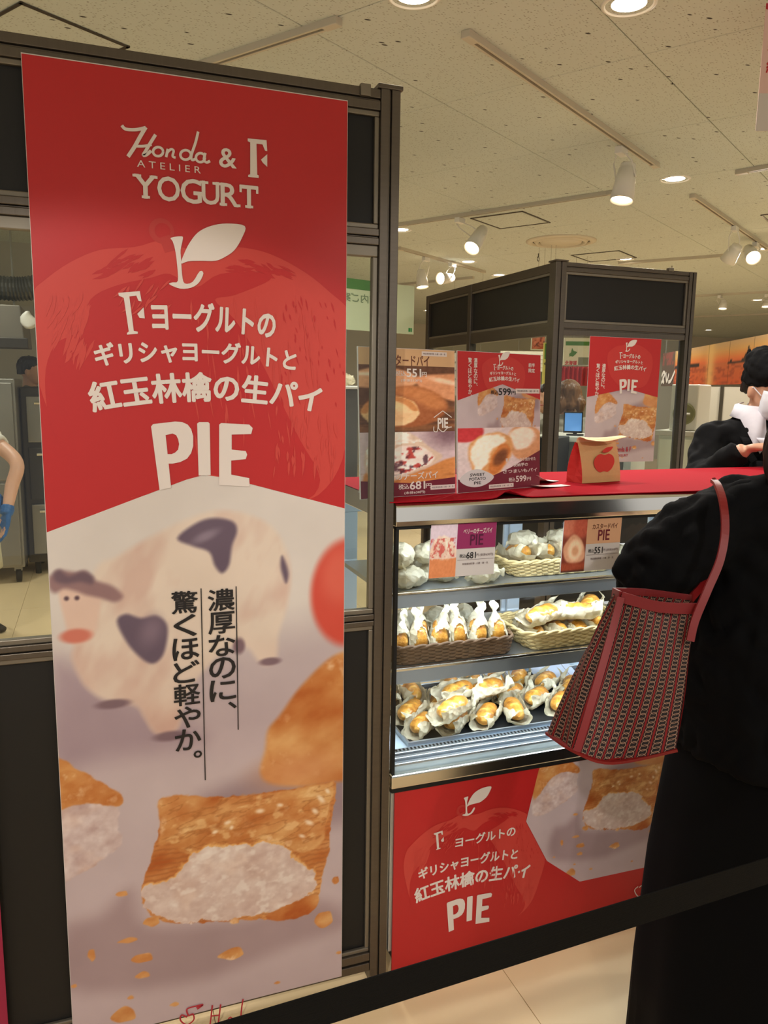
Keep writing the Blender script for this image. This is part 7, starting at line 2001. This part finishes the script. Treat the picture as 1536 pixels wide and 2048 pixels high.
# ================================================================ hanging signs
# green headed notice board, seen from behind
gp = [on_t(560, 520, 4.0), on_t(829, 573, 4.6), on_t(826, 668, 4.6), on_t(560, 676, 4.0)]
gs = thing('hanging_sign', 'pale green headed notice board hanging behind the near booth post', 'sign', tuple((gp[2] + gp[3]) / 2))
u = (gp[1] - gp[0]); u.z = 0; wgs = u.length; u.normalize(); zt_, zb_ = gp[1].z, gp[2].z
GPL = Plane(Vector((gp[0].x, gp[0].y, zb_)), u, UP); hgs = zt_ - zb_
MB().rings([[GPL.w(a, b, d) for (a, b) in ((0, 0), (wgs, 0), (wgs, hgs), (0, hgs))] for d in (-0.006, 0)]).build('board', mat('notice_board_pale', (206, 214, 176), 0.6), gs)
Print2D().rect(0, hgs * 0.80, wgs * 0.72, hgs).build(GPL, 'header_print', mat('green_ink', (78, 128, 62), 0.5), gs, 0.0008)
P = Print2D(); text_box(P, '店内ご案内', wgs * 0.36, hgs * 0.55, wgs * 0.70, hgs * 0.72, 0.01, mirror=True); P.build(GPL, 'lettering', mat('faint_green_ink', (120, 138, 104), 0.5), gs, 0.0008)
P = Print2D().rect(wgs * 0.955, hgs * 0.05, wgs * 0.972, hgs * 0.13).rect(wgs * 0.975, hgs * 0.05, wgs * 0.985, hgs * 0.13); P.build(GPL, 'mark_print', mat('green_mark', (60, 150, 84), 0.5), gs, 0.0008)
for a in (0.06, wgs * 0.78):
    p_ = GPL.w(a, hgs, -0.003); MB().tube([p_, (p_.x, p_.y, CZ)], 0.002, 5).build('hanging_wire', M_GSTEEL, gs)
# pink sale poster hanging from the ceiling
hp0 = on_t(1521, 8, 2.62); hp1 = on_t(1511, 262, 2.62)
hs = thing('hanging_sign', 'pale pink hanging poster with red writing near the ceiling', 'sign', tuple(hp1))
u = Vector((0.938, -0.346, 0)); wid = 0.40; zb_ = hp1.z; zt_ = min(hp0.z, CZ - 0.02)
HPL = Plane(Vector((hp1.x, hp1.y, zb_)), u, UP); hh = zt_ - zb_
MB().rings([[HPL.w(a, b, d) for (a, b) in ((0, 0), (wid, 0), (wid, hh), (0, hh))] for d in (-0.001, 0)]).build('sheet', mat('pale_pink_paper', (222, 190, 180), 0.6), hs)
Print2D().rect(0, 0, wid, hh * 0.30).build(HPL, 'footer_print', mat('grey_paper_ink', (206, 202, 196), 0.6), hs, 0.0006)
Print2D().poly([(0, hh), (0, hh * 0.955), (wid, hh * 0.80), (wid, hh)]).build(HPL, 'header_print', M_CRIMSON, hs, 0.0006)
for s_, v0, v1 in (('ギリシャヨーグルトと', 0.61, 0.70), ('紅玉林檎の生パイ', 0.46, 0.57)):
    card_text(HPL, s_, 0.018, hh * v0, wid - 0.02, hh * v1, M_RED, hs, 0.0009, 0.02)
for a in (0.03, wid - 0.03):
    p_ = HPL.w(a, hh, 0); MB().tube([p_, (p_.x, p_.y, CZ)], 0.0015, 5).build('hanging_wire', M_GSTEEL, hs)

# ================================================================ far stalls
# sunset mural sign
q1_ = on_t(1322, 770, 8.2); q2_ = on_t(1560, 770, 5.1)
mural = thing('mural_sign', 'long orange sunset sea mural with rocks and brush lettering over the far stall', 'sign', ((q1_.x + q2_.x) / 2, (q1_.y + q2_.y) / 2, 1.57))
u = (q2_ - q1_); u.z = 0; wm = u.length; u.normalize(); zb_ = on_t(1440, 770, 6.4).z; zt_ = on_t(1536, 668, 5.35).z; hm = zt_ - zb_
MP = Plane(Vector((q1_.x, q1_.y, zb_)), u, UP)
def sunset(U, V):
    a = U / wm; b = V / hm
    P = Photo(U * 100, V * 100, (0, 0, 0))
    sky = np.stack([np.interp(b, [0.5, 0.62, 0.8, 1.0], [226, 240, 232, 214]), np.interp(b, [0.5, 0.62, 0.8, 1.0], [96, 132, 176, 178]), np.interp(b, [0.5, 0.62, 0.8, 1.0], [52, 66, 104, 132])], -1)
    sea = np.stack([np.full(b.shape, 214.), np.interp(b, [0, 0.5], [92, 110]), np.interp(b, [0, 0.5], [46, 58])], -1)
    P.c = np.where((b > 0.5)[..., None], sky, sea)
    w = np.clip((fbm(a * 30, b * 60, 3) - .52) * 5, 0, .6) * (b < 0.5); P.over(w, (150, 56, 30))
    gl = np.exp(-((a - 0.52) / 0.035) ** 2); P.over(gl * 0.8, (250, 206, 128))
    rock = np.maximum(0.04 + 0.06 * np.clip(fbm(a * 14, a * 0, 5) * 2 - 0.7, 0, 1), 0.36 * np.exp(-np.abs(a - 0.80) / 0.022) + 0.10 * np.exp(-((a - 0.28) / 0.05) ** 2))
    P.over(((b > 0.47) & (b < 0.5 + rock) & ((a < 0.42) | (a > 0.66))).astype(float), (52, 34, 30))
    P.over(((a < 0.16)).astype(float), (92, 72, 60)); P.over(((a < 0.14) & (b > 0.6) & (fbm(a * 60, b * 8, 8) > 0.45)).astype(float), (140, 70, 62))
    return P.c
MB().rings([[MP.w(a, b, d) for (a, b) in ((0, 0), (wm, 0), (wm, hm), (0, hm))] for d in (-0.03, -0.001)]).build('backing', mat('mural_backing', (120, 90, 70), 0.7), mural)
npan = 6
for i in range(npan):
    photo_sheet(MP, wm * i / npan + 0.003, 0.002, wm * (i + 1) / npan - 0.003, hm - 0.002, 0.016, sunset, 'mural_panel', M_INK, mural, 0.001)
P = Print2D()
for pts in ([(0.02, 0.30), (0.06, 0.42), (0.10, 0.36), (0.05, 0.2), (0.09, 0.1)], [(0.12, 0.40), (0.16, 0.14), (0.2, 0.36)], [(0.2, 0.12), (0.26, 0.16), (0.34, 0.42)], [(0.02, 0.1), (0.08, 0.22)]):
    P.stroke([(wm * 0.5 * a, hm * b) for a, b in pts], 0.035)
P.build(MP, 'lettering', M_WHITE_INK, mural, 0.006)
card_text(MP, 'みなと', wm * 0.20, hm * 0.20, wm * 0.34, hm * 0.42, M_WHITE_INK, mural, 0.006, 0.02)
for a in (0.05, wm - 0.05):
    p_ = MP.w(a, hm, -0.015); MB().tube([p_, (p_.x, p_.y, CZ)], 0.006, 6).build('hanging_rod', M_GSTEEL, mural)
tb2 = MP.w(0, hm + 0.02, 0.06); te2 = MP.w(wm, hm + 0.02, 0.06)

# white cabinet with the appliance on top
def frame_at(x0, x1, ybot_t, t):
    a = on_t(x0, ybot_t, t); b = on_t(x1, ybot_t, t); return a, b
ca, cb_ = on_t(1318, 860, 4.9), on_t(1400, 862, 4.75)
M_WCAB = mat('white_cabinet', (222, 224, 204), 0.35)
wcab = thing('white_cabinet', 'glossy white cabinet standing beyond the far booth glass', 'cabinet', ((ca.x + cb_.x) / 2, (ca.y + cb_.y) / 2 + 0.2, 0))
u = cb_ - ca; u.z = 0; wc_ = u.length; u.normalize(); bk = Vector((-u.y, u.x, 0)); top_z = ca.z
def lbox(o, u, bk, x0, y0, z0, x1, y1, z1):
    return MB().rings([[Vector((o.x, o.y, 0)) + u * x + bk * y + UP * z for (x, y) in ((x0, y0), (x1, y0), (x1, y1), (x0, y1))] for z in (z0, z1)])
lbox(ca, u, bk, 0, 0, 0.0, wc_, 0.4, top_z - 0.03).build('body', M_WCAB, wcab, bevel=0.004)
lbox(ca, u, bk, -0.02, -0.02, top_z - 0.03, wc_ + 0.02, 0.42, top_z).build('top_board', mat('white_top_board', (200, 196, 182), 0.4), wcab, bevel=0.004)
for k in range(2):
    d = lbox(ca, u, bk, 0.008 + k * wc_ / 2, -0.016, 0.06, (k + 1) * wc_ / 2 - 0.008, -0.001, top_z - 0.05).build('door', M_WCAB, wcab, bevel=0.008)
    lbox(ca, u, bk, (0.46 if k == 0 else 0.54) * wc_ - 0.006, -0.03, top_z - 0.35, (0.46 if k == 0 else 0.54) * wc_ + 0.006, -0.016, top_z - 0.22).build('handle', M_GSTEEL, d)
app = thing('fan_appliance', 'white boxy appliance with a round olive fan grille on the white cabinet', 'appliance', tuple(ca + u * 0.16 + bk * 0.15))
aw0, aw1 = 0.05, 0.05 + 0.165; ah = top_z + 0.285
lbox(ca, u, bk, aw0, 0.03, top_z, aw1, 0.3, ah).build('housing', mat('appliance_white', (214, 210, 196), 0.4), app, bevel=0.008)
gc = Vector((ca.x, ca.y, 0)) + u * ((aw0 + aw1) / 2 + 0.005) + bk * 0.03 + UP * (top_z + 0.105)
MB().lathe(gc, -bk, [(0.068, -0.002), (0.068, 0.006), (0.06, 0.01), (0.001, 0.011)], 32).build('grille_disc', mat('olive_grille', (126, 124, 84), 0.5), app)
MB().lathe(gc, -bk, [(0.018, 0.010), (0.016, 0.02), (0.001, 0.021)], 20).build('hub', mat('appliance_white', (214, 210, 196), 0.4), app)
for q in range(3):
    a = q * 2.094; MB().tube([gc - bk * 0.014 + (u * math.cos(a) + UP * math.sin(a)) * 0.015, gc - bk * 0.014 + (u * math.cos(a) + UP * math.sin(a)) * 0.04], 0.008, 6).build('blade', mat('appliance_white', (214, 210, 196), 0.4), app)
# cream partition beyond the staff with dark uprights
pa, pb_ = on_t(1372, 770, 5.6), on_t(1600, 770, 5.3)
par = thing('partition', 'cream partition with dark uprights behind the staff member', 'partition', ((pa.x + pb_.x) / 2, (pa.y + pb_.y) / 2, 0))
u = pb_ - pa; u.z = 0; pw_ = u.length; u.normalize(); bk = Vector((-u.y, u.x, 0))
for k in range(3):
    lbox(pa, u, bk, pw_ * k / 3 + 0.012, 0, 0.02, pw_ * (k + 1) / 3 - 0.012, 0.03, pa.z - 0.01).build('panel', mat('partition_cream', (208, 202, 184), 0.5), par)
for k in range(4):
    lbox(pa, u, bk, pw_ * k / 3 - 0.012, -0.01, 0, pw_ * k / 3 + 0.012, 0.04, pa.z).build('upright', mat('dark_upright', (86, 80, 68), 0.4, 0.6), par)

# point of sale desk behind the far booth glass
pa = on_t(1100, 872, 4.5); pb_ = on_t(1172, 866, 4.4)
desk = thing('checkout_desk', 'white topped checkout desk behind the far booth glass', 'desk', ((pa.x + pb_.x) / 2, (pa.y + pb_.y) / 2 + 0.25, 0))
u = pb_ - pa; u.z = 0; dw = u.length; u.normalize(); bk = Vector((-u.y, u.x, 0)); dz = pa.z
lbox(pa, u, bk, -0.1, 0, dz - 0.03, dw + 0.25, 0.5, dz).build('top', M_WHITE, desk, bevel=0.004)
for (x0, x1) in ((-0.1, -0.06), (dw + 0.21, dw + 0.25)):
    lbox(pa, u, bk, x0, 0.03, 0, x1, 0.47, dz - 0.03).build('side_panel', M_WHITE, desk)
lbox(pa, u, bk, -0.06, 0.4, 0.3, dw + 0.21, 0.42, dz - 0.03).build('back_panel', M_WHITE, desk)
mo = thing('monitor', 'tablet style till monitor with a glowing blue screen on the checkout desk', 'monitor', tuple(pa + u * 0.09 + bk * 0.1))
mu = (u * 0.95 + bk * 0.3).normalized(); mc = Vector((pa.x, pa.y, dz)) + u * 0.10 + bk * 0.12
MPn = Plane(mc - mu * 0.055 + UP * 0.02, mu, UP + Vector((-mu.y, mu.x, 0)) * 0.35)
MB().rings([[MPn.w(a, b, d) for (a, b) in ((0, 0), (0.11, 0), (0.11, 0.125), (0, 0.125))] for d in (-0.014, 0)]).build('casing', M_BLACK, mo, bevel=0.003)
Print2D().rect(0.007, 0.008, 0.103, 0.117).build(MPn, 'screen', mat('blue_screen', (88, 140, 205), 0.3, emit=0.5), mo, 0.0006)
MB().tube([mc + UP * 0.06 + bk * 0.035, mc + UP * 0.004 + bk * 0.05], 0.012, 10).build('stand', M_BLACK, mo)
MB().lathe(mc + bk * 0.05, UP, [(0.001, 0.0005), (0.05, 0.0005), (0.05, 0.008), (0.001, 0.01)], 24).build('base', M_BLACK, mo)
bx = thing('till_drawer', 'black till drawer unit under the desk front', 'till', tuple(pa - bk * 0.05 + u * 0.02))
lbox(pa, u, bk, 0.0, -0.26, 0.95, 0.12, -0.02, dz + 0.005).build('housing', M_BLACK, bx, bevel=0.004)
lbox(pa, u, bk, 0.004, -0.268, 1.07, 0.116, -0.26, 1.15).build('drawer', mat('till_grey', (30, 30, 32), 0.4), bx, bevel=0.002)
lbox(pa, u, bk, 0.04, -0.275, 1.105, 0.08, -0.268, 1.115).build('slot_label', M_GSTEEL, bx)
lbox(pa, u, bk, -0.005, -0.27, 0.0, 0.125, -0.01, 0.95).build('stand', mat('till_grey', (30, 30, 32), 0.4), bx)
# people at the far stalls
hc3 = on_t(1137, 800, 5.4)
T, L, hd = person('shopper with wavy brown hair standing behind the till monitor', (hc3.x, hc3.y), (0.3, 0.95), 1.56, (0.3, 0.95),
    [(1, (hc3.x + 0.25, hc3.y + 0.05, 1.02), (hc3.x + 0.2, hc3.y + 0.28, 1.05), (0, 1, 0), (0, 0, -1), 0.5), (-1, (hc3.x - 0.25, hc3.y + 0.05, 1.02), (hc3.x - 0.15, hc3.y + 0.28, 1.05), (0, 1, 0), (0, 0, -1), 0.5)],
    mat('grey_cardigan', (150, 144, 132), 0.9), ('trousers', M_BLACKA), ('bob', M_HAIRBR, ((-0.05, 0.02, 0.12), (0.0, 0.03, 0.13), (0.05, 0.02, 0.12))), head_shift=(0, 0, hc3.z - 1.46 + 0.0) if False else (0, 0, 0))
hc4 = on_t(1092, 815, 6.5)
T, L, hd = person('shopper with black hair and a white top standing beside the till', (hc4.x, hc4.y), (-0.8, -0.6), 1.54, (-0.8, -0.6),
    [(1, (hc4.x - 0.1, hc4.y + 0.26, 1.0), (hc4.x - 0.28, hc4.y + 0.12, 1.05), (-0.7, -0.5, 0), (0, 0, -1), 0.5), (-1, (hc4.x + 0.05, hc4.y - 0.26, 1.0), (hc4.x - 0.18, hc4.y - 0.26, 1.05), (-0.8, -0.3, 0), (0, 0, -1), 0.5)],
    mat('white_top', (206, 200, 188), 0.9), ('trousers', M_BLACKA), ('bob', M_HAIRB, ((-0.05, 0.02, 0.1), (0.0, 0.03, 0.1), (0.05, 0.02, 0.1))))
# far regional food stall
def far_sign(name, label, cat, x0, y0, x1, y1, t, m, thick=0.02, hang=True):
    a = on_t(x0, y1, t); b = on_t(x1, y1, t); c = on_t(x0, y0, t); u = b - a; u.z = 0; w = u.length; u.normalize(); h = c.z - a.z
    pl = Plane(a, u, UP); T = thing(name, label, cat, tuple((a + b) / 2))
    MB().rings([[pl.w(p, q, d) for (p, q) in ((0, 0), (w, 0), (w, h), (0, h))] for d in (-thick, 0)]).build('board', m, T)
    if hang:
        for q in (w * 0.3, w * 0.7):
            p_ = pl.w(q, h, -thick / 2); MB().tube([p_, (p_.x, p_.y, CZ)], 0.0012, 5).build('hanging_wire', M_GSTEEL, T)
    return T, pl, w, h
M_PALE = mat('sign_cream', (216, 214, 190), 0.6); M_GREEN = mat('sign_green', (74, 124, 52), 0.6)
T, pl, w, h = far_sign('stall_sign', 'white stall sign with a green island map and red writing', 'sign', 1126, 676, 1180, 734, 7.6, M_PALE)
Print2D().rect(w * 0.06, h * 0.74, w * 0.94, h * 0.88).build(pl, 'green_band', M_GREEN, T, 0.002)
Print2D().poly([(w * a, h * b) for a, b in ((0.16, 0.32), (0.22, 0.36), (0.20, 0.45), (0.27, 0.5), (0.30, 0.66), (0.36, 0.56), (0.50, 0.52), (0.42, 0.42), (0.34, 0.36), (0.26, 0.38))]).build(pl, 'map_print', M_GREEN, T, 0.002)
card_text(pl, '北海道', w * 0.06, h * 0.04, w * 0.50, h * 0.22, M_RED, T, 0.002, 0.03)
Print2D().rect(w * 0.55, 0.0, w, h * 0.34).build(pl, 'grey_band', mat('sign_grey', (120, 124, 104), 0.6), T, 0.001)
# red curtain
a = on_t(1120, 771, 7.4); b = on_t(1182, 771, 7.4); c = on_t(1120, 733, 7.4); u = b - a; u.z = 0; w = u.length; u.normalize(); bk = Vector((-u.y, u.x, 0)); h = c.z - a.z
cur = thing('stall_curtain', 'short pleated red curtain under the white stall sign', 'curtain', tuple((a + b) / 2))
pts = [Vector((a.x, a.y, a.z)) + u * (w * i / 40) + bk * (0.02 * math.sin(i * 1.1)) + UP * (h * j / 3) for i in range(41) for j in range(4)]
MB().grid(pts, 41, 4).build('cloth', mat('red_curtain', (178, 28, 34), 0.8), cur, smooth=True, solid=0.003)
MB().tube([a + UP * (h + 0.005) - u * 0.03, b + UP * (h + 0.005) + u * 0.03], 0.008, 8).build('curtain_rod', M_GSTEEL, cur)
for q in (a - u * 0.02, b + u * 0.02):
    MB().tube([(q.x, q.y, 0), (q.x, q.y, a.z + h + 0.01)], 0.012, 8).build('curtain_pole', M_GSTEEL, cur)
T, pl, w, h = far_sign('stall_sign', 'narrow yellow and green vertical sign left of the far corner post', 'sign', 1084, 686, 1106, 772, 7.0, mat('sign_yellow', (214, 204, 110), 0.6))
Print2D().rect(w * 0.1, h * 0.62, w * 0.75, h * 0.98).build(pl, 'green_print', M_GREEN, T, 0.002)
Print2D().stroke([(w * 0.1, h * 0.5), (w * 0.5, h * 0.56), (w * 0.9, h * 0.5)], 0.02).build(pl, 'rule_print', mat('olive_ink', (110, 104, 60), 0.6), T, 0.002)
T, pl, w, h = far_sign('stall_sign', 'small square food picture sign hanging beyond the far booth', 'sign', 1062, 672, 1090, 700, 7.2, M_PALE)
photo_sheet(pl, w * 0.05, h * 0.08, w * 0.95, h * 0.95, 0.008, unit(lambda U, V: berry_photo(U * .7, V * .7 + 20) * np.array([0.8, 0.5, 0.4]), 0, 0, w, h), 'photo_print', M_INK, T, 0.002)
# far shop fittings between the booths
for k, (x0, y0, x1, y1, t_, lab, c_) in enumerate(((862, 706, 1000, 790, 8.6, 'pale grey shelving back panel far behind the two counter posters', (168, 160, 144)), (1000, 702, 1120, 742, 9.2, 'long pale fascia board of a far stall behind the red counter poster', (196, 188, 166)))):
    T, pl, w, h = far_sign('stall_fascia', lab, 'fascia', x0, y0, x1, y1, t_, mat('fascia_%d' % k, c_, 0.7), 0.04)
    for i in range(4):
        Print2D().rect(0.0, h * (0.18 + 0.2 * i), w, h * (0.2 + 0.2 * i)).build(pl, 'shelf_line', mat('fascia_line', (120, 112, 98), 0.7), T, 0.004)
